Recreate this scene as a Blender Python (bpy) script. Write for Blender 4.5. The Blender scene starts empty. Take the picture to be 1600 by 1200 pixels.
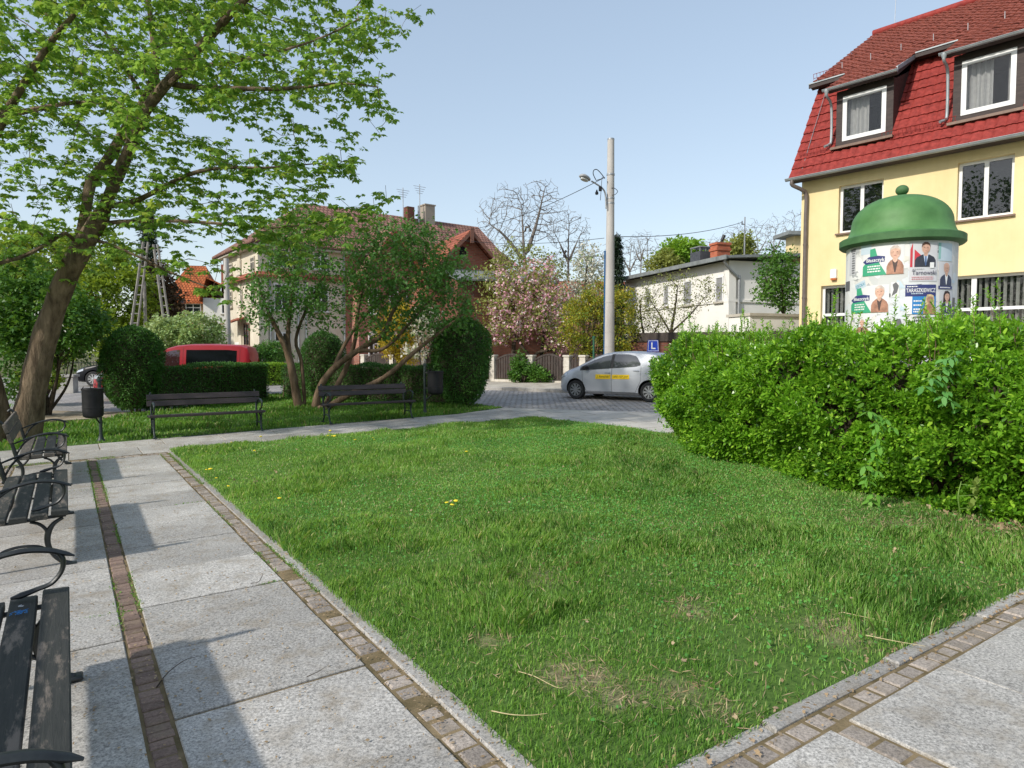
import bpy, math, random
import numpy as np
from mathutils import Vector, Matrix
R = math.radians
random.seed(11)
rng = np.random.default_rng(11)
scene = bpy.context.scene
COL = scene.collection
# ------------------------------------------------------------------ camera geometry of the place
F_PX, HOR, EYE = 1041.0, 549.0, 1.6
PITCH = math.atan((600 - HOR) / F_PX)
AX = np.array([-math.sin(R(33.8)), math.cos(R(33.8))])   # along the slab path
BX = np.array([math.cos(R(33.8)), math.sin(R(33.8))])    # across the slab path

def gz(X, Y):
    return 0.014 * np.clip(X, -12, 12) + 0.015 * np.clip(Y - 12, 0, 14)

def ray(x, y):
    a = (x - 800) / F_PX
    b = (600 - y) / F_PX
    return np.array([a, math.cos(PITCH) + b * math.sin(PITCH), -math.sin(PITCH) + b * math.cos(PITCH)])

def P(x, y, Y):
    d = ray(x, y)
    t = Y / d[1]
    return np.array([d[0] * t, Y, EYE + d[2] * t])

def G(x, y):
    d = ray(x, y)
    t = 1.6 / -d[2]
    for i in range(50):
        t = (EYE - gz(d[0] * t, d[1] * t)) / -d[2]
    return np.array([d[0] * t, d[1] * t, EYE + d[2] * t])

def uv(u, v, z=0.0):
    p = AX * u + BX * v
    return np.array([p[0], p[1], gz(p[0], p[1]) + z])

# ------------------------------------------------------------------ object helpers
def tag(o, label=None, cat=None, group=None, kind=None):
    if label: o['label'] = label
    if cat: o['category'] = cat
    if group: o['group'] = group
    if kind: o['kind'] = kind
    return o

def thing(name, label, cat, loc=(0, 0, 0), rotz=0.0, group=None):
    o = bpy.data.objects.new(name, None)
    COL.objects.link(o)
    o.location = [float(c) for c in loc]
    o.rotation_euler = (0, 0, rotz)
    o.empty_display_size = 0.2
    return tag(o, label, cat, group)

def copy_tree(o, parent=None):
    c = o.copy()
    COL.objects.link(c)
    c.parent = parent
    for ch in list(o.children):
        copy_tree(ch, c)
    return c

def unit(v):
    v = np.asarray(v, float)
    return v / max(1e-9, np.linalg.norm(v))

class MB:
    """collects shapes and links them as one mesh object"""
    def __init__(self):
        self.v = []; self.f = []; self.m = []; self.n = 0
    def add(self, verts, faces, mat=0):
        verts = np.asarray(verts, float).reshape(-1, 3)
        k = self.n
        self.v.append(verts)
        for f in faces:
            self.f.append(tuple(int(i) + k for i in f)); self.m.append(mat)
        self.n += len(verts)
        return self
    def box(self, c, s, rz=0.0, mat=0, tilt=None, bev=0.0):
        hx, hy, hz = s[0] / 2, s[1] / 2, s[2] / 2
        if bev > 0:
            b = bev
            vs = []
            for z, k in ((-hz, b), (-hz + b, 0), (hz - b, 0), (hz, b)):
                vs += [(-hx + k, -hy + k, z), (hx - k, -hy + k, z), (hx - k, hy - k, z), (-hx + k, hy - k, z)]
            fs = [(3, 2, 1, 0), (12, 13, 14, 15)]
            for r in range(3):
                for i in range(4):
                    j = (i + 1) % 4
                    fs.append((r * 4 + i, r * 4 + j, r * 4 + 4 + j, r * 4 + 4 + i))
        else:
            vs = [(-hx, -hy, -hz), (hx, -hy, -hz), (hx, hy, -hz), (-hx, hy, -hz),
                  (-hx, -hy, hz), (hx, -hy, hz), (hx, hy, hz), (-hx, hy, hz)]
            fs = [(3, 2, 1, 0), (4, 5, 6, 7), (0, 1, 5, 4), (1, 2, 6, 5), (2, 3, 7, 6), (3, 0, 4, 7)]
        vs = np.array(vs)
        if tilt is not None:
            vs = vs @ np.array(tilt).T
        c_, s_ = math.cos(rz), math.sin(rz)
        vs = vs @ np.array([[c_, -s_, 0], [s_, c_, 0], [0, 0, 1]]).T + np.asarray(c, float)
        return self.add(vs, fs, mat)
    def bx(self, x0, x1, y0, y1, z0, z1, mat=0, bev=0.0):
        return self.box(((x0 + x1) / 2, (y0 + y1) / 2, (z0 + z1) / 2), (abs(x1 - x0), abs(y1 - y0), abs(z1 - z0)), 0, mat, None, bev)
    def tube(self, pts, rad, n=8, mat=0, cap=True, flat=None):
        pts = np.asarray(pts, float)
        k = len(pts)
        rad = np.full(k, rad) if np.isscalar(rad) else np.asarray(rad, float)
        d = np.gradient(pts, axis=0)
        d /= np.maximum(1e-9, np.linalg.norm(d, axis=1))[:, None]
        up = np.array([0, 0, 1.0]) if abs(d[0][2]) < 0.9 else np.array([1.0, 0, 0])
        a = np.cross(d[0], up); a /= np.linalg.norm(a)
        vs = []
        ang = np.arange(n) * 2 * math.pi / n
        for i in range(k):
            a = a - d[i] * a.dot(d[i]); a /= max(1e-9, np.linalg.norm(a))
            b = np.cross(d[i], a)
            ra = rad[i]; rb = rad[i] if flat is None else rad[i] * flat
            vs.append(pts[i] + np.outer(np.cos(ang), a) * ra + np.outer(np.sin(ang), b) * rb)
        fs = []
        for i in range(k - 1):
            for j in range(n):
                j2 = (j + 1) % n
                fs.append((i * n + j, i * n + j2, (i + 1) * n + j2, (i + 1) * n + j))
        if cap:
            fs.append(tuple(range(n - 1, -1, -1)))
            fs.append(tuple((k - 1) * n + j for j in range(n)))
        return self.add(np.concatenate(vs), fs, mat)
    def lathe(self, prof, n=24, c=(0, 0, 0), mat=0):
        ang = np.arange(n) * 2 * math.pi / n
        vs = []
        for r, z in prof:
            vs.append(np.stack([np.cos(ang) * r + c[0], np.sin(ang) * r + c[1], np.full(n, z + c[2])], 1))
        fs = []
        for i in range(len(prof) - 1):
            for j in range(n):
                j2 = (j + 1) % n
                fs.append((i * n + j, i * n + j2, (i + 1) * n + j2, (i + 1) * n + j))
        fs.append(tuple(range(n - 1, -1, -1)))
        fs.append(tuple((len(prof) - 1) * n + j for j in range(n)))
        return self.add(np.concatenate(vs), fs, mat)
    def quad(self, a, b, c, d, mat=0):
        return self.add([a, b, c, d], [(0, 1, 2, 3)], mat)
    def slab(self, pts, off, mat=0):
        """polygon pts extruded by vector off"""
        pts = np.asarray(pts, float); n = len(pts); off = np.asarray(off, float)
        fs = [tuple(range(n - 1, -1, -1)), tuple(range(n, 2 * n))]
        for i in range(n):
            j = (i + 1) % n
            fs.append((i, j, n + j, n + i))
        return self.add(np.concatenate([pts, pts + off]), fs, mat)
    def grid(self, V, mat=0, closeu=False):
        V = np.asarray(V, float); a, b = V.shape[:2]
        fs = []
        for i in range(a - 1):
            for j in range(b - 1):
                fs.append((i * b + j, i * b + j + 1, (i + 1) * b + j + 1, (i + 1) * b + j))
        return self.add(V.reshape(-1, 3), fs, mat)
    def build(self, name, mats, parent=None, smooth=None, origin=None, fixn=True):
        V = np.concatenate(self.v) if self.v else np.zeros((0, 3))
        if origin is not None:
            V = V - np.asarray(origin, float)
        me = bpy.data.meshes.new(name)
        me.from_pydata(V.tolist(), [], self.f)
        if not isinstance(mats, (list, tuple)): mats = [mats]
        for m in mats: me.materials.append(m)
        if len(mats) > 1:
            me.polygons.foreach_set('material_index', self.m)
        if fixn:
            import bmesh
            bm = bmesh.new(); bm.from_mesh(me)
            bmesh.ops.recalc_face_normals(bm, faces=bm.faces)
            bm.to_mesh(me); bm.free()
        if smooth is not None:
            me.polygons.foreach_set('use_smooth', [True] * len(me.polygons))
            me.set_sharp_from_angle(angle=R(smooth))
        me.update()
        o = bpy.data.objects.new(name, me)
        COL.objects.link(o)
        if parent is not None:
            o.parent = parent
        return o

def fast_mesh(name, V, mats, parent=None, origin=None, smooth=False, matidx=None):
    """V: (N, k, 3) - N loose polygons of k corners"""
    V = np.asarray(V, np.float32)
    N, k = V.shape[:2]
    if origin is not None:
        V = V - np.asarray(origin, np.float32)
    me = bpy.data.meshes.new(name)
    me.vertices.add(N * k); me.loops.add(N * k); me.polygons.add(N)
    me.vertices.foreach_set('co', V.reshape(-1))
    me.loops.foreach_set('vertex_index', np.arange(N * k, dtype=np.int32))
    me.polygons.foreach_set('loop_start', np.arange(0, N * k, k, dtype=np.int32))
    if not isinstance(mats, (list, tuple)): mats = [mats]
    for m in mats: me.materials.append(m)
    if matidx is not None:
        me.polygons.foreach_set('material_index', np.asarray(matidx, np.int32))
    if smooth:
        me.polygons.foreach_set('use_smooth', np.ones(N, bool))
    me.update(calc_edges=True)
    o = bpy.data.objects.new(name, me)
    COL.objects.link(o)
    if parent is not None: o.parent = parent
    return o

LEAF = {
    'maple': np.array([(0, 0, 0), (.34, .06, -.05), (.30, .24, 0), (.56, .52, -.10), (.27, .56, .0), (0, 1.0, -.16),
                       (-.27, .56, .0), (-.56, .52, -.10), (-.30, .24, 0), (-.34, .06, -.05)]),
    'oval': np.array([(0, 0, 0), (.20, .30, .05), (.18, .68, .03), (0, 1, -.08), (-.18, .68, .03), (-.20, .30, .05)]),
    'heart': np.array([(0, 0, 0), (.36, .12, .05), (.30, .5, .02), (0, 1, -.1), (-.30, .5, .02), (-.36, .12, .05)]),
    'dia': np.array([(0, 0, 0), (.26, .5, .05), (0, 1, -.05), (-.26, .5, .05)]),
    'needle': np.array([(0, 0, 0), (.13, .5, .03), (0, 1, 0), (-.13, .5, .03)]),
    'broad': np.array([(0, 0, 0), (.40, .35, .06), (0, 1, -.1), (-.40, .35, .06)]),
}

def leaves(P0, D, size, kind, spread=None, roll=None, g=None):
    """leaf polygons at P0 (N,3), pointing along D (N,3), size (N,)"""
    g = g or rng
    T = LEAF[kind]
    N = len(P0)
    D = D / np.maximum(1e-6, np.linalg.norm(D, axis=1))[:, None]
    ref = g.normal(size=(N, 3)) * (0.55 if roll is None else roll) + np.array([0, 0, 1.0])
    X = np.cross(D, ref); X /= np.maximum(1e-6, np.linalg.norm(X, axis=1))[:, None]
    Z = np.cross(X, D)
    size = np.broadcast_to(size, (N,))
    V = (P0[:, None, :] + size[:, None, None] * (T[None, :, 0, None] * X[:, None, :] + T[None, :, 1, None] * D[:, None, :]
                                                 + T[None, :, 2, None] * Z[:, None, :]))
    return V

def rand_dirs(n, g=None):
    g = g or rng
    d = g.normal(size=(n, 3))
    return d / np.linalg.norm(d, axis=1)[:, None]

def text_mesh(s, size=1.0, shear=0.0, align='CENTER', bold=0.0, width=1.0):
    """(verts (n,2), faces) of a line of text"""
    cu = bpy.data.curves.new('lettering', 'FONT')
    cu.body = s; cu.size = size; cu.align_x = align; cu.align_y = 'CENTER'; cu.shear = shear; cu.offset = bold
    cu.resolution_u = 3
    ob = bpy.data.objects.new('lettering', cu)
    COL.objects.link(ob)
    dg = bpy.context.evaluated_depsgraph_get()
    me = ob.evaluated_get(dg).to_mesh()
    vs = np.array([(v.co.x * width, v.co.y) for v in me.vertices]).reshape(-1, 2)
    fs = [tuple(p.vertices) for p in me.polygons]
    ob.evaluated_get(dg).to_mesh_clear()
    COL.objects.unlink(ob)
    bpy.data.objects.remove(ob); bpy.data.curves.remove(cu)
    return vs, fs

def spline(pts, n=6):
    """Catmull-Rom through the points"""
    p = np.asarray(pts, float)
    q = np.concatenate([[2 * p[0] - p[1]], p, [2 * p[-1] - p[-2]]])
    out = []
    for i in range(1, len(q) - 2):
        for k in range(n):
            t = k / n
            a, b, c, d = q[i - 1], q[i], q[i + 1], q[i + 2]
            out.append(0.5 * ((2 * b) + (-a + c) * t + (2 * a - 5 * b + 4 * c - d) * t * t + (-a + 3 * b - 3 * c + d) * t ** 3))
    out.append(q[-2])
    return np.array(out)
# ------------------------------------------------------------------ materials
def new_mat(name):
    m = bpy.data.materials.new(name)
    m.use_nodes = True
    nt = m.node_tree
    bs = nt.nodes['Principled BSDF']
    return m, nt, bs

def nd(nt, t, **kw):
    n = nt.nodes.new(t)
    for k, v in kw.items():
        setattr(n, k, v)
    return n

def lk(nt, a, b): nt.links.new(a, b)

def rgba(c): return (c[0], c[1], c[2], 1.0)

def mixc(nt, fac, a, b, mode='MIX'):
    n = nd(nt, 'ShaderNodeMix', data_type='RGBA', blend_type=mode)
    for s, val in ((0, fac), (6, a), (7, b)):
        if hasattr(val, 'is_linked') or isinstance(val, bpy.types.NodeSocket):
            lk(nt, val, n.inputs[s])
        else:
            n.inputs[s].default_value = val if s == 0 else rgba(val)
    return n.outputs[2]

def noise(nt, scale, detail=4, rough=0.55, vec=None, dist=0.0):
    n = nd(nt, 'ShaderNodeTexNoise')
    n.inputs['Scale'].default_value = scale
    n.inputs['Detail'].default_value = detail
    n.inputs['Roughness'].default_value = rough
    n.inputs['Distortion'].default_value = dist
    if vec is not None: lk(nt, vec, n.inputs['Vector'])
    return n.outputs['Fac']

def ramp(nt, fac, stops):
    n = nd(nt, 'ShaderNodeValToRGB')
    cr = n.color_ramp
    while len(cr.elements) < len(stops): cr.elements.new(0.5)
    for e, (p, c) in zip(cr.elements, stops):
        e.position = p
        e.color = rgba(c) if hasattr(c, '__len__') else (c, c, c, 1)
    lk(nt, fac, n.inputs[0])
    return n.outputs[0]

def objco(nt, scale=(1, 1, 1), rot=(0, 0, 0), which='Object'):
    tc = nd(nt, 'ShaderNodeTexCoord')
    mp = nd(nt, 'ShaderNodeMapping')
    mp.inputs['Scale'].default_value = scale
    mp.inputs['Rotation'].default_value = rot
    lk(nt, tc.outputs[which], mp.inputs['Vector'])
    return mp.outputs['Vector']

def bump(nt, bs, h, strength=0.3, dist=0.01):
    b = nd(nt, 'ShaderNodeBump')
    b.inputs['Strength'].default_value = strength
    b.inputs['Distance'].default_value = dist
    lk(nt, h, b.inputs['Height'])
    lk(nt, b.outputs['Normal'], bs.inputs['Normal'])

def pmat(name, c1, c2=None, scale=6.0, rough=0.7, bmp=0.0, bscale=None, metal=0.0, spec=0.5, stretch=(1, 1, 1), lo=0.35, hi=0.65, bdist=0.01, coat=0.0):
    m, nt, bs = new_mat(name)
    bs.inputs['Roughness'].default_value = rough
    bs.inputs['Metallic'].default_value = metal
    bs.inputs['Specular IOR Level'].default_value = spec
    bs.inputs['Coat Weight'].default_value = coat
    if c2 is None:
        bs.inputs['Base Color'].default_value = rgba(c1)
    else:
        v = objco(nt, stretch)
        n = noise(nt, scale, 6, 0.6, v)
        lk(nt, ramp(nt, n, [(lo, c1), (hi, c2)]), bs.inputs['Base Color'])
    if bmp:
        v2 = objco(nt, stretch)
        bump(nt, bs, noise(nt, bscale or scale * 4, 5, 0.6, v2), bmp, bdist)
    return m

def leafmat(name, dark, light, extra=None, extra_amt=0.0, transl=0.35, clump=0.7, rough=0.5, spec=0.35, tcol=None):
    m, nt, bs = new_mat(name)
    geo = nd(nt, 'ShaderNodeNewGeometry')
    v = objco(nt)
    n = noise(nt, clump, 3, 0.5, v)
    add = nd(nt, 'ShaderNodeMath', operation='MULTIPLY_ADD')
    lk(nt, geo.outputs['Random Per Island'], add.inputs[0]); add.inputs[1].default_value = 0.6
    sub = nd(nt, 'ShaderNodeMath', operation='MULTIPLY_ADD')
    lk(nt, n, sub.inputs[0]); sub.inputs[1].default_value = 1.6; sub.inputs[2].default_value = -0.6
    lk(nt, sub.outputs[0], add.inputs[2])
    cl = nd(nt, 'ShaderNodeClamp'); lk(nt, add.outputs[0], cl.inputs[0])
    col = mixc(nt, cl.outputs[0], dark, light)
    if extra is not None:
        wn = nd(nt, 'ShaderNodeTexWhiteNoise', noise_dimensions='1D')
        lk(nt, geo.outputs['Random Per Island'], wn.inputs['W'])
        lt = nd(nt, 'ShaderNodeMath', operation='LESS_THAN')
        lk(nt, wn.outputs['Value'], lt.inputs[0]); lt.inputs[1].default_value = extra_amt
        col = mixc(nt, lt.outputs[0], col, extra)
    lk(nt, col, bs.inputs['Base Color'])
    bs.inputs['Roughness'].default_value = rough
    bs.inputs['Specular IOR Level'].default_value = spec
    tr = nd(nt, 'ShaderNodeBsdfTranslucent')
    warm = mixc(nt, 0.55, col, tcol or (light[0] * 1.5, light[1] * 1.35, light[2] * 0.6))
    lk(nt, warm, tr.inputs['Color'])
    mx = nd(nt, 'ShaderNodeMixShader'); mx.inputs[0].default_value = transl
    lk(nt, bs.outputs[0], mx.inputs[1]); lk(nt, tr.outputs[0], mx.inputs[2])
    lk(nt, mx.outputs[0], nt.nodes['Material Output'].inputs['Surface'])
    return m

def glassmat(name, tint=(0.02, 0.025, 0.03), alpha=0.5, rough=0.02):
    m, nt, bs = new_mat(name)
    bs.inputs['Base Color'].default_value = rgba(tint)
    bs.inputs['Roughness'].default_value = rough
    bs.inputs['Specular IOR Level'].default_value = 0.9; bs.inputs['IOR'].default_value = 1.75
    tp = nd(nt, 'ShaderNodeBsdfTransparent')
    mx = nd(nt, 'ShaderNodeMixShader'); mx.inputs[0].default_value = alpha
    lk(nt, tp.outputs[0], mx.inputs[1]); lk(nt, bs.outputs[0], mx.inputs[2])
    lk(nt, mx.outputs[0], nt.nodes['Material Output'].inputs['Surface'])
    return m

M = {}
# bark and leaves
M['bark'] = pmat('maple_bark', (0.085, 0.062, 0.042), (0.25, 0.187, 0.128), 9, 0.95, 1.0, 26, stretch=(1, 1, 0.22), bdist=0.035, spec=0.15)
M['bark_brown'] = pmat('lilac_bark', (0.10, 0.066, 0.042), (0.24, 0.165, 0.11), 9, 0.9, 0.6, 30, stretch=(1, 1, 0.25), bdist=0.02, spec=0.15)
M['bark_dark'] = pmat('dark_bark', (0.04, 0.03, 0.022), (0.10, 0.08, 0.06), 6, 0.95, 0.4, spec=0.15)
M['bark_grey'] = pmat('grey_twigs', (0.13, 0.115, 0.10), (0.24, 0.215, 0.19), 4, 0.95, spec=0.15)
M['l_maple'] = leafmat('maple_leaf', (0.10, 0.245, 0.045), (0.30, 0.49, 0.085), extra=(0.46, 0.54, 0.09), extra_amt=0.15, transl=0.5, clump=0.55, tcol=(0.42, 0.62, 0.08))
M['l_hedge'] = leafmat('privet_leaf', (0.042, 0.140, 0.012), (0.28, 0.56, 0.040), extra=(0.36, 0.60, 0.055), extra_amt=0.14, transl=0.32, clump=1.1, rough=0.32, spec=0.6)
M['l_elder'] = leafmat('elder_leaf', (0.13, 0.34, 0.05), (0.22, 0.46, 0.07), transl=0.35)
M['l_fig'] = leafmat('pale_lobed_leaf', (0.24, 0.34, 0.08), (0.32, 0.42, 0.10), transl=0.3)
M['l_yew'] = leafmat('clipped_leaf', (0.034, 0.115, 0.022), (0.095, 0.235, 0.038), extra=(0.12, 0.26, 0.045), extra_amt=0.10, transl=0.18, clump=0.8, rough=0.55)
M['l_lilac'] = leafmat('lilac_leaf', (0.060, 0.175, 0.036), (0.15, 0.32, 0.062), extra=(0.19, 0.17, 0.11), extra_amt=0.06, transl=0.30, clump=0.9)
M['l_bush'] = leafmat('bush_leaf', (0.045, 0.135, 0.025), (0.14, 0.29, 0.042), transl=0.32, clump=0.6)
M['l_yel'] = leafmat('spring_leaf', (0.13, 0.22, 0.022), (0.26, 0.36, 0.04), transl=0.4, clump=0.35)
M['l_lime'] = leafmat('lime_leaf', (0.16, 0.32, 0.03), (0.28, 0.46, 0.05), transl=0.35, clump=0.3)
M['l_spruce'] = leafmat('spruce_needle', (0.014, 0.032, 0.016), (0.036, 0.065, 0.030), transl=0.08, clump=1.0)
M['l_rust'] = leafmat('reddish_leaf', (0.07, 0.045, 0.03), (0.15, 0.10, 0.06), transl=0.2, clump=1.0)
M['l_forsy'] = leafmat('forsythia_flower', (0.20, 0.24, 0.03), (0.48, 0.42, 0.04), extra=(0.12, 0.24, 0.03), extra_amt=0.3, transl=0.3, clump=0.7)
M['l_pink'] = leafmat('magnolia_petal', (0.52, 0.21, 0.28), (0.78, 0.47, 0.52), extra=(0.82, 0.72, 0.68), extra_amt=0.28, transl=0.25, tcol=(0.7, 0.4, 0.42))
M['l_white'] = leafmat('white_petal', (0.52, 0.50, 0.40), (0.78, 0.76, 0.66), extra=(0.22, 0.30, 0.08), extra_amt=0.25, transl=0.25, tcol=(0.7, 0.68, 0.55))
M['l_olive'] = leafmat('olive_leaf', (0.19, 0.24, 0.06), (0.36, 0.39, 0.11), transl=0.35)
M['l_panicle'] = leafmat('pale_flower', (0.20, 0.36, 0.09), (0.44, 0.52, 0.26), transl=0.25)
M['grass'] = leafmat('grass_blade', (0.075, 0.215, 0.038), (0.33, 0.57, 0.11), extra=(0.60, 0.57, 0.26), extra_amt=0.10, transl=0.36, clump=0.9, rough=0.45, spec=0.4)
M['grass2'] = leafmat('verge_blade', (0.075, 0.20, 0.028), (0.19, 0.37, 0.052), extra=(0.34, 0.33, 0.12), extra_amt=0.08, transl=0.30, clump=0.6)
M['clover'] = leafmat('clover_leaf', (0.075, 0.25, 0.045), (0.16, 0.42, 0.08), transl=0.3, clump=0.8)
M['dry'] = leafmat('dry_leaf', (0.26, 0.17, 0.09), (0.52, 0.40, 0.26), transl=0.15, clump=2.0, rough=0.8)
M['straw'] = pmat('dry_stalk', (0.50, 0.40, 0.20), (0.62, 0.52, 0.30), 8, 0.8)
M['dandelion'] = pmat('dandelion_yellow', (0.85, 0.62, 0.02), (0.92, 0.74, 0.04), 40, 0.7)
M['stalk'] = pmat('green_stalk', (0.16, 0.28, 0.06), (0.22, 0.34, 0.08), 10, 0.6)
# ground
def ground_mat():
    m, nt, bs = new_mat('earth_and_grass')
    v = objco(nt)
    n1 = noise(nt, 0.25, 6, 0.6, v); n2 = noise(nt, 3.0, 5, 0.65, v)
    a = ramp(nt, n2, [(0.3, (0.055, 0.075, 0.022)), (0.7, (0.12, 0.14, 0.045))])
    b = ramp(nt, n2, [(0.3, (0.14, 0.11, 0.07)), (0.7, (0.24, 0.20, 0.14))])
    lk(nt, mixc(nt, ramp(nt, n1, [(0.45, 0.0), (0.62, 1.0)]), a, b), bs.inputs['Base Color'])
    bs.inputs['Roughness'].default_value = 1.0; bs.inputs['Specular IOR Level'].default_value = 0.1
    return m
M['ground'] = ground_mat()
def lawn_mat():
    m, nt, bs = new_mat('lawn_soil')
    v = objco(nt)
    n1 = noise(nt, 0.9, 5, 0.6, v); n2 = noise(nt, 22, 5, 0.7, v)
    a = ramp(nt, n2, [(0.3, (0.050, 0.105, 0.022)), (0.7, (0.12, 0.20, 0.045))])
    b = ramp(nt, n2, [(0.3, (0.20, 0.155, 0.10)), (0.55, (0.36, 0.285, 0.19)), (0.75, (0.50, 0.41, 0.29))])
    at = nd(nt, 'ShaderNodeAttribute', attribute_name='worn')
    ad = nd(nt, 'ShaderNodeMath', operation='MULTIPLY_ADD'); lk(nt, n1, ad.inputs[0]); ad.inputs[1].default_value = 0.55; lk(nt, at.outputs['Fac'], ad.inputs[2])
    lk(nt, mixc(nt, ramp(nt, ad.outputs[0], [(0.36, 0.0), (0.75, 1.0)]), a, b), bs.inputs['Base Color'])
    bs.inputs['Roughness'].default_value = 1.0; bs.inputs['Specular IOR Level'].default_value = 0.1
    bump(nt, bs, n2, 0.7, 0.02)
    return m
M['lawn'] = lawn_mat()
M['dirt'] = pmat('trodden_dirt', (0.24, 0.19, 0.13), (0.44, 0.38, 0.29), 2.2, 1.0, 0.5, 20, spec=0.1)
M['joint'] = pmat('joint_soil', (0.11, 0.088, 0.045), (0.27, 0.205, 0.12), 5, 1.0, 0.6, 40, spec=0.1)
def granite(name, base, spread, warm=0.0, mott=(0.82, 1.1), island=0.16):
    m, nt, bs = new_mat(name)
    v = objco(nt)
    geo = nd(nt, 'ShaderNodeNewGeometry')
    sp = noise(nt, 72, 3, 0.85, v)
    c = ramp(nt, sp, [(0.36, [k * (1 - spread) for k in base]), (0.52, base), (0.66, [min(0.9, k * (1 + spread * 0.9)) for k in base])])
    big = noise(nt, 1.3, 5, 0.65, v)
    c = mixc(nt, 1.0, c, ramp(nt, big, [(0.25, mott[0]), (0.7, mott[1])]), 'MULTIPLY')
    isl = nd(nt, 'ShaderNodeMapRange'); lk(nt, geo.outputs['Random Per Island'], isl.inputs[0])
    isl.inputs[3].default_value = 1 - island; isl.inputs[4].default_value = 1 + island * 0.5
    c = mixc(nt, 1.0, c, isl.outputs[0], 'MULTIPLY')
    st = noise(nt, 4.5, 6, 0.75, v)
    c = mixc(nt, ramp(nt, st, [(0.50, 0.0), (0.70, 0.6)]), c, (0.24, 0.19, 0.125))
    lk(nt, c, bs.inputs['Base Color'])
    bs.inputs['Roughness'].default_value = 0.85; bs.inputs['Specular IOR Level'].default_value = 0.3
    bump(nt, bs, noise(nt, 90, 4, 0.7, v), 0.35, 0.004)
    return m
M['slab'] = granite('granite_slab', (0.485, 0.462, 0.425), 0.52, mott=(0.70, 1.10), island=0.2)
M['kerb'] = granite('granite_kerb', (0.40, 0.38, 0.35), 0.42)
M['cobble'] = granite('granite_sett', (0.37, 0.32, 0.275), 0.4, island=0.3)
M['clinker'] = granite('brown_clinker', (0.25, 0.175, 0.14), 0.30, island=0.35)
def sett_road():
    m, nt, bs = new_mat('sett_paving')
    v = objco(nt, (1, 1, 1), (0, 0, R(34)))
    b = nd(nt, 'ShaderNodeTexBrick')
    nz = nd(nt, 'ShaderNodeTexNoise'); nz.inputs['Scale'].default_value = 4; lk(nt, v, nz.inputs['Vector'])
    va = nd(nt, 'ShaderNodeVectorMath', operation='MULTIPLY_ADD'); lk(nt, nz.outputs['Color'], va.inputs[0])
    va.inputs[1].default_value = (0.12, 0.12, 0); lk(nt, v, va.inputs[2])
    lk(nt, va.outputs[0], b.inputs['Vector'])
    b.inputs['Color1'].default_value = (0.37, 0.352, 0.345, 1); b.inputs['Color2'].default_value = (0.46, 0.435, 0.42, 1)
    b.inputs['Mortar'].default_value = (0.22, 0.20, 0.17, 1)
    b.inputs['Scale'].default_value = 1.0; b.inputs['Mortar Size'].default_value = 0.022
    b.inputs['Brick Width'].default_value = 0.19; b.inputs['Row Height'].default_value = 0.15
    n = noise(nt, 1.2, 5, 0.6, v)
    c = mixc(nt, 1.0, b.outputs['Color'], ramp(nt, n, [(0.3, 0.72), (0.7, 1.12)]), 'MULTIPLY')
    lk(nt, c, bs.inputs['Base Color'])
    bs.inputs['Roughness'].default_value = 0.75
    mx = nd(nt, 'ShaderNodeMath', operation='SUBTRACT'); mx.inputs[0].default_value = 1.0; lk(nt, b.outputs['Fac'], mx.inputs[1])
    bump(nt, bs, mx.outputs[0], 0.9, 0.03)
    return m
M['road'] = sett_road()
M['pave'] = pmat('sandy_pavement', (0.36, 0.32, 0.26), (0.52, 0.48, 0.41), 2.5, 0.95, 0.4, 30, spec=0.15)
# wood and iron
def woodmat(name, c1, c2, worn, amt, rough=0.75):
    m, nt, bs = new_mat(name)
    v = objco(nt, (0.8, 14, 14))
    g = noise(nt, 6, 8, 0.7, v, 1.2)
    c = ramp(nt, g, [(0.3, c1), (0.7, c2)])
    v2 = objco(nt, (1.2, 5, 5))
    w = noise(nt, 3.0, 8, 0.72, v2)
    c = mixc(nt, ramp(nt, w, [(0.52, 0.0), (0.62, amt)]), c, worn)
    lk(nt, c, bs.inputs['Base Color'])
    bs.inputs['Roughness'].default_value = rough
    bump(nt, bs, g, 0.45, 0.006)
    return m
M['wood_old'] = woodmat('weathered_bench_wood', (0.018, 0.020, 0.018), (0.045, 0.046, 0.040), (0.22, 0.18, 0.145), 0.75)
M['wood_grey'] = woodmat('greyed_bench_wood', (0.060, 0.052, 0.044), (0.13, 0.11, 0.09), (0.26, 0.21, 0.17), 0.6)
M['wood_plum'] = woodmat('plum_brown_bench_wood', (0.030, 0.022, 0.024), (0.062, 0.045, 0.047), (0.12, 0.10, 0.10), 0.35, 0.55)
M['iron'] = pmat('black_cast_iron', (0.012, 0.014, 0.015), (0.026, 0.03, 0.03), 14, 0.42, 0.15, 60)
M['iron_green'] = pmat('dark_green_cast_iron', (0.018, 0.030, 0.028), (0.03, 0.046, 0.043), 14, 0.5, 0.15, 60)
M['bin'] = pmat('black_sheet_metal', (0.010, 0.010, 0.012), (0.020, 0.020, 0.022), 6, 0.5, 0.05, 30, spec=0.25)
M['zinc'] = pmat('zinc_gutter', (0.28, 0.31, 0.32), (0.38, 0.41, 0.42), 3, 0.5, metal=0.3)
M['steel'] = pmat('dull_steel', (0.30, 0.31, 0.32), (0.42, 0.43, 0.44), 8, 0.45, metal=0.5)
M['alu'] = pmat('silver_wheel', (0.55, 0.56, 0.58), None, rough=0.32, metal=0.75)
M['black'] = pmat('black_plastic', (0.012, 0.012, 0.013), None, rough=0.5)
M['rubber'] = pmat('tyre_rubber', (0.018, 0.018, 0.018), (0.03, 0.03, 0.03), 20, 0.85)
M['under'] = pmat('dark_underbody', (0.008, 0.008, 0.008), None, rough=0.9)
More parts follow.
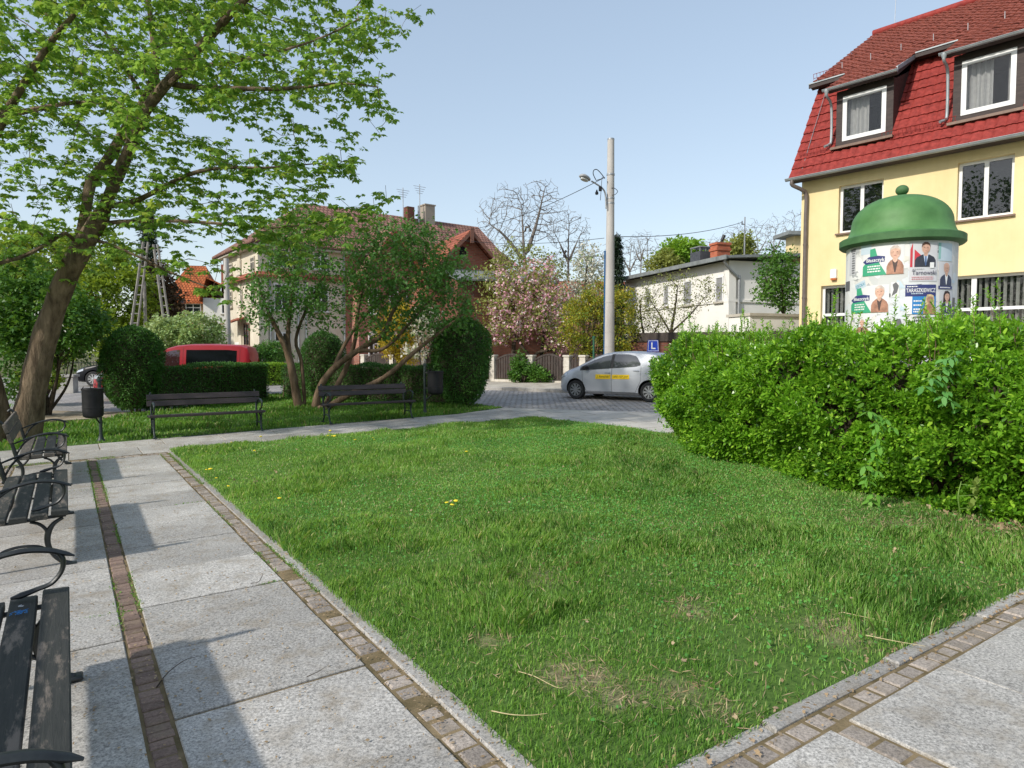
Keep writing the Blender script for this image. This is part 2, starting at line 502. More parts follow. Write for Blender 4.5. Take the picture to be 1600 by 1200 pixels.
def carpaint(name, c, metal=0.0):
    m, nt, bs = new_mat(name)
    bs.inputs['Base Color'].default_value = rgba(c)
    bs.inputs['Metallic'].default_value = metal
    bs.inputs['Roughness'].default_value = 0.38
    bs.inputs['Coat Weight'].default_value = 0.3
    bs.inputs['Coat Roughness'].default_value = 0.05
    return m
M['p_silver'] = carpaint('silver_paint', (0.50, 0.52, 0.56), 0.35)
M['p_red'] = carpaint('red_paint', (0.36, 0.007, 0.018))
M['p_black'] = pmat('black_paint', (0.006, 0.007, 0.010), None, rough=0.3, spec=0.12)
M['carglass'] = glassmat('car_glass', (0.015, 0.02, 0.022), 0.72)
M['darkglass'] = pmat('tinted_car_glass', (0.004, 0.005, 0.006), None, rough=0.12, spec=0.18)
M['lamp_red'] = pmat('red_lamp', (0.45, 0.01, 0.01), None, rough=0.2)
M['lamp_clear'] = pmat('clear_lamp', (0.55, 0.57, 0.6), None, rough=0.12, metal=0.4)
M['yellow'] = pmat('yellow_sticker', (0.90, 0.60, 0.01), None, rough=0.5)
M['ink'] = pmat('dark_ink', (0.09, 0.07, 0.02), None, rough=0.6)
M['blue'] = pmat('sign_blue', (0.008, 0.045, 0.42), None, rough=0.4)
M['blue_post'] = pmat('blue_enamel', (0.02, 0.12, 0.30), None, rough=0.4)
M['white'] = pmat('white_paint', (0.80, 0.80, 0.79), None, rough=0.45)
M['whiteplas'] = pmat('white_window_frame', (0.74, 0.74, 0.73), (0.80, 0.80, 0.79), 5, 0.4)
# buildings
def streaked(name, c1, c2):
    m, nt, bs = new_mat(name)
    n = noise(nt, 1.1, 6, .6, objco(nt)); s_ = noise(nt, 2.2, 7, .7, objco(nt, (2.4, 2.4, .16))); d = noise(nt, 9, 6, .7, objco(nt))
    c = ramp(nt, n, [(.3, c1), (.7, c2)])
    c = mixc(nt, 1.0, c, ramp(nt, s_, [(.30, .95), (.60, 1.0)]), 'MULTIPLY'); c = mixc(nt, ramp(nt, d, [(.62, 0.0), (.80, .22)]), c, (.45, .36, .22))
    lk(nt, c, bs.inputs['Base Color']); bs.inputs['Roughness'].default_value = .93; bs.inputs['Specular IOR Level'].default_value = .2
    bump(nt, bs, noise(nt, 90, 4, .7, objco(nt)), .15, .004)
    return m
M['yellow_wall'] = streaked('yellow_render', (0.75, 0.60, 0.315), (0.83, 0.695, 0.40))
M['sill'] = pmat('brown_sill', (0.16, 0.10, 0.07), (0.22, 0.14, 0.10), 8, 0.5)
M['tile_red'] = pmat('red_roof_tile', (0.17, 0.024, 0.020), (0.36, 0.055, 0.044), 9, 0.72, 0.2, 40, spec=0.25, lo=.28, hi=.72)
M['tile_old'] = pmat('weathered_roof_tile', (0.115, 0.034, 0.026), (0.34, 0.105, 0.074), 10, 0.9, 0.4, 60, lo=0.3, hi=0.72, spec=0.15)
M['darkwood'] = pmat('dark_brown_boards', (0.032, 0.022, 0.02), (0.06, 0.042, 0.037), 6, 0.7, stretch=(1, 1, 6))
M['pipe_brown'] = pmat('brown_downpipe', (0.11, 0.085, 0.075), (0.15, 0.12, 0.105), 6, 0.45)
M['winglass'] = glassmat('window_glass', (0.01, 0.012, 0.014), 0.42, 0.01)
M['winglass_low'] = glassmat('shop_window_glass', (0.01, 0.012, 0.014), 0.24, 0.01)
M['interior'] = pmat('dim_room', (0.035, 0.035, 0.033), (0.07, 0.068, 0.06), 2, 0.95)
M['curtain'] = pmat('net_curtain', (0.62, 0.63, 0.62), (0.74, 0.75, 0.73), 10, 0.9)
M['blind'] = pmat('grey_vertical_blind', (0.58, 0.61, 0.55), (0.68, 0.70, 0.64), 6, 0.85)
M['cream_wall'] = pmat('cream_render', (0.56, 0.50, 0.39), (0.70, 0.64, 0.53), 1.2, 0.95, 0.2, 40, spec=0.15)
M['white_wall'] = pmat('white_render', (0.78, 0.755, 0.70), (0.84, 0.82, 0.77), 0.9, 0.95, 0.1, 40, spec=0.15)
M['beige_wall'] = pmat('beige_trim', (0.45, 0.41, 0.34), (0.53, 0.49, 0.41), 1.5, 0.95)
M['grey_wall'] = pmat('grey_concrete', (0.30, 0.29, 0.27), (0.42, 0.41, 0.385), 3, 0.95, 0.3, 30, spec=0.15)
M['pole'] = pmat('spun_concrete', (0.40, 0.375, 0.35), (0.53, 0.505, 0.475), 3, 0.9, 0.2, 40, stretch=(1, 1, 0.2), spec=0.2)
M['pole_dark'] = pmat('old_concrete', (0.20, 0.188, 0.168), (0.32, 0.30, 0.275), 3, 0.95, 0.2, 40)
M['roof_felt'] = pmat('grey_roof_felt', (0.16, 0.175, 0.175), (0.24, 0.26, 0.26), 4, 0.85)
M['slate'] = pmat('dark_slate_cladding', (0.045, 0.05, 0.06), (0.075, 0.08, 0.09), 6, 0.7)
M['ochre_wall'] = pmat('ochre_render', (0.33, 0.22, 0.12), (0.42, 0.29, 0.17), 2, 0.95)
def brickmat(name, c1, c2, mortar, rotx=True, scale=1.0):
    m, nt, bs = new_mat(name)
    tc = nd(nt, 'ShaderNodeTexCoord')
    sep = nd(nt, 'ShaderNodeSeparateXYZ'); lk(nt, tc.outputs['Object'], sep.inputs[0])
    ad = nd(nt, 'ShaderNodeMath', operation='ADD'); lk(nt, sep.outputs[0], ad.inputs[0]); lk(nt, sep.outputs[1], ad.inputs[1])
    cb = nd(nt, 'ShaderNodeCombineXYZ'); lk(nt, ad.outputs[0], cb.inputs[0]); lk(nt, sep.outputs[2], cb.inputs[1])
    b = nd(nt, 'ShaderNodeTexBrick'); lk(nt, cb.outputs[0], b.inputs['Vector'])
    b.inputs['Color1'].default_value = rgba(c1); b.inputs['Color2'].default_value = rgba(c2); b.inputs['Mortar'].default_value = rgba(mortar)
    b.inputs['Scale'].default_value = scale; b.inputs['Mortar Size'].default_value = 0.012
    b.inputs['Brick Width'].default_value = 0.27; b.inputs['Row Height'].default_value = 0.085
    n = noise(nt, 1.5, 6, 0.65, tc.outputs['Object'])
    lk(nt, mixc(nt, 1.0, b.outputs['Color'], ramp(nt, n, [(0.3, 0.7), (0.7, 1.15)]), 'MULTIPLY'), bs.inputs['Base Color'])
    bs.inputs['Roughness'].default_value = 0.95; bs.inputs['Specular IOR Level'].default_value = 0.15
    return m
M['brick'] = brickmat('red_brick', (0.30, 0.085, 0.055), (0.40, 0.135, 0.09), (0.27, 0.17, 0.13))
M['brick_pink'] = brickmat('pale_red_brick', (0.36, 0.135, 0.095), (0.46, 0.20, 0.15), (0.36, 0.26, 0.21))
M['brick_dark'] = brickmat('dark_brick', (0.16, 0.06, 0.045), (0.22, 0.085, 0.06), (0.14, 0.09, 0.07))
def tilemat(name, c1, c2, row=0.32, colw=0.24):
    m, nt, bs = new_mat(name)
    tc = nd(nt, 'ShaderNodeTexCoord')
    b = nd(nt, 'ShaderNodeTexBrick'); lk(nt, tc.outputs['UV'], b.inputs['Vector'])
    b.inputs['Color1'].default_value = rgba(c1); b.inputs['Color2'].default_value = rgba(c2)
    b.inputs['Mortar'].default_value = rgba([k * 0.42 for k in c1])
    b.inputs['Scale'].default_value = 1.0; b.inputs['Mortar Size'].default_value = 0.03
    b.inputs['Brick Width'].default_value = colw; b.inputs['Row Height'].default_value = row
    n = noise(nt, 1.0, 6, 0.65, tc.outputs['Object'])
    lk(nt, mixc(nt, 1.0, b.outputs['Color'], ramp(nt, n, [(0.3, 0.68), (0.7, 1.18)]), 'MULTIPLY'), bs.inputs['Base Color'])
    bs.inputs['Roughness'].default_value = 0.9; bs.inputs['Specular IOR Level'].default_value = 0.2
    mx = nd(nt, 'ShaderNodeMath', operation='SUBTRACT'); mx.inputs[0].default_value = 1.0; lk(nt, b.outputs['Fac'], mx.inputs[1])
    bump(nt, bs, mx.outputs[0], 0.8, 0.03)
    return m
M['tile_brown'] = tilemat('brown_red_tiles', (0.26, 0.135, 0.105), (0.36, 0.195, 0.15))
M['tile_orange'] = tilemat('orange_tiles', (0.40, 0.11, 0.04), (0.52, 0.165, 0.06))
M['tile_terra'] = tilemat('terracotta_tiles', (0.36, 0.115, 0.07), (0.45, 0.16, 0.10))
M['fence_wood'] = pmat('dark_fence_boards', (0.035, 0.026, 0.022), (0.075, 0.058, 0.05), 7, 0.85, stretch=(1, 1, 0.3))
M['fence_post'] = pmat('pale_limestone_post', (0.48, 0.44, 0.37), (0.62, 0.58, 0.51), 5, 0.9, 0.2, 30)
M['green_paint'] = pmat('green_dome_paint', (0.055, 0.160, 0.042), (0.095, 0.235, 0.070), 3.2, 0.6, 0.08, 60)
M['green_rim'] = pmat('dirty_green_paint', (0.045, 0.125, 0.042), (0.07, 0.17, 0.06), 7, 0.7, 0.2, 40)
M['green_metal'] = pmat('green_post_paint', (0.02, 0.10, 0.055), None, rough=0.5)
def paper_mat():
    m, nt, bs = new_mat('torn_bill_paper')
    v = objco(nt, (1, 1, 1))
    w = nd(nt, 'ShaderNodeTexVoronoi'); w.feature = 'F1'; w.inputs['Scale'].default_value = 4.5; w.inputs['Randomness'].default_value = 1.0
    nz = nd(nt, 'ShaderNodeTexNoise'); nz.inputs['Scale'].default_value = 5; nz.inputs['Detail'].default_value = 6; lk(nt, v, nz.inputs['Vector'])
    va = nd(nt, 'ShaderNodeVectorMath', operation='MULTIPLY_ADD'); lk(nt, nz.outputs['Color'], va.inputs[0])
    va.inputs[1].default_value = (0.35, 0.35, 0.35); lk(nt, v, va.inputs[2]); lk(nt, va.outputs[0], w.inputs['Vector'])
    sep = nd(nt, 'ShaderNodeSeparateColor'); lk(nt, w.outputs['Color'], sep.inputs[0])
    c = ramp(nt, sep.outputs[0], [(0.0, (0.56, 0.57, 0.57)), (0.3, (0.76, 0.75, 0.73)), (0.55, (0.66, 0.70, 0.74)), (0.8, (0.80, 0.79, 0.78)), (1.0, (0.62, 0.60, 0.56))])
    n = noise(nt, 9, 8, 0.75, v)
    c = mixc(nt, ramp(nt, n, [(0.60, 0.0), (0.70, 0.8)]), c, (0.16, 0.16, 0.17))
    n2 = noise(nt, 2.2, 8, 0.75, v)
    c = mixc(nt, ramp(nt, n2, [(0.62, 0.0), (0.72, 0.6)]), c, (0.22, 0.215, 0.20))
    lk(nt, c, bs.inputs['Base Color']); bs.inputs['Roughness'].default_value = 0.8
    bump(nt, bs, n, 0.4, 0.01)
    return m
M['paper'] = paper_mat()
def flat(name, c, rough=0.6):
    if name not in M: M[name] = pmat(name, [k * .68 for k in c], [min(.95, k * 1.2) for k in c], 16, rough) if name.startswith('print') else pmat(name, c, None, rough=rough)
    return M[name]
# ------------------------------------------------------------------ ground, paths, road
def field(seed, n=14, lo=0.5, hi=4.0):
    g = np.random.default_rng(seed)
    k = np.exp(g.uniform(math.log(lo), math.log(hi), n)); th = g.uniform(0, 2 * math.pi, n); ph = g.uniform(0, 2 * math.pi, n)
    am = 1 / np.sqrt(k)
    def f(X, Y):
        s = 0
        for i in range(n):
            s = s + am[i] * np.sin(k[i] * (X * math.cos(th[i]) + Y * math.sin(th[i])) + ph[i])
        return s / np.sqrt((am ** 2).sum() / 2)
    return f

def inpoly(X, Y, poly):
    r = np.zeros(np.shape(X), bool)
    n = len(poly)
    for i in range(n):
        x1, y1 = poly[i]; x2, y2 = poly[(i + 1) % n]
        c = ((y1 > Y) != (y2 > Y)) & (X < (x2 - x1) * (Y - y1) / (y2 - y1 + 1e-12) + x1)
        r ^= c
    return r

def sheet(name, poly, z, mat, step=0.5, kind='structure', extra=None):
    """a ground sheet: clipped grid over a polygon, draped on the terrain"""
    import bmesh
    xs = [p[0] for p in poly]; ys = [p[1] for p in poly]
    bm = bmesh.new()
    bm.faces.new([bm.verts.new((p[0], p[1], 0)) for p in poly])
    for ax, lo, hi in ((0, min(xs), max(xs)), (1, min(ys), max(ys))):
        c = lo + step
        while c < hi:
            co = (c, 0, 0) if ax == 0 else (0, c, 0); no = (1, 0, 0) if ax == 0 else (0, 1, 0)
            bmesh.ops.bisect_plane(bm, geom=bm.verts[:] + bm.edges[:] + bm.faces[:], plane_co=co, plane_no=no)
            c += step
    for v in bm.verts:
        v.co.z = gz(v.co.x, v.co.y) + z + (extra(v.co.x, v.co.y) if extra else 0)
    bmesh.ops.recalc_face_normals(bm, faces=bm.faces)
    if sum(f.normal.z for f in bm.faces) < 0:
        bmesh.ops.reverse_faces(bm, faces=bm.faces)
    me = bpy.data.meshes.new(name); bm.to_mesh(me); bm.free()
    me.materials.append(mat)
    o = bpy.data.objects.new(name, me); COL.objects.link(o)
    if kind: o['kind'] = kind
    return o

def ground_sheet():
    xs = np.unique(np.concatenate([np.linspace(-400, -30, 12), np.linspace(-30, 30, 41), np.linspace(30, 400, 12)]))
    ys = np.unique(np.concatenate([np.linspace(-60, -6, 7), np.linspace(-6, 40, 47), np.linspace(40, 700, 20)]))
    Xg, Yg = np.meshgrid(xs, ys)
    V = np.stack([Xg, Yg, gz(Xg, Yg)], -1)
    o = MB().grid(V).build('ground', M['ground'])
    o['kind'] = 'structure'
ground_sheet()

ROAD = [(22, 6.6), (3.3, 16.2), (-.45, 17.9), (-1.7, 19.5), (-7.2, 22.9), (-8.1, 21.5), (-9.9, 17.6), (-14, 18.4), (-30, 26), (-30, 46),
        (-17.6, 36.2), (-1.17, 24.72), (1.79, 22.65), (22, 8.6)]
sheet('road', ROAD, 0.006, M['road'], 1.0)
RD = unit([0.82, -0.573]); RN = np.array([0.573, 0.82])      # road direction / away from us
K0 = np.array([-1.17, 24.72])
def kerbpt(t, off=0.0, z=0.0):
    p = K0 + RD * t + RN * off
    return np.array([p[0], p[1], gz(p[0], p[1]) + z])
sheet('pavement', [tuple(kerbpt(-30, .14)[:2]), tuple(kerbpt(26, .14)[:2]), tuple(kerbpt(26, 4.2)[:2]), tuple(kerbpt(-30, 4.2)[:2])], 0.115, M['pave'], 1.0)
mb = MB()
for i in range(56):
    mb.box(kerbpt(-30 + i + .5, .07, .03), (0.985, .14, .18), math.atan2(RD[1], RD[0]), 0, None, .012)
o = mb.build('road_kerb', M['kerb']); o['kind'] = 'structure'

def slabpave():
    m, nt, bs = new_mat('pale_paving_slabs')
    v = objco(nt, (1, 1, 1), (0, 0, R(-24)))
    b = nd(nt, 'ShaderNodeTexBrick'); lk(nt, v, b.inputs['Vector'])
    b.inputs['Color1'].default_value = (0.47, 0.45, 0.40, 1); b.inputs['Color2'].default_value = (0.55, 0.52, 0.47, 1)
    b.inputs['Mortar'].default_value = (0.20, 0.17, 0.12, 1)
    b.inputs['Scale'].default_value = 1.0; b.inputs['Mortar Size'].default_value = 0.014
    b.inputs['Brick Width'].default_value = 1.5; b.inputs['Row Height'].default_value = 0.85
    n = noise(nt, 2.0, 6, 0.7, v)
    lk(nt, mixc(nt, 1.0, b.outputs['Color'], ramp(nt, n, [(0.3, 0.75), (0.7, 1.1)]), 'MULTIPLY'), bs.inputs['Base Color'])
    bs.inputs['Roughness'].default_value = 0.9
    bump(nt, bs, noise(nt, 60, 4, .7, v), 0.3, 0.004)
    return m
M['slabpave'] = slabpave()
PAVE = [(-.45, 17.9), (3.3, 16.2), (22, 6.6), (22, -2), (6.2, 3.0), (4.3, 9.0), (3.0, 12.3), (2.6, 13.0), (1.0, 14.6), (-.2, 15.3), (-1.6, 15.2), (-2.6, 15.35), (-1.6, 16.9)]
sheet('street_pavement', PAVE, 0.010, M['slabpave'], 0.6)
DIRT = [(-9.6, 17.0), (-12.0, 15.6), (-20, 17), (-30, 21), (-30, 26), (-14, 18.9), (-10.0, 18.0)]
sheet('dirt_strip', DIRT, 0.010, M['dirt'], 0.6)

RZ = R(123.8)
def slabs():
    mb = MB(); g = np.random.default_rng(3)
    def put(u0, u1, v0, v1, top, mat, th=0.05, bev=0.005, jit=0.003):
        c = uv((u0 + u1) / 2, (v0 + v1) / 2)
        z = c[2] + top - th / 2 + g.uniform(-jit, jit)
        mb.box((c[0], c[1], z), (u1 - u0, v1 - v0, th), RZ + g.normal() * 0.0015, mat, None, bev)
        q = mb.v[-1]; q[:, 2] += gz(q[:, 0], q[:, 1]) - c[2]
    u = 3.17 - 1.55 * 4
    while u < 12.0:
        for h in (0, 1):
            a = u + h * 0.775; b = min(a + 0.775, 12.03)
            if b - a < .1: continue
            put(a + (.010 if h == 0 else .003), b - (.003 if h == 0 else .010), .352, 1.222, .02, 0)
            put(a + .30 + (.002 if h == 0 else .008), min(b + .30, 12.03) - (.008 if h == 0 else .002), -.65, .226, .02, 0)
        u += 1.55
    u = -2.5
    while u < 12.03:
        L = g.uniform(.056, .072)
        put(u, min(u + L, 12.03), .240 + g.uniform(-.004, .004), .336 + g.uniform(-.004, .004), .016, 2, .05, .006, .005)
        u += L + .007
    for v0, v1, u0, u1 in ((1.234, 1.360, 1.64, 12.05), (-.775, -.662, -2.5, 12.05)):
        u = u0
        while u < u1 - .05:
            L = g.uniform(.085, .125)
            put(u, min(u + L, u1), v0 + g.uniform(0, .012), v1 - g.uniform(0, .012), .014, 1, .06, .012, .006)
            u += L + .012
    for (v0, v1) in ((-.78, 1.35),):
        for r in range(2):
            v = v0
            while v < v1 - .05:
                L = g.uniform(.09, .12)
                put(12.07 + r * .105, 12.165 + r * .105, v, min(v + L, v1), .014, 1, .06, .012, .006)
                v += L + .012
    # far cross path: two rows of slabs
    for u0, u1, off in ((12.30, 13.28, 0), (13.30, 14.27, .45)):
        v = -9.0 + off
        while v < 8.9:
            a0 = u0 if v < 1.3 else max(u0, 12.62)
            put(a0, u1, v + .006, v + .994, .02, 0)
            v += 1.0
    # near right path
    v = 1.37
    for u0, u1 in ((1.505, 1.612),):
        while v < 9:
            L = g.uniform(.10, .135)
            put(u0 + g.uniform(0, .01), u1 - g.uniform(0, .008), v, v + L, .014, 1, .06, .010, .005); v += L + .010
    for r in range(4):
        u1 = 1.495 - r * .84
        put(u1 - .83, u1, 1.24, 1.905, .02, 0); put(u1 - .83, u1, 1.91, 2.585, .02, 0)
        for k in range(7):
            put(u1 - .83, u1, 2.725 + k * .835, 2.725 + k * .835 + .828, .02, 0)
    u = -1.6
    while u < 1.48:
        L = g.uniform(.11, .14)
        put(u, min(u + L, 1.49), 2.60, 2.708, .014, 1, .06, .010, .005); u += L + .012
    # bed under everything
    for (u0, u1, v0, v1) in ((-3, 14.3, -.79, 1.37), (12.05, 14.3, -9.2, -.79), (12.6, 14.3, 1.37, 9.0), (-3, 1.62, 1.37, 9.0)):
        nu = max(2, int((u1 - u0) / .8)); nv = max(2, int((v1 - v0) / .8))
        V = np.array([[uv(u0 + (u1 - u0) * i / nu, v0 + (v1 - v0) * j / nv, .009) for j in range(nv + 1)] for i in range(nu + 1)])
        mb.grid(V, 3)
    o = mb.build('path', [M['slab'], M['cobble'], M['clinker'], M['joint']])
    o['kind'] = 'structure'
    kb = MB()
    def kput(u0, u1, v0, v1):
        c = uv((u0 + u1) / 2, (v0 + v1) / 2)
        kb.box((c[0], c[1], c[2] - .036 + g.uniform(-.003, .003)), (u1 - u0, v1 - v0, .11), RZ + g.normal() * .002, 0, None, .008)
    u = 1.705
    while u < 12.5:
        kput(u, min(u + .99, 12.58), 1.364, 1.452); u += 1.0
    v = 1.40
    while v < 9:
        kput(1.622, 1.703, v + .004, v + .99); v += 1.0
    v = 1.46
    while v < 8.6:
        kput(12.50, 12.59, v, v + .99); v += 1.0
    u = -2.5
    while u < 12.2:
        kput(u, min(u + .99, 12.2), -.868, -.782); u += 1.0
    o = kb.build('path_kerb', M['kerb']); o['kind'] = 'structure'
slabs()

def mound(X, Y):
    u = X * AX[0] + Y * AX[1]; v = X * BX[0] + Y * BX[1]
    e = np.minimum(np.minimum(u - 1.7, 12.5 - u), v - 1.45)
    return .05 * np.clip(e / 1.5, 0, 1) ** 0.7
LAWN_UV = [(1.70, 1.45), (12.52, 1.45), (12.52, 8.3), (12.1, 8.75), (9.6, 9.15), (8.2, 9.0), (1.70, 9.0)]
LAWN = [tuple((AX * a + BX * b)) for a, b in LAWN_UV]
LAWN_O = sheet('lawn', LAWN, 0.014, M['lawn'], 0.10, extra=mound)
VERGE_UV = [(14.30, -12), (14.30, 7.9), (14.9, 9.7), (16.6, 9.6), (19.5, 9.0), (24.5, 6.6), (20.0, 1.9), (18.2, -.8), (17.0, -4), (19, -12)]
VERGE = [tuple((AX * a + BX * b)) for a, b in VERGE_UV]
sheet('verge', VERGE, 0.016, M['lawn'], 0.5)
LEFT_UV = [(-4, -.87), (12.05, -.87), (12.05, -9), (-4, -9)]
LEFTV = [tuple((AX * a + BX * b)) for a, b in LEFT_UV]
sheet('side_lawn', LEFTV, 0.012, M['lawn'], 0.6)

# hedge footprint (front edge, near the lawn)
HEDGE_F = [(2.92, 11.95), (2.76, 10.75), (2.78, 9.5), (3.12, 8.0), (3.80, 6.65), (4.40, 5.55), (5.1, 4.2), (5.7, 3.0)]

f_tall = field(5, 26, 1.6, 15.0); f_bare = field(8, 16, 1.2, 7.0); f_clov = field(9, 12, .4, 2.0)
def blades(name, poly, n, hmin, hmax, wid, mat, dens=None, zoff=0.0, extra=None, seed=1, lean=0.55):
    g = np.random.default_rng(seed)
    xs = [p[0] for p in poly]; ys = [p[1] for p in poly]
    X = g.uniform(min(xs), max(xs), n); Y = g.uniform(min(ys), max(ys), n)
    k = inpoly(X, Y, poly)
    if dens is not None: k &= g.uniform(size=n) < dens(X, Y)
    X, Y = X[k], Y[k]; N = len(X)
    t = np.clip(.5 + .5 * f_tall(X, Y), 0, 1)
    H = (hmin + (hmax - hmin) * t ** 2.0) * g.uniform(.55, 1.25, N)
    W = wid * g.uniform(.7, 1.3, N)
    dist = np.hypot(X, Y); W = W * np.clip(dist / 5.0, .9, 4.0); H = H * np.clip(1.45 - (dist - 2.4) * .18, 1, 1.45)
    a = g.uniform(0, 2 * math.pi, N); le = H * lean * g.uniform(.1, 1.3, N)
    wa = f_tall(X * 1.7 + 9, Y * 1.7) * 1.5
    dx = np.cos(a) * .95 + np.cos(wa) * .3; dy = np.sin(a) * .95 + np.sin(wa) * .3
    px, py = -np.sin(a), np.cos(a)
    Z = gz(X, Y) + zoff + (extra(X, Y) if extra is not None else 0)
    z0 = np.zeros(N)
    def pt(s, w, h):
        return np.stack([X + dx * le * s + px * W * w, Y + dy * le * s + py * W * w, Z + H * h], 1)
    V = np.stack([pt(0, -.5, -.05), pt(0, .5, -.05), pt(.35, .42, .6), pt(1, 0, .95), pt(.35, -.42, .6)], 1)
    o = fast_mesh(name, V, mat)
    o['kind'] = 'stuff'
    return o
BARE0 = [(*G(x, y)[:2], r) for x, y, r in ((880, 1065, .16), (925, 1075, .14), (965, 1105, .13), (1075, 965, .16), (835, 915, .22), (1310, 990, .18), (1500, 845, .35), (1590, 850, .4), (1060, 1090, .16), (1130, 1120, .12), (760, 1010, .10), (1390, 830, .28), (1090, 850, .2))]
BARE = BARE0
def lawn_density(X, Y):
    d = np.hypot(X, Y)
    bare = np.clip((f_bare(X, Y) - .75) * 1.3, 0, .8)
    for (bx_, by_, br_) in BARE: bare = np.maximum(bare, (.72 + .22 * np.clip(f_bare(X * 3.1, Y * 3.1), -1, 1)) * np.exp(-((X - bx_) ** 2 + (Y - by_) ** 2) / (br_ * .9) ** 2))
    near = np.clip(1.25 - (d - 2.3) * .35, 0, 1)
    base = np.clip(4.6 / d, .16, 1.0) ** 1.15
    return base * (1 - bare * (.35 + .65 * near)) * (1 - .55 * np.exp(-((X - 3.7) ** 2 + (Y - 6.0) ** 2) / .8))
LAWN_G = [tuple((AX * a + BX * b)) for a, b in [(1.672, 1.415), (12.54, 1.415)] + LAWN_UV[2:6] + [(1.672, 9.0)]]
def worn_attr():
    me = LAWN_O.data; n = len(me.vertices); co = np.zeros(n * 3, np.float32); me.vertices.foreach_get('co', co); co = co.reshape(-1, 3)
    w_ = np.zeros(n)
    for (bx_, by_, br_) in BARE: w_ = np.maximum(w_, .32 * np.exp(-((co[:, 0] - bx_) ** 2 + (co[:, 1] - by_) ** 2) / (br_ * 1.0) ** 2))
    a = me.attributes.new('worn', 'FLOAT', 'POINT'); a.data.foreach_set('value', w_.astype(np.float32))
worn_attr()
blades('grass', LAWN_G, 1050000, .022, .080, .0040, M['grass'], lawn_density, .014, mound, 21)
def dry_blades():
    g = np.random.default_rng(77); P0 = []; 
    for (bx_, by_, br_) in BARE:
        n = int(150 * (br_ / .16) ** 1.5)
        x = bx_ + g.normal(size=n) * br_ * .8; y = by_ + g.normal(size=n) * br_ * .8
        P0.append(np.stack([x, y], 1))
    n = 5000
    P0.append(np.stack([g.uniform(-3, 5, n), g.uniform(2.4, 9, n)], 1)); P0 = np.concatenate(P0)
    P0 = P0[inpoly(P0[:, 0], P0[:, 1], LAWN)]; N = len(P0)
    Q = np.c_[P0, gz(P0[:, 0], P0[:, 1]) + mound(P0[:, 0], P0[:, 1]) + g.uniform(.014, .032, N)]
    D = rand_dirs(N, g); D[:, 2] = np.abs(D[:, 2]) * .35
    V = leaves(Q, D, g.uniform(.02, .075, N), 'needle', roll=.6, g=g)
    mid = V.mean(1, keepdims=True); ax_ = (V[:, 2:3] - V[:, 0:1])
    V[:, 1] = mid[:, 0] + (V[:, 1] - mid[:, 0]) * .28; V[:, 3] = mid[:, 0] + (V[:, 3] - mid[:, 0]) * .28
    o = fast_mesh('dry_grass', V, M['dry']); o['kind'] = 'stuff'
dry_blades()
def verge_density(X, Y): return np.clip(1.1 + f_bare(X, Y) * .2, .2, 1) * np.where(X < -11, .5, 1)
blades('verge_grass', VERGE, 150000, .04, .12, .006, M['grass2'], verge_density, .016, None, 22)
blades('side_grass', LEFTV, 90000, .03, .10, .006, M['grass2'], lambda X, Y: np.clip(1.3 - np.hypot(X, Y) / 24, .1, 1), .012, None, 23)

def clover():
    g = np.random.default_rng(31); n = 330000
    xs = [p[0] for p in LAWN]; ys = [p[1] for p in LAWN]
    X = g.uniform(min(xs), max(xs), n); Y = g.uniform(min(ys), max(ys), n)
    d = np.hypot(X, Y)
    k = inpoly(X, Y, LAWN) & (g.uniform(size=n) < np.clip(.30 + .5 * f_clov(X, Y), 0.02, 1) * np.clip((d - 3.0) / 2.0, 0.05, 1) * np.clip(1.15 - d / 18, .2, 1))
    X, Y = X[k], Y[k]; N = len(X)
    P0 = np.stack([X, Y, gz(X, Y) + mound(X, Y) + g.uniform(.022, .060, N)], 1)
    D = rand_dirs(N, g) * [1, 1, .5]
    o = fast_mesh('clover', leaves(P0, D, g.uniform(.014, .028, N), 'broad', roll=.6, g=g), M['clover'])
    o['kind'] = 'stuff'
clover()

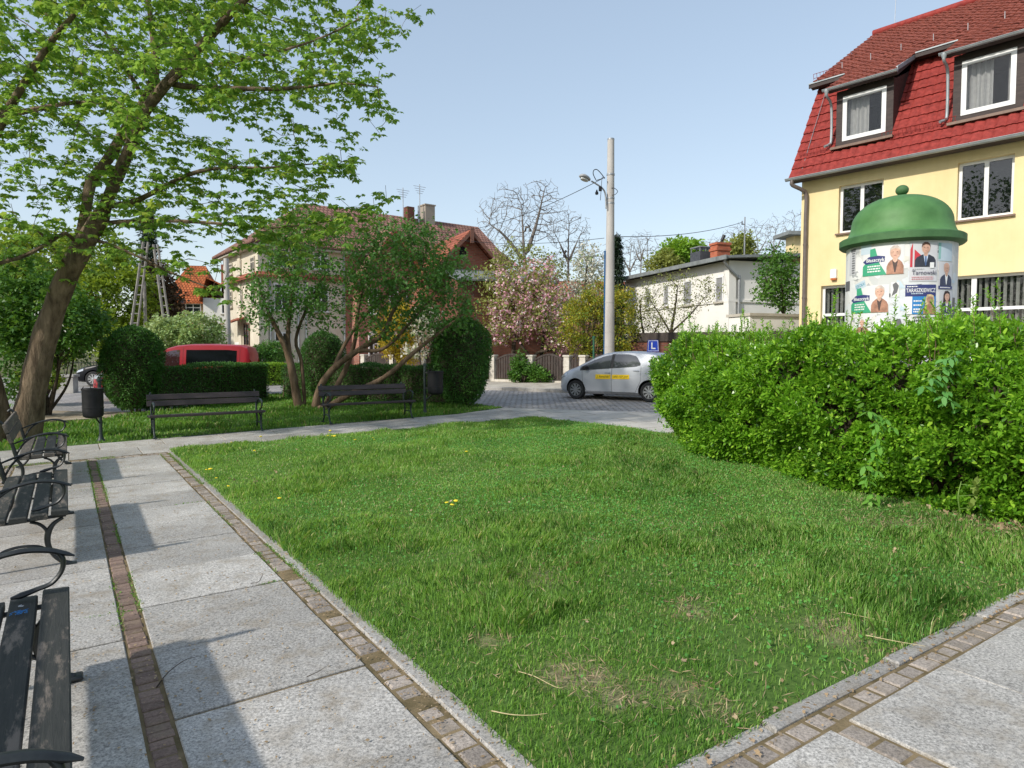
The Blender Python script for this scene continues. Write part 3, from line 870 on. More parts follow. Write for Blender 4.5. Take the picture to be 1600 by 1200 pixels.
def litter():
    g = np.random.default_rng(41)
    # dry leaves on the lawn and under the hedge, flecks on the slabs: nobody could count them
    n = 9000
    X = g.uniform(-7, 6.5, n); Y = g.uniform(2.2, 14, n)
    k = inpoly(X, Y, LAWN) & (g.uniform(size=n) < .05 + .25 * np.clip(f_bare(X, Y), 0, 1))
    X, Y = X[k], Y[k]; N = len(X)
    P0 = np.stack([X, Y, gz(X, Y) + mound(X, Y) + g.uniform(.03, .065, N)], 1)
    V = leaves(P0, rand_dirs(N, g) * [1, 1, .25], g.uniform(.010, .045, N) * g.uniform(.5, 1, N), 'maple', roll=1.1, g=g)
    # under the hedge
    n2 = 2000
    t = g.uniform(0, 1, n2) ** .6; hx = 3.3 + 2.3 * t + g.normal(size=n2) * .20; hy = 7.4 - 4.4 * t + g.normal(size=n2) * .16
    P1 = np.stack([hx, hy, gz(hx, hy) + .02 + g.uniform(0, .05, n2)], 1)
    V1 = leaves(P1, rand_dirs(n2, g) * [1, 1, .3], g.uniform(.025, .07, n2), 'maple', roll=1.1, g=g)
    n3 = 5200
    u = g.uniform(1.6, 14, n3); v = g.choice([.285, 1.29, 1.34, 1.29, 1.34, -.7, .9, .6, -.2, 0], n3) + g.normal(size=n3) * .09
    q = AX[None] * u[:, None] + BX[None] * v[:, None]
    P2 = np.stack([q[:, 0], q[:, 1], gz(q[:, 0], q[:, 1]) + .026], 1)
    V2 = leaves(P2, rand_dirs(n3, g) * [1, 1, .1], g.uniform(.010, .024, n3), 'dia', roll=.25, g=g)
    n4 = 520
    v = g.uniform(1.5, 7, n4); u = 1.66 + g.normal(size=n4) * .06
    q = AX[None] * u[:, None] + BX[None] * v[:, None]
    P3 = np.stack([q[:, 0], q[:, 1], gz(q[:, 0], q[:, 1]) + .024], 1)
    V3 = leaves(P3, rand_dirs(n4, g) * [1, 1, .15], g.uniform(.007, .026, n4), 'maple', roll=.9, g=g)
    pad = lambda A: np.concatenate([A, np.repeat(A[:, -1:], 10 - A.shape[1], 1) + np.arange(10 - A.shape[1])[None, :, None] * 1e-5], 1) if A.shape[1] < 10 else A
    o = fast_mesh('fallen_leaves', np.concatenate([pad(V), pad(V1), pad(V2), pad(V3)]), M['dry'])
    o['kind'] = 'stuff'
    # moss and grass tufts in the joints
    n5 = 15000
    lane = g.choice(6, n5, p=[.28, .17, .13, .12, .2, .1])
    u = np.where(lane < 4, g.uniform(1.0, 12.1, n5), 0); v = np.select([lane == 0, lane == 1, lane == 2, lane == 3], [1.358, .345, .232, 1.23], 0)
    jj = 3.17 + 1.55 * g.integers(-1, 6, n5)
    u = np.where(lane == 4, jj + g.normal(size=n5) * .008, u); v = np.where(lane == 4, g.uniform(-.6, 1.2, n5), v)
    u = np.where(lane == 5, 12.17 + g.normal(size=n5) * .07, u); v = np.where(lane == 5, g.uniform(-.8, 1.4, n5), v)
    clus = f_clov(u * 3.1, v * 3.1 + lane)
    keep = clus > .25
    u, v, lane = u[keep], v[keep], lane[keep]; N = len(u)
    v = v + g.normal(size=N) * .012
    q = AX[None] * u[:, None] + BX[None] * v[:, None]
    P4 = np.stack([q[:, 0], q[:, 1], gz(q[:, 0], q[:, 1]) + .012], 1)
    D = rand_dirs(N, g); D[:, 2] = np.abs(D[:, 2]) * .8 + .25
    o = fast_mesh('joint_weeds', leaves(P4, D, g.uniform(.010, .032, N), 'needle', g=g), M['grass2'])
    o['kind'] = 'stuff'
litter()

def dandelions():
    spots = [(700, 797), (705, 801), (712, 796), (322, 741), (330, 746), (338, 752), (356, 766), (437, 791), (398, 711), (517, 681), (513, 684), (520, 687), (524, 689),
             (556, 694), (583, 688), (585, 690), (728, 706), (729, 712), (361, 696), (322, 710), (408, 690), (700, 640)]
    spots = [s for s in spots if s != (700, 640)]
    hd = MB(); hd.lathe([(.002, 0), (.015, .004), (.021, .010), (.016, .015), (.004, .017)], 12, (0, 0, .075))
    st = MB(); st.tube([(0, 0, 0), (.004, .002, .04), (0, 0, .076)], .0022, 5)
    root = None
    for i, (x, y) in enumerate(spots):
        p = G(x, y + 3)
        if root is None:
            root = thing('dandelion', 'yellow dandelion flower blooming in the lawn', 'flower', (p[0], p[1], p[2] + .015), 0, 'dandelions in the lawn')
            hd.build('flower_head', M['dandelion'], root, 40); st.build('stalk', M['stalk'], root, 60)
            r = root
        else:
            r = copy_tree(root); r.location = (p[0], p[1], p[2] + .015)
        s = random.uniform(.8, 1.35); r.scale = (s, s, s * random.uniform(.7, 1.1)); r.rotation_euler = (0, random.uniform(-.2, .2), random.uniform(0, 6))
dandelions()

def twig(name, label, pix, rad, mat, lift=.02, group=None):
    pts = np.array([G(x, y) + [0, 0, lift] for x, y in pix])
    o = pts[len(pts) // 2].copy()
    mb = MB(); mb.tube(spline(pts, 5), np.linspace(rad, rad * .45, len(spline(pts, 5))), 6)
    b = mb.build(name, mat, None, 60, origin=o); b.location = o
    tag(b, label, 'twig', group)
twig('twig', 'thin dark twig lying across the brown clinker strip of the path', [(245, 1080), (262, 1058), (285, 1040), (300, 1034), (315, 1031)], .004, M['bark_dark'])
twig('twig', 'short dark twig beside a slab joint near the cobble edging', [(480, 1064), (495, 1057), (510, 1048)], .004, M['bark_dark'])
twig('twig', 'curved dark twig beside the joint under the worn brown stain on the slab', [(392, 917), (404, 914), (409, 906), (411, 902)], .005, M['bark_dark'])
twig('dry_stalk', 'long straw-coloured stalk at the edge of the lawn beside the near kerb corner', [(768, 1132), (800, 1138), (830, 1139), (855, 1136)], .0024, M['straw'], .06)
twig('dry_stalk', 'straw-coloured stalk arching over the bare patch of the lawn', [(810, 1068), (835, 1076), (870, 1094), (885, 1092)], .0024, M['straw'], .06)
twig('dry_stalk', 'pale stalk lying from the lawn onto the right-hand kerb', [(1352, 1008), (1395, 1017), (1445, 1026)], .0024, M['straw'], .055)
twig('dry_stalk', 'straight pale stalk in the lawn above the right-hand kerb', [(1318, 973), (1350, 980), (1392, 989)], .0024, M['straw'], .06)
# ------------------------------------------------------------------ benches and bins
def make_bench(label, woodseat, woodback, iron):
    t = thing('park_bench', label, 'bench')
    L = 2.1
    sb = MB()
    for k in range(4):
        y = .205 - k * .127
        z = .425 - (0.012 * (k > 0)) - .006 * k
        sb.box((random.uniform(-.006, .006), y, z), (L, .108, .042), 0, 0, Matrix.Rotation(R(-2 + k), 3, 'X'), .006)
    sb.build('seat', woodseat, t)
    bb = MB()
    for k, (y, z) in enumerate(((-.305, .630), (-.340, .752))):
        bb.box((random.uniform(-.006, .006), y, z), (L, .036, .112), 0, 0, Matrix.Rotation(R(16), 3, 'X'), .006)
    bb.build('backrest', woodback, t)
    for s in (-1, 1):
        x = s * (L / 2 - .075)
        fr = MB()
        def T(pts, r, flat=.75):
            p = spline([(x, a, b) for a, b in pts], 5)
            fr.tube(p, r if np.isscalar(r) else np.interp(np.linspace(0, 1, len(p)), np.linspace(0, 1, len(r)), r), 8, 0, True, flat)
        T([(.245, .392), (.10, .386), (-.08, .374), (-.27, .372)], .017)
        T([(.225, .375), (.165, .335), (.130, .27), (.125, .19), (.155, .105), (.205, .045), (.265, .012)], [.014, .018, .024, .022, .018, .018, .022], .9)
        T([(.02, .368), (.075, .345), (.115, .30), (.128, .25)], .016)
        T([(-.25, .375), (-.205, .30), (-.190, .21), (-.215, .11), (-.27, .04), (-.32, .012)], [.018, .022, .02, .018, .018, .022], .9)
        T([(.14, .13), (.07, .175), (-.03, .19), (-.13, .175), (-.20, .13)], .014)
        T([(-.235, .36), (-.262, .46), (-.285, .56), (-.325, .69), (-.368, .80), (-.40, .835), (-.425, .81)], [.022, .022, .02, .018, .017, .018, .02], .9)
        fr.box((x, .262, .010), (.075, .085, .020), 0, 0, None, .006)
        fr.box((x, -.318, .010), (.075, .085, .020), 0, 0, None, .006)
        fr.build('side_frame', iron, t, 50)
        ar = MB()
        def T2(pts, r, flat):
            p = spline([(x, a, b) for a, b in pts], 6)
            ar.tube(p, np.interp(np.linspace(0, 1, len(p)), np.linspace(0, 1, len(r)), r), 8, 0, True, flat)
        T2([(-.285, .555), (-.18, .60), (-.05, .645), (.07, .667), (.17, .658), (.245, .630), (.285, .612)], [.012, .016, .018, .02, .021, .018, .006], .7)
        T2([(.215, .645), (.238, .60), (.230, .545), (.190, .495), (.13, .475), (.07, .458), (.03, .452)], [.016, .017, .016, .016, .017, .022, .008], .7)
        T2([(-.06, .642), (-.14, .59), (-.20, .52), (-.245, .43)], [.012, .014, .014, .012], .8)
        ar.build('armrest', iron, t, 50)
    return t

left = [(2.87, 'weathered dark bench nearest the camera, seat slats worn down to grey grain', M['wood_old'], M['wood_old']),
        (7.05, 'middle bench of the three on the left, bare grey slats and curled arm', M['wood_old'], M['wood_grey']),
        (10.87, 'farthest of the left-hand benches, pale greyed slats in front of the maple trunk', M['wood_grey'], M['wood_grey'])]
for u, lab, ws, wb in left:
    b = make_bench(lab, ws, wb, M['iron'])
    c = uv(u, -.275, .020)
    b.location = c; b.rotation_euler = (0, 0, R(-56.2))
    b['group'] = 'benches along the slab path'
    if u < 3:
        g = MB()
        gr = np.random.default_rng(5)
        def mark(u0, v0, n, w, mat):
            p = np.stack([np.linspace(0, 1, n) * w + u0, v0 + gr.uniform(-.012, .012, n), np.full(n, .4385)], 1)
            g.tube(p, .0012, 4, mat)
        for k in range(5): mark(-.82 + .0 * k, .072 + .012 * (k - 2), 9, .055, 0)
        mark(-.90, .074, 7, .03, 1)
        g.build('graffiti_mark', [flat('blue_pen', (.03, .22, .55)), flat('white_pen', (.6, .62, .65))], b)
far = [(2.33, 14.36, 'dark plum-brown bench in front of the low clipped hedge, beside the corner bin'),
       (5.72, 14.40, 'dark plum-brown bench in front of the lilac stems, next to a tall-posted bin')]
for v, u, lab in far:
    b = make_bench(lab, M['wood_plum'], M['wood_plum'], M['iron_green'])
    b.location = uv(u, v, .018); b.rotation_euler = (0, 0, math.atan2(-.556, -.831))
    b['group'] = 'benches across the lawn'

def make_bin(label, loc, rz):
    t = thing('litter_bin', label, 'litter bin', loc, rz)
    p = MB()
    p.lathe([(.085, 0), (.085, .02), (.062, .045), (.048, .08), (.036, .12), (.034, .16), (.034, 1.14), (.052, 1.145), (.052, 1.175), (.030, 1.19), (.03, 1.20)], 20)
    p.build('post', M['iron_green'], t, 40)
    br = MB()
    for z in (.62, .98): br.box((0, -.06, z), (.05, .09, .035), 0, 0, None, .004)
    br.tube(spline([(0, -.035, .36), (0, -.10, .40), (0, -.18, .47)], 5), .016, 8)
    br.build('bracket', M['iron'], t, 40)
    b = MB()
    c = (0, -.285, 0)
    prof = [(.06, .470), (.13, .480), (.175, .505), (.186, .53), (.190, .62), (.190, .655), (.196, .66), (.196, .672), (.190, .677), (.192, .98),
            (.200, .985), (.200, 1.012), (.186, 1.014), (.182, .99), (.178, .56), (.05, .55)]
    b.lathe(prof, 28, c)
    b.build('bucket', M['bin'], t, 40)
    rim = MB()
    ang = np.linspace(0, 2 * math.pi, 29)
    rim.tube(np.stack([np.cos(ang) * .196, -.285 + np.sin(ang) * .196, np.full(29, 1.014)], 1), .009, 6)
    for a in (.6, 2.2, 3.8, 5.4):
        rim.tube([(math.cos(a) * .192, -.285 + math.sin(a) * .192, 1.01), (math.cos(a) * .15, -.285 + math.sin(a) * .15, 1.055)], .007, 6)
    rim.build('rim', M['bin'], t, 40)
    return t
p = G(158, 690)
make_bin('black litter bin at the corner of the paths, body hiding its post', p + [0, 0, .0], R(6)).scale = (.9, .9, 1.0)
p = G(664, 648)
make_bin('black litter bin hung on a taller capped post beside the round-topped bush', p, R(72)).scale = (1, 1, 1.06)
# ------------------------------------------------------------------ trees, shrubs, hedges
def colonize(limbs, attr, step=.25, di=1.6, dk=.4, iters=70, seed=0, trop=(0, 0, 0.0), maxn=9000):
    """limbs: list of (pts (k,3), radii (k,), parent_limb or None). Returns pos, parent, rman"""
    g = np.random.default_rng(seed)
    pos = []; par = []; rman = []
    ends = []
    for pts, rad in limbs:
        sp = spline(pts, 4)
        seg = np.r_[0, np.cumsum(np.linalg.norm(np.diff(sp, axis=0), axis=1))]
        n = max(2, int(seg[-1] / step) + 1)
        s = np.linspace(0, seg[-1], n)
        q = np.stack([np.interp(s, seg, sp[:, i]) for i in range(3)], 1)
        rr = np.interp(np.linspace(0, 1, n), np.linspace(0, 1, len(rad)), rad)
        p0 = -1
        if pos:
            dd = np.linalg.norm(np.array(pos) - q[0], axis=1); j = int(dd.argmin())
            if dd[j] < step * 1.6: p0 = j
        for i in range(n):
            if i == 0 and p0 >= 0: last = p0; continue
            par.append(p0 if i == 0 else last); pos.append(q[i]); rman.append(rr[i]); last = len(pos) - 1
    attr = np.array(attr, float)
    P_ = np.array(pos); 
    d = np.linalg.norm(attr[:, None] - P_[None], axis=2)
    ni = d.argmin(1); nd_ = d[np.arange(len(attr)), ni]
    trop = np.array(trop)
    for it in range(iters):
        m = nd_ < di if it > 3 else nd_ < di * 1.6
        if not m.any():
            break
        idx = ni[m]; v = attr[m] - P_[idx]; v /= np.maximum(1e-6, np.linalg.norm(v, axis=1))[:, None]
        u, inv = np.unique(idx, return_inverse=True)
        acc = np.zeros((len(u), 3)); np.add.at(acc, inv, v)
        acc = acc / np.maximum(1e-6, np.linalg.norm(acc, axis=1))[:, None] + trop + g.normal(size=acc.shape) * (.22 if step < .3 else .10)
        acc /= np.maximum(1e-6, np.linalg.norm(acc, axis=1))[:, None]
        new = P_[u] + acc * step
        base = len(P_)
        P_ = np.concatenate([P_, new]); par += list(u); rman += [0.0] * len(u)
        dn = np.linalg.norm(attr[:, None] - new[None], axis=2)
        j = dn.argmin(1); dj = dn[np.arange(len(attr)), j]
        b = dj < nd_
        ni = np.where(b, base + j, ni); nd_ = np.where(b, dj, nd_)
        keep = nd_ > dk
        attr, ni, nd_ = attr[keep], ni[keep], nd_[keep]
        if len(attr) == 0 or len(P_) > maxn: break
    return P_, np.array(par), np.array(rman)

def tree_mesh(P_, par, rman, rmin=.005, ex=2.4, sides=(9, 5, 3), fac=1.0):
    n = len(P_)
    ch = [[] for _ in range(n)]
    for i, p in enumerate(par):
        if p >= 0: ch[p].append(i)
    r = np.zeros(n)
    for i in range(n - 1, -1, -1):
        r[i] = rmin if not ch[i] else sum(r[c] ** ex for c in ch[i]) ** (1 / ex)
    r = np.where(rman > 0, rman, r * fac)
    for i in range(n):
        if par[i] >= 0 and rman[i] == 0: r[i] = min(r[i], r[par[i]] * .92)
    mb = MB()
    stack = [(-1, i) for i in range(n) if par[i] < 0]
    while stack:
        a, i = stack.pop()
        chain = ([a] if a >= 0 else []) + [i]
        while ch[i]:
            c = sorted(ch[i], key=lambda k: -r[k])
            for k in c[1:]: stack.append((i, k))
            i = c[0]; chain.append(i)
        if len(chain) < 2: continue
        pts = P_[chain]; rad = r[chain].copy()
        if a >= 0: rad[0] = rad[1]
        if rad.max() > .05: rad = rad * (1 + .05 * np.sin(np.arange(len(rad)) * 1.9 + i) + .035 * np.sin(np.arange(len(rad)) * .77 + 2))
        s = sides[0] if rad.max() > .05 else sides[1] if rad.max() > .015 else sides[2]
        mb.tube(pts, rad, s, 0, s > 5)
    tipmask = r < rmin * 2.6
    d = np.where(par[:, None] >= 0, P_ - P_[np.maximum(par, 0)], [0, 0, 1.0])
    return mb, r, d, ch

def ell_points(ells, n, g, shell=.0, noise_amp=.18):
    out = []
    vol = np.array([e[1][0] * e[1][1] * e[1][2] for e in ells]); vol = vol / vol.sum()
    for (c, rr), w in zip(ells, vol):
        k = max(4, int(n * w))
        d = rand_dirs(k, g)
        u = (shell + (1 - shell) * g.uniform(0, 1, k)) ** (1 / 3)
        bump_ = 1 + noise_amp * np.sin(d[:, 0] * 5 + c[0]) * np.cos(d[:, 1] * 4 + d[:, 2] * 5 + c[2])
        out.append(np.asarray(c) + d * (u * bump_)[:, None] * np.asarray(rr))
    return np.concatenate(out)

def pe(x, y, Y, rx, ry, rd):
    """ellipsoid seen at pixel x,y, depth Y, radii in pixels, depth radius in metres"""
    k = Y / F_PX
    return (P(x, y, Y), (rx * k, rd, ry * k))

def node_leaves(P_, d, r, rmax, per, size, kind, g, droop=.3, spreadr=.12, keepf=None):
    idx = np.where(r < rmax)[0]
    if keepf is not None: idx = idx[keepf(P_[idx])]
    if kind == 'maple':
        # umbrella-like tufts of drooping young leaves
        idx = np.repeat(idx, per); K = len(idx)
        c = P_[idx] + g.normal(size=(K, 3)) * .10 - d[idx] * g.uniform(0, 1, K)[:, None]
        j = np.repeat(np.arange(K), 6); N = len(j)
        a = np.tile(np.arange(6) * 1.047, K) + np.repeat(g.uniform(0, 6.28, K), 6) + g.normal(size=N) * .3
        dr = np.repeat(g.uniform(.1, .9, K), 6) + g.normal(size=N) * .2
        D = np.stack([np.cos(a), np.sin(a), -dr], 1)
        s_ = size * np.repeat(g.uniform(.65, 1.2, K), 6) * g.uniform(.75, 1.15, N)
        return leaves(c[j] + D * .03, D, s_, kind, roll=.25, g=g)
    idx = np.repeat(idx, per)
    N = len(idx)
    dd = d[idx] / np.maximum(1e-6, np.linalg.norm(d[idx], axis=1))[:, None]
    p = P_[idx] + g.normal(size=(N, 3)) * spreadr - d[idx] * g.uniform(0, 1, N)[:, None]
    D = dd * .6 + rand_dirs(N, g) * .9 + np.array([0, 0, -droop])
    return leaves(p, D, size * g.uniform(.6, 1.25, N), kind, g=g)

def tree(name, label, cat, base, limbs, ells, nattr, leafargs, bark, leafm, seed=1, step=.25, di=1.6, dk=.4, rmin=.005, group=None, shell=.1,
         trop=(0, 0, .05), fac=1.0, iters=70, keepf=None, crown_mats=None, sides=(9, 5, 3), extra_leaves=None):
    g = np.random.default_rng(seed)
    at = ell_points(ells, nattr, g, shell)
    P_, par, rm = colonize(limbs, at, step, di, dk, iters, seed, trop)
    mb, r, d, ch = tree_mesh(P_, par, rm, rmin, fac=fac, sides=sides)
    base = np.asarray(base, float)
    t = thing(name, label, cat, base, 0, group)
    mb.build('trunk', bark, t, 60, origin=base, fixn=False)
    V = None
    if leafargs:
        V = node_leaves(P_, d, r, *leafargs, g=g, keepf=keepf)
        if extra_leaves is not None: V = np.concatenate([V, extra_leaves(g)])
        fast_mesh('crown', V, leafm, t, origin=base)
    print('TREE', name, len(P_), 0 if V is None else len(V))
    return t

def px(pts):
    return np.array([P(x, y, Y) for x, y, Y in pts])

# --- the maple that frames the picture
b0 = G(38, 690) + [0, 0, -.05]
limbs = [
 (np.vstack([b0, px([(45, 647, 12.62), (64, 553, 12.5), (83, 489, 12.4), (107, 428, 12.3), (133, 380, 12.2), (157, 340, 12.0)])]), [0.3, 0.25, 0.22, 0.205, 0.195, 0.175, 0.15]),
 (px([(157, 340, 12.0), (182, 280, 11.8), (202, 235, 11.7), (223, 181, 11.5), (256, 136, 11.3), (305, 82, 11.0), (350, 33, 10.8), (400, -20, 10.5), (440, -80, 10.3)]), [0.112, 0.1, 0.096, 0.092, 0.084, 0.072, 0.064, 0.048, 0.032]),
 (px([(120, 400, 12.25), (124, 385, 12.3), (136, 322, 12.5), (142, 285, 12.7), (173, 243, 12.8), (198, 198, 12.8), (227, 157, 12.9), (243, 111, 13.0), (240, 60, 13.1), (232, 0, 13.2), (228, -90, 13.3)]), [0.096, 0.096, 0.096, 0.092, 0.092, 0.088, 0.076, 0.064, 0.048, 0.04, 0.024]),
 (px([(243, 125, 11.4), (290, 135, 11.3), (355, 138, 11.1), (420, 139, 10.9), (470, 137, 10.8), (530, 130, 10.7), (590, 136, 10.6)]), [0.06, 0.048, 0.04, 0.0336, 0.0272, 0.016, 0.0096]),
 (px([(165, 322, 12.0), (200, 318, 11.9), (231, 305, 11.7), (297, 272, 11.4), (350, 262, 11.2), (420, 262, 11.0), (500, 255, 10.9)]), [0.056, 0.048, 0.0416, 0.032, 0.024, 0.016, 0.0096]),
 (px([(150, 352, 12.1), (185, 347, 11.9), (240, 345, 11.6), (289, 346, 11.4), (350, 350, 11.2), (412, 356, 11.0), (470, 352, 10.9), (540, 342, 10.8)]), [0.048, 0.04, 0.036, 0.032, 0.024, 0.016, 0.0112, 0.0064]),
 (px([(140, 372, 12.1), (180, 385, 11.8), (225, 405, 11.6), (265, 425, 11.4), (310, 443, 11.2), (350, 458, 11.0)]), [0.036, 0.0288, 0.024, 0.0208, 0.0144, 0.0064]),
 (px([(128, 390, 12.2), (112, 372, 11.8), (101, 364, 11.5), (75, 380, 11.2), (53, 393, 11.0), (25, 405, 10.8), (-20, 415, 10.4)]), [0.04, 0.036, 0.0336, 0.0336, 0.0336, 0.032, 0.028]),
 (px([(110, 424, 12.3), (92, 400, 11.9), (60, 360, 11.6), (20, 345, 11.3), (-40, 330, 11)]), [0.028, 0.024, 0.02, 0.0176, 0.012]),
 (px([(256, 136, 11.3), (300, 105, 10.7), (345, 100, 10.3), (420, 85, 10), (500, 60, 9.8), (560, 30, 9.7)]), [0.048, 0.04, 0.032, 0.024, 0.016, 0.0096]),
 (px([(227, 157, 12.9), (205, 120, 13.2), (170, 60, 13.6), (140, 0, 14), (120, -60, 14.2)]), [0.048, 0.04, 0.032, 0.024, 0.016]),
 # second stem leaning out to the left
 (np.vstack([b0 + [-.42, -.1, 0], px([(2, 640, 12.4), (-22, 560, 12.1), (-50, 450, 11.7), (-45, 330, 11.3), (-25, 250, 11.0), (8, 181, 10.8), (50, 111, 10.6), (82, 62, 10.5), (124, 12, 10.4), (160, -60, 10.3)])]), [.165, .14, .13, .12, .15, .13, .085, .065, .05, .035, .02]),
 (px([(-45, 330, 11.3), (-70, 240, 11.5), (-120, 120, 11.8), (-160, 20, 12)]), [.12, .1, .07, .04]),
 (px([(8, 181, 10.8), (60, 170, 10.6), (120, 160, 10.4), (180, 165, 10.2)]), [.05, .04, .03, .015]),
]
ells = [(P(330, 110, 11.2), (3.05, 2.6, 3.0)), (P(150, 60, 12.2), (2.6, 2.8, 3.2)), (P(400, 300, 11.1), (2.1, 1.7, 1.15)), (P(20, 170, 11.2), (2.4, 2.2, 3.0)), (P(460, 180, 10.9), (1.75, 1.7, 1.7)), (P(250, 360, 11.5), (1.9, 1.5, .75)), (P(480, 345, 10.9), (1.5, 1.3, .78)), (P(410, 382, 11.2), (1.1, .9, .55)),
        (P(330, -110, 11.2), (3.6, 3.0, 2.6)), (P(80, 330, 11.3), (2.0, 1.6, 1.2)), (P(-150, 120, 12), (2.4, 2.4, 3.0))]
tree('maple_tree', 'tall maple with young light-green leaves and leaning brown trunk, behind the left benches', 'tree', b0, limbs, ells, 3700,
     (.0125, 3, .098, 'maple'), M['bark'], M['l_maple'], seed=7, step=.24, di=1.5, dk=.36, rmin=.0055, trop=(0, 0, -.02), fac=.9)

# --- lilacs behind the far benches
bl = G(467, 638)
limbs = [(np.vstack([bl, px([(460, 600, 18.5), (452, 560, 18.5), (440, 530, 18.4), (425, 500, 18.4), (410, 465, 18.3)])]), [.13, .115, .10, .075, .055, .03]),
         (px([(452, 560, 18.5), (450, 520, 18.6), (455, 470, 18.7), (460, 420, 18.8)]), [.08, .06, .04, .02]),
         (np.vstack([bl + [.14, .1, 0], px([(474, 600, 18.6), (470, 560, 18.7), (462, 530, 18.8), (480, 480, 18.9), (500, 440, 19)])]), [.06, .05, .05, .045, .035, .02])]
ells = [pe(425, 455, 18.4, 48, 55, 1.1), pe(480, 440, 18.7, 50, 62, 1.2), pe(455, 385, 18.8, 55, 36, 1.0), pe(520, 480, 18.6, 30, 44, .8), pe(395, 490, 18.3, 24, 30, .6), pe(475, 352, 18.8, 62, 34, 1.0)]
tree('lilac_tree', 'upright lilac tree with dark green crown behind the gap between the two far benches', 'tree', bl, limbs, ells, 1300,
     (.014, 13, .092, 'heart'), M['bark_brown'], M['l_lilac'], seed=12, step=.16, di=1.0, dk=.26, rmin=.0055, trop=(0, 0, .05))
br = G(492, 640)
limbs = [(np.vstack([br, px([(500, 605, 18.0), (522, 575, 18.0), (560, 547, 17.9), (598, 522, 17.9), (612, 490, 17.9), (635, 450, 17.8)])]), [.11, .095, .085, .075, .065, .05, .03]),
         (np.vstack([br + [.25, -.1, 0], px([(545, 617, 17.6), (600, 590, 17.4), (650, 548, 17.3), (690, 517, 17.2), (722, 492, 17.2)])]), [.09, .08, .07, .06, .045, .025]),
         (np.vstack([br + [.18, .2, 0], px([(528, 600, 18.4), (545, 565, 18.5), (556, 525, 18.5), (560, 480, 18.4), (575, 430, 18.3)])]), [.085, .075, .065, .055, .045, .025]),
         (px([(522, 575, 18.0), (535, 545, 18.2), (560, 505, 18.3), (600, 465, 18.2), (660, 420, 18.0)]), [.06, .05, .045, .04, .02]),
         (px([(560, 547, 17.9), (600, 545, 17.7), (640, 505, 17.7), (680, 460, 17.6)]), [.06, .045, .035, .02])]
ells = [pe(640, 425, 18.0, 80, 70, 1.4), pe(690, 480, 17.6, 55, 50, 1.0), pe(575, 425, 18.3, 52, 62, 1.1), pe(600, 500, 18.0, 55, 40, .9), pe(630, 375, 18.2, 48, 38, .9), pe(705, 430, 17.8, 38, 48, .9), pe(722, 490, 17.4, 26, 36, .7), pe(600, 368, 18.3, 50, 34, .9), pe(668, 368, 18.1, 38, 32, .8)]
tree('lilac_tree', 'spreading lilac tree with slanting stems and dense green crown above the right far bench', 'tree', br, limbs, ells, 2700,
     (.014, 14, .092, 'heart'), M['bark_brown'], M['l_lilac'], seed=13, step=.17, di=1.0, dk=.26, rmin=.0055, trop=(0, 0, .05))

# --- leafy masses: shrubs and far trees built from leaf clumps round a branching frame
def shrub(name, label, cat, Y, base, ells_px, nclump, per, lsize, kind, leafm, bark, seed, stems=4, group=None, csz=.3, shell=.55, trunk_r=.05, trunk_to=None, droop=.1):
    g = np.random.default_rng(seed)
    ells = [pe(*e) for e in ells_px]
    b = np.array(base, float)
    t = thing(name, label, cat, b, 0, group)
    mb = MB()
    C = ell_points(ells, nclump, g, shell, .2)
    # stems run from the base to some of the clumps
    sel = C[g.choice(len(C), min(len(C), stems * 7), replace=False)]
    mains = [np.mean([np.asarray(e[0]) for e in ells], 0) + g.normal(size=3) * np.asarray(ells[0][1]) * .35 for _ in range(stems)]
    for k, mpt in enumerate(mains):
        mid = b * .55 + mpt * .45 + g.normal(size=3) * .12; mid[2] = (b[2] + mpt[2]) / 2
        st = b + np.append(g.normal(size=2) * trunk_r * 1.2, 0) if stems > 1 else b
        mb.tube(spline([st, mid, mpt], 5), np.linspace(trunk_r, trunk_r * .35, 11), 6)
    for s in sel:
        m0 = mains[int(np.argmin([np.linalg.norm(s - q) for q in mains]))]
        a = b * .35 + m0 * .65 if g.uniform() < .5 else m0
        mb.tube(spline([a, (a + s) / 2 + g.normal(size=3) * .1, s], 3), np.linspace(trunk_r * .3, trunk_r * .08, 7), 4, 0, False)
    mb.build('stems' if stems > 1 else 'trunk', bark, t, 60, origin=b, fixn=False)
    cs = csz * g.uniform(.5, 1.3, len(C))
    idx = np.repeat(np.arange(len(C)), per); N = len(idx)
    off = rand_dirs(N, g) * (g.uniform(0, 1, N) ** .5)[:, None] * cs[idx][:, None] * [1, 1, .75]
    D = off + rand_dirs(N, g) * .35 * csz + [0, 0, -droop * csz]
    V = leaves(C[idx] + off, D, lsize * g.uniform(.6, 1.3, N), kind, g=g)
    fast_mesh('crown', V, leafm, t, origin=b)
    return t

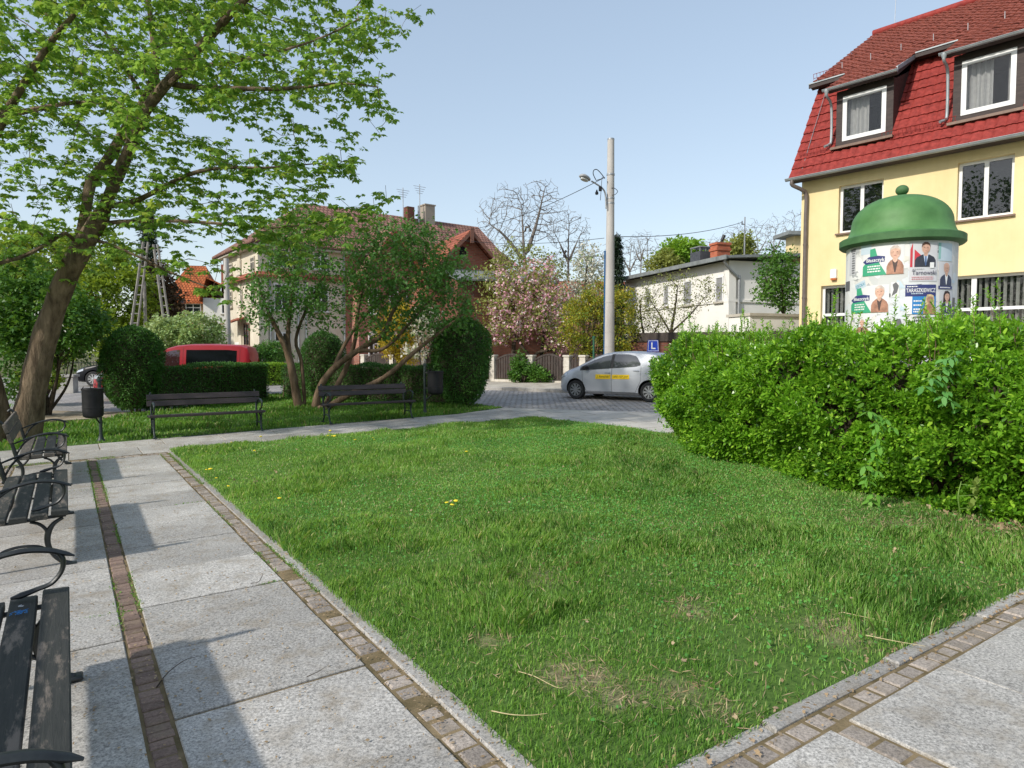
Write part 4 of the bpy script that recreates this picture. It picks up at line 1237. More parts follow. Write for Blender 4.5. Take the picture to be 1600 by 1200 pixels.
gp = lambda x, y: G(x, y)
def gat(x, Y):
    X = (x - 800) / F_PX * Y
    return np.array([X, Y, float(gz(X, Y))])
shrub('leafy_shrub', 'large dark-green shrub behind the maple trunk at the left edge', 'shrub', 17.5, gat(75, 17.5),
      [(85, 500, 17.5, 62, 62, 1.2), (30, 470, 17.6, 60, 70, 1.3), (120, 510, 17.2, 32, 40, .8), (20, 560, 17.0, 40, 60, 1.0)], 420, 42, .10, 'heart', M['l_bush'], M['bark_dark'], 41, 6, csz=.30)
shrub('leafy_shrub', 'loose bright-green shrub leaning over the dirt strip beside the grey low wall', 'shrub', 20, gat(66, 20.5),
      [(88, 560, 20.5, 22, 14, .6), (62, 590, 20.0, 30, 20, .7)], 55, 40, .09, 'heart', M['l_yel'], M['bark_dark'], 42, 4, csz=.22)
shrub('young_tree', 'yellow-green spring tree behind the dark shrub at the left', 'tree', 42, gat(60, 42),
      [(70, 420, 42, 75, 55, 2.6), (20, 440, 41, 50, 50, 2.2)], 230, 50, .22, 'heart', M['l_yel'], M['bark_dark'], 43, 1, csz=.8, trunk_r=.2, group='background trees on the left')
shrub('young_tree', 'olive-green bushy tree directly behind the left round-topped bush', 'tree', 36, gat(175, 36),
      [(170, 470, 36, 60, 60, 2.2), (190, 530, 35, 46, 38, 1.6), (150, 400, 37, 45, 40, 1.6)], 300, 55, .19, 'heart', M['l_yel'], M['bark_dark'], 44, 1, csz=.6, trunk_r=.16, group='background trees on the left')
shrub('leafy_shrub', 'reddish-brown shrub between the concrete poles', 'shrub', 40, gat(270, 40),
      [(258, 472, 40, 20, 30, 1.0), (250, 440, 40, 15, 28, .8)], 80, 45, .2, 'heart', M['l_rust'], M['bark_dark'], 45, 3, csz=.5)
shrub('flowering_shrub', 'pale-green rounded shrub full of flower panicles behind the red van', 'shrub', 30, gat(290, 30),
      [(262, 520, 30, 28, 24, 1.0), (305, 518, 30, 34, 26, 1.1), (335, 530, 30, 14, 14, .6)], 200, 50, .12, 'heart', M['l_panicle'], M['bark_dark'], 46, 5, csz=.32)
shrub('leafy_shrub', 'low dark evergreen shrub in front of the cream house', 'shrub', 32, gat(421, 32),
      [(421, 552, 32, 28, 15, .8)], 110, 45, .12, 'oval', M['l_lilac'], M['bark_dark'], 47, 4, csz=.25)
def conifer(name, label, x, Y, ytop, ybot, wpx, seed):
    g = np.random.default_rng(seed)
    b = gat(x, Y); top = P(x, ytop, Y)[2]; H = top - b[2]; W = wpx / 2 * Y / F_PX
    t = thing(name, label, 'tree', b)
    mb = MB(); mb.tube([b, b + [0, 0, H * .5], b + [0, 0, H]], [.16, .1, .02], 7)
    Vs = []
    nl = int(H / .42)
    for k in range(nl):
        z = H * (.08 + .92 * k / nl); rr = W * (1 - (z / H)) ** .8 + .08
        for j in range(9):
            a = g.uniform(0, 6.28); L = rr * g.uniform(.7, 1.15)
            d = np.array([math.cos(a), math.sin(a), -.25])
            tip = b + [0, 0, z] + d * L
            mb.tube([b + [0, 0, z], tip], [.025, .008], 3, 0, False)
            n = 70
            s = g.uniform(.15, 1, n)
            p = b + np.array([0, 0, z]) + d[None] * (L * s)[:, None] + g.normal(size=(n, 3)) * .09
            D = d[None] * .5 + rand_dirs(n, g) * .7 + [0, 0, -.35]
            Vs.append(leaves(p, D, .24 * g.uniform(.6, 1.2, n), 'needle', g=g))
    mb.build('trunk', M['bark_dark'], t, 60, origin=b, fixn=False)
    fast_mesh('crown', np.concatenate(Vs), M['l_spruce'], t, origin=b)
conifer('spruce_tree', 'dark spruce standing behind the concrete poles at the left', 236, 44, 318, 520, 74, 51)
conifer('spruce_tree', 'dark spruce rising behind the concrete street pole', 962, 40, 362, 540, 46, 52)

# --- garden in bloom beyond the fence
def bloom(name, label, cat, x, Y, ells_px, nattr, per, lsize, kind, leafm, seed, stems, step=.22, bark=None, dk=.3, rmin=.006, lim=.02, **kw):
    b = gat(x, Y)
    limbs = [(np.vstack([b + [.1 * i, 0, 0], px(s)]), np.linspace(.10, .03, len(s) + 1)) for i, s in enumerate(stems)]
    return tree(name, label, cat, b, limbs, [pe(*e) for e in ells_px], nattr, (lim, per, lsize, kind), bark or M['bark_dark'], leafm, seed=seed, step=step, di=1.3, dk=dk, rmin=rmin, **kw)
bloom('magnolia_tree', 'pink-flowering magnolia behind the fence, between round-topped bush and street pole', 'tree', 838, 30.5,
      [(800, 490, 30.5, 44, 46, 1.5), (850, 480, 30.3, 46, 55, 1.5), (880, 530, 30.0, 32, 26, 1.0), (790, 440, 31, 30, 32, 1.2), (840, 425, 31, 34, 26, 1.2), (770, 520, 30.2, 24, 26, .8)], 1250, 10, .14, 'broad', [M['l_pink'], M['l_olive']], 61,
      [[(828, 560, 30.5), (815, 540, 30.4), (790, 500, 30.3)], [(845, 560, 30.5), (850, 520, 30.6), (855, 460, 30.6)], [(835, 555, 30.4), (870, 545, 30.2), (890, 530, 30)]])
o = bpy.data.objects['magnolia_tree'].children
for c in o:
    if c.name.startswith('crown'):
        n = len(c.data.polygons)
        c.data.polygons.foreach_set('material_index', (np.random.default_rng(2).uniform(size=n) < .48).astype(np.int32))
bloom('cherry_tree', 'cream-white blossoming fruit tree just left of the street pole', 'tree', 915, 33,
      [(918, 420, 33, 26, 42, 1.2), (900, 470, 33, 34, 34, 1.3), (930, 460, 33, 22, 50, 1.0)], 1100, 14, .12, 'broad', M['l_white'], 62,
      [[(913, 540, 33), (912, 480, 33), (918, 410, 33)], [(918, 530, 33), (930, 470, 33)]])
bloom('cherry_tree', 'white blossoming branches of the small tree behind the magnolia', 'tree', 868, 33.5,
      [(868, 480, 32.5, 30, 36, 1.2)], 500, 9, .12, 'broad', M['l_white'], 63, [[(866, 540, 33.5), (868, 490, 33.5)]])
bloom('young_tree', 'yellow-olive budding tree rising behind the magnolia', 'tree', 800, 34,
      [(785, 440, 34, 48, 42, 1.6), (835, 425, 34, 44, 42, 1.5), (800, 400, 34, 30, 30, 1.2), (868, 430, 34, 26, 30, 1.2), (762, 480, 33, 22, 40, 1.0), (885, 500, 33, 30, 34, 1.0)], 2100, 6, .13, 'broad', M['l_olive'], 64, [[(802, 530, 34), (800, 470, 34), (790, 420, 34)], [(806, 520, 34), (830, 450, 34)]])
shrub('forsythia_bush', 'yellow-green forsythia bush around the foot of the street pole', 'shrub', 27.6, gat(925, 27.8),
      [(915, 510, 27.8, 38, 50, 1.0), (965, 505, 27.6, 30, 55, 1.0), (940, 470, 28, 28, 30, .8)], 330, 45, .10, 'oval', M['l_forsy'], M['bark_dark'], 65, 7, csz=.28)
shrub('forsythia_bush', 'golden forsythia bush in front of the brick house, left of the white blossoms', 'shrub', 29, gat(625, 29),
      [(622, 515, 29, 32, 42, 1.0), (640, 545, 29, 20, 22, .7)], 210, 45, .10, 'oval', leafmat('golden_flower', (.30, .25, .02), (.62, .50, .03), transl=.3), M['bark_dark'], 66, 6, csz=.28)
shrub('white_blossom_bush', 'white-flowering bush between the golden forsythia and the round-topped bush', 'shrub', 27.5, gat(665, 27.5),
      [(668, 505, 27.5, 26, 28, .8), (650, 540, 27.5, 18, 18, .6)], 75, 30, .12, 'broad', M['l_white'], M['bark_dark'], 67, 4, csz=.26)
shrub('ivy_bush', 'bright-green climber growing over the garden fence', 'shrub', 27.2, gat(818, 27.1),
      [(818, 582, 27.1, 20, 16, .35), (845, 588, 26.8, 14, 9, .3), (812, 565, 27.2, 10, 14, .3)], 110, 40, .085, 'heart', M['l_bush'], M['bark_dark'], 68, 4, csz=.17)
bs_ = gat(1046, 28.5)
tree('bare_fruit_tree', 'small budding fruit tree with crooked bare branches in front of the white house', 'tree', bs_,
     [(np.vstack([bs_, px([(1046, 540, 28.5), (1050, 510, 28.5), (1055, 480, 28.5), (1060, 440, 28.5)])]), [.10, .085, .07, .04, .012]),
      (px([(1048, 520, 28.5), (1080, 490, 28.3), (1105, 460, 28.2)]), [.05, .03, .010]),
      (px([(1048, 520, 28.5), (1030, 490, 28.6), (1010, 460, 28.7)]), [.045, .03, .010])],
     [pe(1045, 470, 28.5, 50, 48, 1.3), pe(1095, 455, 28.2, 32, 32, 1.0), pe(1010, 490, 28.6, 28, 32, 1.0)], 1100, (.011, 5, .10, 'oval'), M['bark_dark'], M['l_olive'], seed=71, step=.2, di=2.0, dk=.24, rmin=.006)
bs_ = gat(1010, 27.6)
tree('bare_fruit_tree', 'dark twiggy shrub with few leaves between street pole and white house', 'shrub', bs_,
     [(np.vstack([bs_, px([(1008, 540, 27.6), (1002, 500, 27.6), (1000, 470, 27.6)])]), [.08, .06, .04, .02]), (np.vstack([bs_ + [.2, 0, 0], px([(1020, 530, 27.6), (1032, 500, 27.6)])]), [.06, .04, .02])],
     [pe(1005, 500, 27.6, 28, 38, .8), pe(1030, 515, 27.6, 22, 24, .8)], 620, (.011, 5, .09, 'oval'), M['bark_dark'], M['l_olive'], seed=72, step=.18, di=1.6, dk=.22, rmin=.005)
bs_ = gat(1215, 25)
tree('leafy_tree', 'green young tree standing at the left corner of the yellow house', 'tree', bs_,
     [(np.vstack([bs_, px([(1222, 520, 25), (1225, 480, 25), (1220, 430, 25)])]), [.09, .08, .06, .03]), (px([(1224, 490, 25), (1205, 460, 24.8), (1195, 430, 24.7)]), [.05, .03, .02])],
     [pe(1215, 420, 25, 30, 36, 1.0), pe(1230, 455, 25, 26, 34, 1.0), pe(1200, 450, 24.8, 24, 30, .8)], 620, (.016, 20, .11, 'heart'), M['bark_dark'], M['l_bush'], seed=73, step=.2, di=1.1, dk=.28, rmin=.006)

# --- bare trees and the wood on the horizon
def bare(label, x, Y, ells_px, nattr, seed, r0, stems, step=.42, dk=.36, rmin=.013, leafy=None, group=None, cat='tree', name='bare_tree'):
    b = gat(x, Y)
    limbs = [(np.vstack([b, px(s)]) if i == 0 else px(s), np.linspace(r0 * (1 if i == 0 else .55), r0 * .10, len(s) + (1 if i == 0 else 0))) for i, s in enumerate(stems)]
    return tree(name, label, cat, b, limbs, [pe(*e) for e in ells_px], nattr, leafy, M['bark_grey'], M['l_yel'], seed=seed, step=step, di=3.2, dk=dk, rmin=rmin, group=group, shell=.15, trop=(0, 0, .22), sides=(7, 4, 3))
bare('tall bare tree with fine twigs above the brick gable', 822, 52,
     [(800, 345, 52, 52, 52, 2.8), (850, 330, 52, 34, 46, 2.2), (770, 380, 52, 30, 32, 2.0), (835, 300, 52, 30, 18, 1.5)], 4200, 81, .34,
     [[(822, 450, 52), (818, 380, 52), (815, 320, 52)], [(822, 400, 52), (838, 350, 52), (850, 300, 52)], [(820, 410, 52), (790, 370, 51.5), (765, 350, 51)], [(823, 430, 52), (795, 405, 52), (770, 385, 52)]])
bare('smaller bare tree to the left of the street pole', 888, 54,
     [(888, 365, 54, 36, 32, 2.0), (888, 400, 54, 22, 20, 1.5)], 1700, 82, .24, [[(888, 450, 54), (888, 390, 54), (889, 350, 54)], [(888, 410, 54), (905, 370, 54)], [(888, 410, 54), (870, 370, 54)]])
gset = 'bare trees of the far wood'
gr = np.random.default_rng(90)
specs = [(985, 62, 400, 26, 30), (1012, 66, 395, 22, 34), (1000, 70, 385, 18, 22), (1150, 74, 385, 30, 36), (1185, 78, 375, 28, 34), (1212, 72, 370, 24, 32), (1240, 70, 360, 20, 34), (1112, 80, 395, 22, 26), (700, 66, 420, 30, 30), (760, 64, 415, 34, 30),
         (860, 66, 420, 36, 26), (925, 62, 410, 24, 26), (955, 66, 405, 20, 30)]
for i, (x, Y, y, rx, ry) in enumerate(specs):
    bare('grey leafless tree, one of the row on the skyline between the houses', x, Y, [(x, y, Y, rx, ry, rx * Y / F_PX)], 1100, 91 + i, .20,
         [[(x, 460, Y), (x + gr.uniform(-4, 4), y + 12, Y), (x + gr.uniform(-6, 6), y - ry * .6, Y)], [(x, y + 22, Y), (x + rx * .5, y - 4, Y)], [(x, y + 26, Y), (x - rx * .5, y, Y)]], step=.5, dk=.45, rmin=.015, group=gset)
shrub('lime_tree', 'round fresh lime-green tree above the white house roof', 'tree', 60, gat(1062, 60),
      [(1065, 400, 60, 30, 24, 1.8), (1085, 415, 60, 20, 22, 1.4)], 170, 55, .30, 'heart', M['l_lime'], M['bark_dark'], 111, 1, csz=.75, trunk_r=.2)
shrub('young_tree', 'olive-brown budding tree left of the lime-green tree', 'tree', 58, gat(1035, 58),
      [(1038, 420, 58, 22, 22, 1.4)], 90, 40, .24, 'heart', M['l_olive'], M['bark_dark'], 112, 1, csz=.7, trunk_r=.15)
shrub('young_tree', 'brownish-green tree behind the red-brick chimney', 'tree', 62, gat(1150, 62),
      [(1155, 392, 62, 22, 20, 1.4)], 90, 40, .24, 'heart', M['l_olive'], M['bark_dark'], 113, 1, csz=.7, trunk_r=.15)

# --- clipped bushes and low hedges
def shell_leaves(S, Nn, n, size, kind, g, depth=.10):
    V = leaves(S - Nn * (g.uniform(0, 1, n) ** 2)[:, None] * depth + g.normal(size=(n, 3)) * .012, Nn * .75 + rand_dirs(n, g) * .8, size * g.uniform(.6, 1.3, n), kind, g=g)
    return V
def topiary(label, base, H, W, seed, n=15000, stems=0):
    g = np.random.default_rng(seed)
    zz = np.array([.10, .22, .45, .9, 1.4, 1.75, 2.0, 2.2, 2.33, 2.40]) / 2.40 * H
    rr = np.array([.36, .56, .76, .92, 1.0, .97, .84, .62, .36, .0]) * W / 2
    t = thing('clipped_bush', label, 'bush', base)
    u = g.uniform(0, 1, n)
    seg = np.r_[0, np.cumsum(np.hypot(np.diff(zz), np.diff(rr)) * (rr[1:] + rr[:-1] + .05))]
    s = u * seg[-1]
    z = np.interp(s, seg, zz); r = np.interp(s, seg, rr)
    dz = np.interp(s + .02, seg, zz) - z; dr = np.interp(s + .02, seg, rr) - r
    a = g.uniform(0, 2 * math.pi, n)
    wob = 1 + .05 * np.sin(3 * a + z * 3 + seed) + .04 * np.sin(7 * a - z * 5) + .03 * np.sin(13 * a + z * 11) + .05 * (g.uniform(size=n) < .02) * g.uniform(0, 2, n)
    S = np.stack([np.cos(a) * r * wob, np.sin(a) * r * wob, z], 1)
    Nn = np.stack([np.cos(a) * dz, np.sin(a) * dz, -dr], 1); Nn /= np.maximum(1e-6, np.linalg.norm(Nn, axis=1))[:, None]
    fast_mesh('foliage', shell_leaves(S, Nn, n, .056, 'oval', g, .15), M['l_yew'], t)
    core = MB(); core.lathe([(max(.01, a_ * .84), b_ * .96 + .03) for a_, b_ in zip(rr, zz)], 20)
    core.build('dark_core', M['bark_dark'], t, 60)  # solid dark core in twig colour, added so the leaf shell is not see-through
    sm = MB()
    for k in range(7):
        a = g.uniform(0, 6.28); q = g.uniform(.05, .22)
        sm.tube(spline([(math.cos(a) * q, math.sin(a) * q, -.03), (math.cos(a) * q * 1.6, math.sin(a) * q * 1.6, .25), (math.cos(a) * .3, math.sin(a) * .3, .6)], 4), np.linspace(.028, .014, 9), 6)
    sm.build('stems', M['bark_brown'], t, 60)
topiary('round-topped clipped bush beside the red van, behind the left litter bin', gat(208, 18.0), 2.34, 1.52, 201, 26000)
topiary('smaller round-topped clipped bush seen through the lilac stems', gat(505, 21.3), 2.18, 1.36, 202, 18000)
topiary('tallest round-topped clipped bush at the street end of the right hedge', gat(721, 18.3), 2.48, 1.60, 203, 28000)

def box_hedge(name, label, pts, H, Wd, size, n, leafm, seed, core=True, cat='hedge', kind='oval', shoots=.0):
    g = np.random.default_rng(seed)
    pts = np.array(pts, float)
    c = pts.mean(0); base = np.array([c[0], c[1], float(gz(c[0], c[1]))])
    t = thing(name, label, cat, base)
    seg = np.linalg.norm(np.diff(pts, axis=0), axis=1); L = seg.sum(); cs = np.r_[0, np.cumsum(seg)]
    A_side, A_top, A_end = L * H * 2, L * Wd, Wd * H * 2
    w = np.array([A_side, A_top, A_end]); w /= w.sum()
    kd = g.choice(3, n, p=w)
    s = g.uniform(0, L, n); s = np.where(kd == 2, np.where(g.uniform(size=n) < .5, 0, L), s)
    sd = np.where(g.uniform(size=n) < .5, -1.0, 1.0)
    off = np.where(kd == 0, sd * Wd / 2, g.uniform(-1, 1, n) * Wd / 2)
    z = np.where(kd == 1, H, H * (1 - g.uniform(0, 1, n) ** 1.15) )
    i = np.clip(np.searchsorted(cs, s, 'right') - 1, 0, len(seg) - 1)
    fr = (s - cs[i]) / seg[i]
    p2 = pts[i] + (pts[i + 1] - pts[i]) * fr[:, None]
    tg = (pts[i + 1] - pts[i]) / seg[i][:, None]; nr = np.stack([-tg[:, 1], tg[:, 0]], 1)
    q = p2 + nr * (off * (1 - .12 * (z / H) ** 4))[:, None]
    Zw = z + .035 * np.sin(s * 2.3 + seed) + .025 * np.sin(s * 5.1 + off * 4)
    S = np.stack([q[:, 0], q[:, 1], gz(q[:, 0], q[:, 1]) + np.maximum(.06, Zw)], 1)
    Nn = np.zeros((n, 3)); m0 = kd == 0; Nn[m0, :2] = nr[m0] * sd[m0][:, None]; Nn[kd == 1, 2] = 1
    m2 = kd == 2; Nn[m2, :2] = tg[m2] * np.where(s[m2] > L / 2, 1, -1)[:, None]
    Nn += g.normal(size=(n, 3)) * .25; Nn /= np.linalg.norm(Nn, axis=1)[:, None]
    fast_mesh('foliage', shell_leaves(S, Nn, n, size, kind, g, .10), leafm, t, origin=base)
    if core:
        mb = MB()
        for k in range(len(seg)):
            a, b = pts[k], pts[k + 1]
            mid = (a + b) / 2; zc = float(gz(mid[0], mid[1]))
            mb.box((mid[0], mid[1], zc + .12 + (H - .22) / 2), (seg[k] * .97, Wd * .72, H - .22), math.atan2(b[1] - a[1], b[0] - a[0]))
        mb.build('dark_core', M['bark_dark'], t, None, origin=base)  # dark filler boxes added inside the hedge to block the view through
    st = MB()
    for k in range(int(L * 7)):
        s_ = g.uniform(0, L); i_ = min(len(seg) - 1, int(np.searchsorted(cs, s_, 'right') - 1)); f_ = (s_ - cs[i_]) / seg[i_]
        q_ = pts[i_] + (pts[i_ + 1] - pts[i_]) * f_ + g.normal(size=2) * Wd * .22
        z_ = float(gz(*q_))
        st.tube([(q_[0], q_[1], z_ - .02), (q_[0] + g.normal() * .06, q_[1] + g.normal() * .06, z_ + H * .55)], [.014, .008], 5)
    st.build('stems', M['bark_brown'], t, 60, origin=base)
    return t
h1a = gat(236, 18.0)[:2]; h1b = gat(409, 21.3)[:2]
box_hedge('clipped_hedge', 'low square-clipped dark hedge in front of the red van', [h1a, (h1a + h1b) / 2 + [.03, 0], h1b], 1.22, .62, .05, 30000, M['l_yew'], 211)
h2 = [gat(452, 22.6)[:2], gat(505, 21.3)[:2], gat(610, 19.8)[:2], gat(708, 18.5)[:2]]
box_hedge('clipped_hedge', 'low square-clipped hedge behind the lilac stems and the right far bench', h2, 1.12, .62, .05, 42000, M['l_yew'], 212)
box_hedge('garden_hedge', 'fresh bright-green low hedge in front of the cream house', [gat(376, 29.5)[:2], gat(460, 30.5)[:2]], .95, .5, .10, 7000, M['l_lime'], 213)

# --- the big loose privet hedge on the right
def big_hedge():
    g = np.random.default_rng(301)
    F = np.array(HEDGE_F, float)
    sp = spline(np.c_[F, np.zeros(len(F))], 10)[:, :2]
    seg = np.linalg.norm(np.diff(sp, axis=0), axis=1); cs = np.r_[0, np.cumsum(seg)]; L = cs[-1]
    base = np.array([4.4, 7.6, float(gz(4.4, 7.6))])
    t = thing('privet_hedge', 'big loose bright-green hedge with glossy leaves, in front of the poster column', 'hedge', base)
    Wd = 1.25
    def at(s):
        i = np.clip(np.searchsorted(cs, s, 'right') - 1, 0, len(seg) - 1); fr = (s - cs[i]) / seg[i]
        p = sp[i] + (sp[i + 1] - sp[i]) * fr[:, None]
        tg = (sp[i + 1] - sp[i]) / seg[i][:, None]
        return p, tg
    def topz(s, a):
        return 1.66 + .10 * np.sin(s * 1.3 + .6) + .08 * np.sin(s * 3.1 + a * 3) + .05 * np.sin(s * 7.3) - .25 * np.exp(-(s / .35) ** 2)
    f1 = field(77, 18, 1.5, 7.0)
    # shoots: every shoot is a short stem with a rosette of leaves
    n = 18500
    kd = g.choice(3, n, p=[.66, .27, .07])
    s = np.where(kd == 2, np.abs(g.normal(size=n)) * .12, g.uniform(0, 1, n) ** 1.0 * L)
    a = np.where(kd == 0, 0, g.uniform(0, 1, n))
    T = topz(s, a)
    zr = g.uniform(0, 1, n) ** 1.2
    z = np.where(kd == 1, T, T * (.05 + .95 * zr))
    p, tg = at(np.clip(s, 0, L - 1e-3))
    nr = np.stack([-tg[:, 1], tg[:, 0]], 1)          # points away from the lawn
    zz = z / T
    belly = .16 * np.sin(np.clip(zz, 0, 1) * math.pi) - .10 * (zz > .85) * (zz - .85) / .15
    lump = .13 * f1(s * 1.3, z * 1.6 + 3) 
    q = p + nr * (a * Wd - np.where(kd == 0, belly + lump, 0))[:, None]
    q = q - np.where(kd == 2, belly, 0)[:, None] * tg
    Zg = gz(q[:, 0], q[:, 1])
    S = np.stack([q[:, 0], q[:, 1], Zg + z], 1)
    Nn = np.zeros((n, 3)); Nn[kd == 0, :2] = -nr[kd == 0]; Nn[kd == 1, 2] = 1; Nn[kd == 2, :2] = -tg[kd == 2]
    Nn += [0, 0, .35]; Nn += g.normal(size=(n, 3)) * .35; Nn /= np.linalg.norm(Nn, axis=1)[:, None]
    dep = (g.uniform(0, 1, n) ** 1.5) * .22
    gap = np.clip(f1(s * 2.6 + 5, z * 3.0) - .75, 0, 1) * .45
    S = S - Nn * (dep + gap)[:, None]
    ln = g.uniform(.05, .12, n)
    def rosettes(S, Nn, ln, per, size):
        N = len(S)
        idx = np.repeat(np.arange(N), per)
        k = np.tile(np.arange(per), N)
        h = (k + .5) / per
        ax = Nn[idx]
        ref = np.array([0.31, .52, .8]); e1 = np.cross(ax, ref); e1 /= np.linalg.norm(e1, axis=1)[:, None]; e2 = np.cross(ax, e1)
        ang = k * 2.4 + g.uniform(0, 6.28, N)[idx] + g.normal(size=N * per) * .3
        opn = 1.25 - .95 * h
        D = e1 * (np.cos(ang) * opn)[:, None] + e2 * (np.sin(ang) * opn)[:, None] + ax * (.25 + .8 * h)[:, None] + [0, 0, .12]
        P0 = S[idx] + ax * (h * ln[idx])[:, None]
        sz = size * (1.05 - .45 * h) * g.uniform(.75, 1.25, N * per)
        return leaves(P0, D, sz, 'oval', roll=.5, g=g)
    V = rosettes(S, Nn, ln, 9, .074)
    # long shoots standing out of the top
    m = 300
    ss = g.uniform(.05, L, m); aa = g.uniform(.0, 1, m) ** 1.2
    p, tg = at(np.clip(ss, 0, L - 1e-3)); nr = np.stack([-tg[:, 1], tg[:, 0]], 1)
    q = p + nr * (aa * Wd)[:, None]
    b = np.stack([q[:, 0], q[:, 1], gz(q[:, 0], q[:, 1]) + topz(ss, aa) - .06], 1)
    hh = g.uniform(.10, .34, m) * (1 + .75 * (g.uniform(size=m) < .14))
    lean = np.c_[g.normal(size=(m, 2)) * .22, np.ones(m)]
    Vs = []; st = MB()
    for i in range(m):
        nn = int(hh[i] / .032)
        hs = np.linspace(.1, 1, nn)
        pp = b[i] + lean[i] * (hs * hh[i])[:, None]
        st.tube([b[i] - [0, 0, .2], pp[-1]], [.004, .002], 4, 0, False)
        Vs.append(rosettes(pp, np.repeat(unit(lean[i])[None], nn, 0), np.full(nn, .03), 4, .046))
    V = np.concatenate([V] + Vs)
    fast_mesh('foliage', V, M['l_hedge'], t, origin=base)
    # woody inside: stems and twigs
    for i in range(420):
        s_ = np.array([g.uniform(.1, L)]); p_, tg_ = at(np.clip(s_, 0, L - 1e-3)); nr_ = np.array([-tg_[0, 1], tg_[0, 0]])
        a_ = g.uniform(.22, 1.1); q_ = p_[0] + nr_ * a_; z_ = float(gz(*q_)); T_ = float(topz(s_, a_)[0])
        e = q_ + g.normal(size=2) * .25
        st.tube(spline([(q_[0], q_[1], z_ - .02), ((q_[0] + e[0]) / 2 + g.normal() * .06, (q_[1] + e[1]) / 2 + g.normal() * .06, z_ + T_ * .5), (e[0], e[1], z_ + T_ * .95)], 3), np.linspace(.012, .004, 7), 4, 0, False)
    st.build('stems', M['bark_brown'], t, 60, origin=base, fixn=False)
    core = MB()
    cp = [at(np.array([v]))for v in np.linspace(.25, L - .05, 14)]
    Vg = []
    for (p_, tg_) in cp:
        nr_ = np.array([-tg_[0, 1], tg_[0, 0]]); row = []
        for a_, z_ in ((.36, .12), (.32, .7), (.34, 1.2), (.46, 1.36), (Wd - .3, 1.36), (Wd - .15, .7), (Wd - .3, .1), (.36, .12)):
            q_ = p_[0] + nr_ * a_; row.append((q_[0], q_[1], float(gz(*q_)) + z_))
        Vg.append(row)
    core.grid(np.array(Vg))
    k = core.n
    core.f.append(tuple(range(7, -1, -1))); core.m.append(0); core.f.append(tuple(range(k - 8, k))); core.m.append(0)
    core.build('dark_core', M['bark_dark'], t, None, origin=base)  # added solid core, dark brown, closes the gaps behind the leaves
big_hedge()

def sapling(name, label, pix, mat, kind, n, lsize, Yd, seed, palmate=False):
    g = np.random.default_rng(seed)
    pts = np.array([P(x, y, Y) for x, y, Y in pix])
    o = pts[0].copy(); t = thing(name, label, 'plant', o)
    st = MB(); st.tube(spline(pts, 5), np.linspace(.007, .003, len(spline(pts, 5))), 5)
    Vs = []
    sp = spline(pts, 5)
    for k in range(n):
        p = sp[int(len(sp) * (k + .5) / n)]
        out = unit(np.array([g.normal() * .8, -1.0, g.uniform(-.2, .4)]))
        L = g.uniform(.08, .15)
        st.tube([p, p + out * L], [.0025, .0015], 4, 0, False)
        side = unit(np.cross(out, [0, 0, 1]))
        if palmate:
            for a in np.linspace(-1.9, 1.9, 7):
                Vs.append(leaves((p + out * L)[None], (side * math.sin(a) + np.array([0, -.2, 1]) * math.cos(a) * .9)[None], np.array([lsize * (1.15 - .2 * abs(a))]), 'oval', roll=.1, g=g))
        else:
            for j in range(5):
                f = .35 + .3 * (j // 2)
                d = out * .4 + side * (1 if j % 2 else -1) + [0, 0, -.55] if j < 4 else out * .6 + [0, 0, -.8]
                Vs.append(leaves((p + out * L * min(1, f + .1))[None], d[None], np.array([lsize * g.uniform(.8, 1.2)]), kind, roll=.25, g=g))
    st.build('stem', M['stalk'], t, 60, origin=o)
    fast_mesh('leaflets', np.concatenate(Vs), mat, t, origin=o)
sapling('elder_sapling', 'elder shoot with large pointed leaflets growing out of the hedge front, lower one', [(1362, 780, 6.40), (1358, 735, 6.25), (1365, 700, 6.2), (1372, 665, 6.2), (1350, 645, 6.22)], M['l_elder'], 'oval', 17, .092, 0, 401)
sapling('elder_sapling', 'elder shoot with drooping blue-green leaflets in the upper hedge', [(1490, 640, 5.95), (1465, 615, 5.9), (1450, 590, 5.9), (1470, 570, 5.95), (1490, 550, 6.0)], leafmat('blue_green_leaf', (.10, .29, .07), (.17, .40, .10), transl=.3), 'oval', 15, .095, 0, 402)
sapling('lobed_sapling', 'pale yellow-green seedling with finger-like leaves low in the hedge', [(1500, 800, 5.75), (1497, 775, 5.70), (1502, 752, 5.70)], M['l_fig'], 'oval', 3, .085, 0, 403, True)
# trees of the square behind the viewer, mirrored in the windows
for i, (X, Y, s_) in enumerate(((-26, -13, 1.25), (-31, -20, 1.3), (-24, -25, 1.3), (-38, -12, 1.4), (-15, -30, 1.25), (-2, -30, 1.15), (-33, -4, 1.2))):
    g = np.random.default_rng(500 + i)
    b = np.array([X, Y, float(gz(X, Y))])
    t = thing('park_tree', 'tall tree on the square behind the viewer, mirrored in the house windows', 'tree', b, 0, 'trees behind the viewer')
    mb = MB(); top = b + [0, 0, 6 * s_]; mb.tube([b, b + [.1, .1, 3 * s_], top], [.3, .22, .12], 7)
    C = ell_points([(b + [0, 0, 8 * s_], (3.6 * s_, 3.6 * s_, 4.2 * s_))], 150, g, .2)
    for c in C[:26]: mb.tube([top - [0, 0, g.uniform(0, 3)], c], [.07, .015], 4, 0, False)
    mb.build('trunk', M['bark_dark'], t, 60, origin=b, fixn=False)
    idx = np.repeat(np.arange(len(C)), 26); off = g.normal(size=(len(idx), 3)) * .55
    fast_mesh('crown', leaves(C[idx] + off, rand_dirs(len(idx), g), .34, 'heart', g=g), M['l_bush'], t, origin=b)
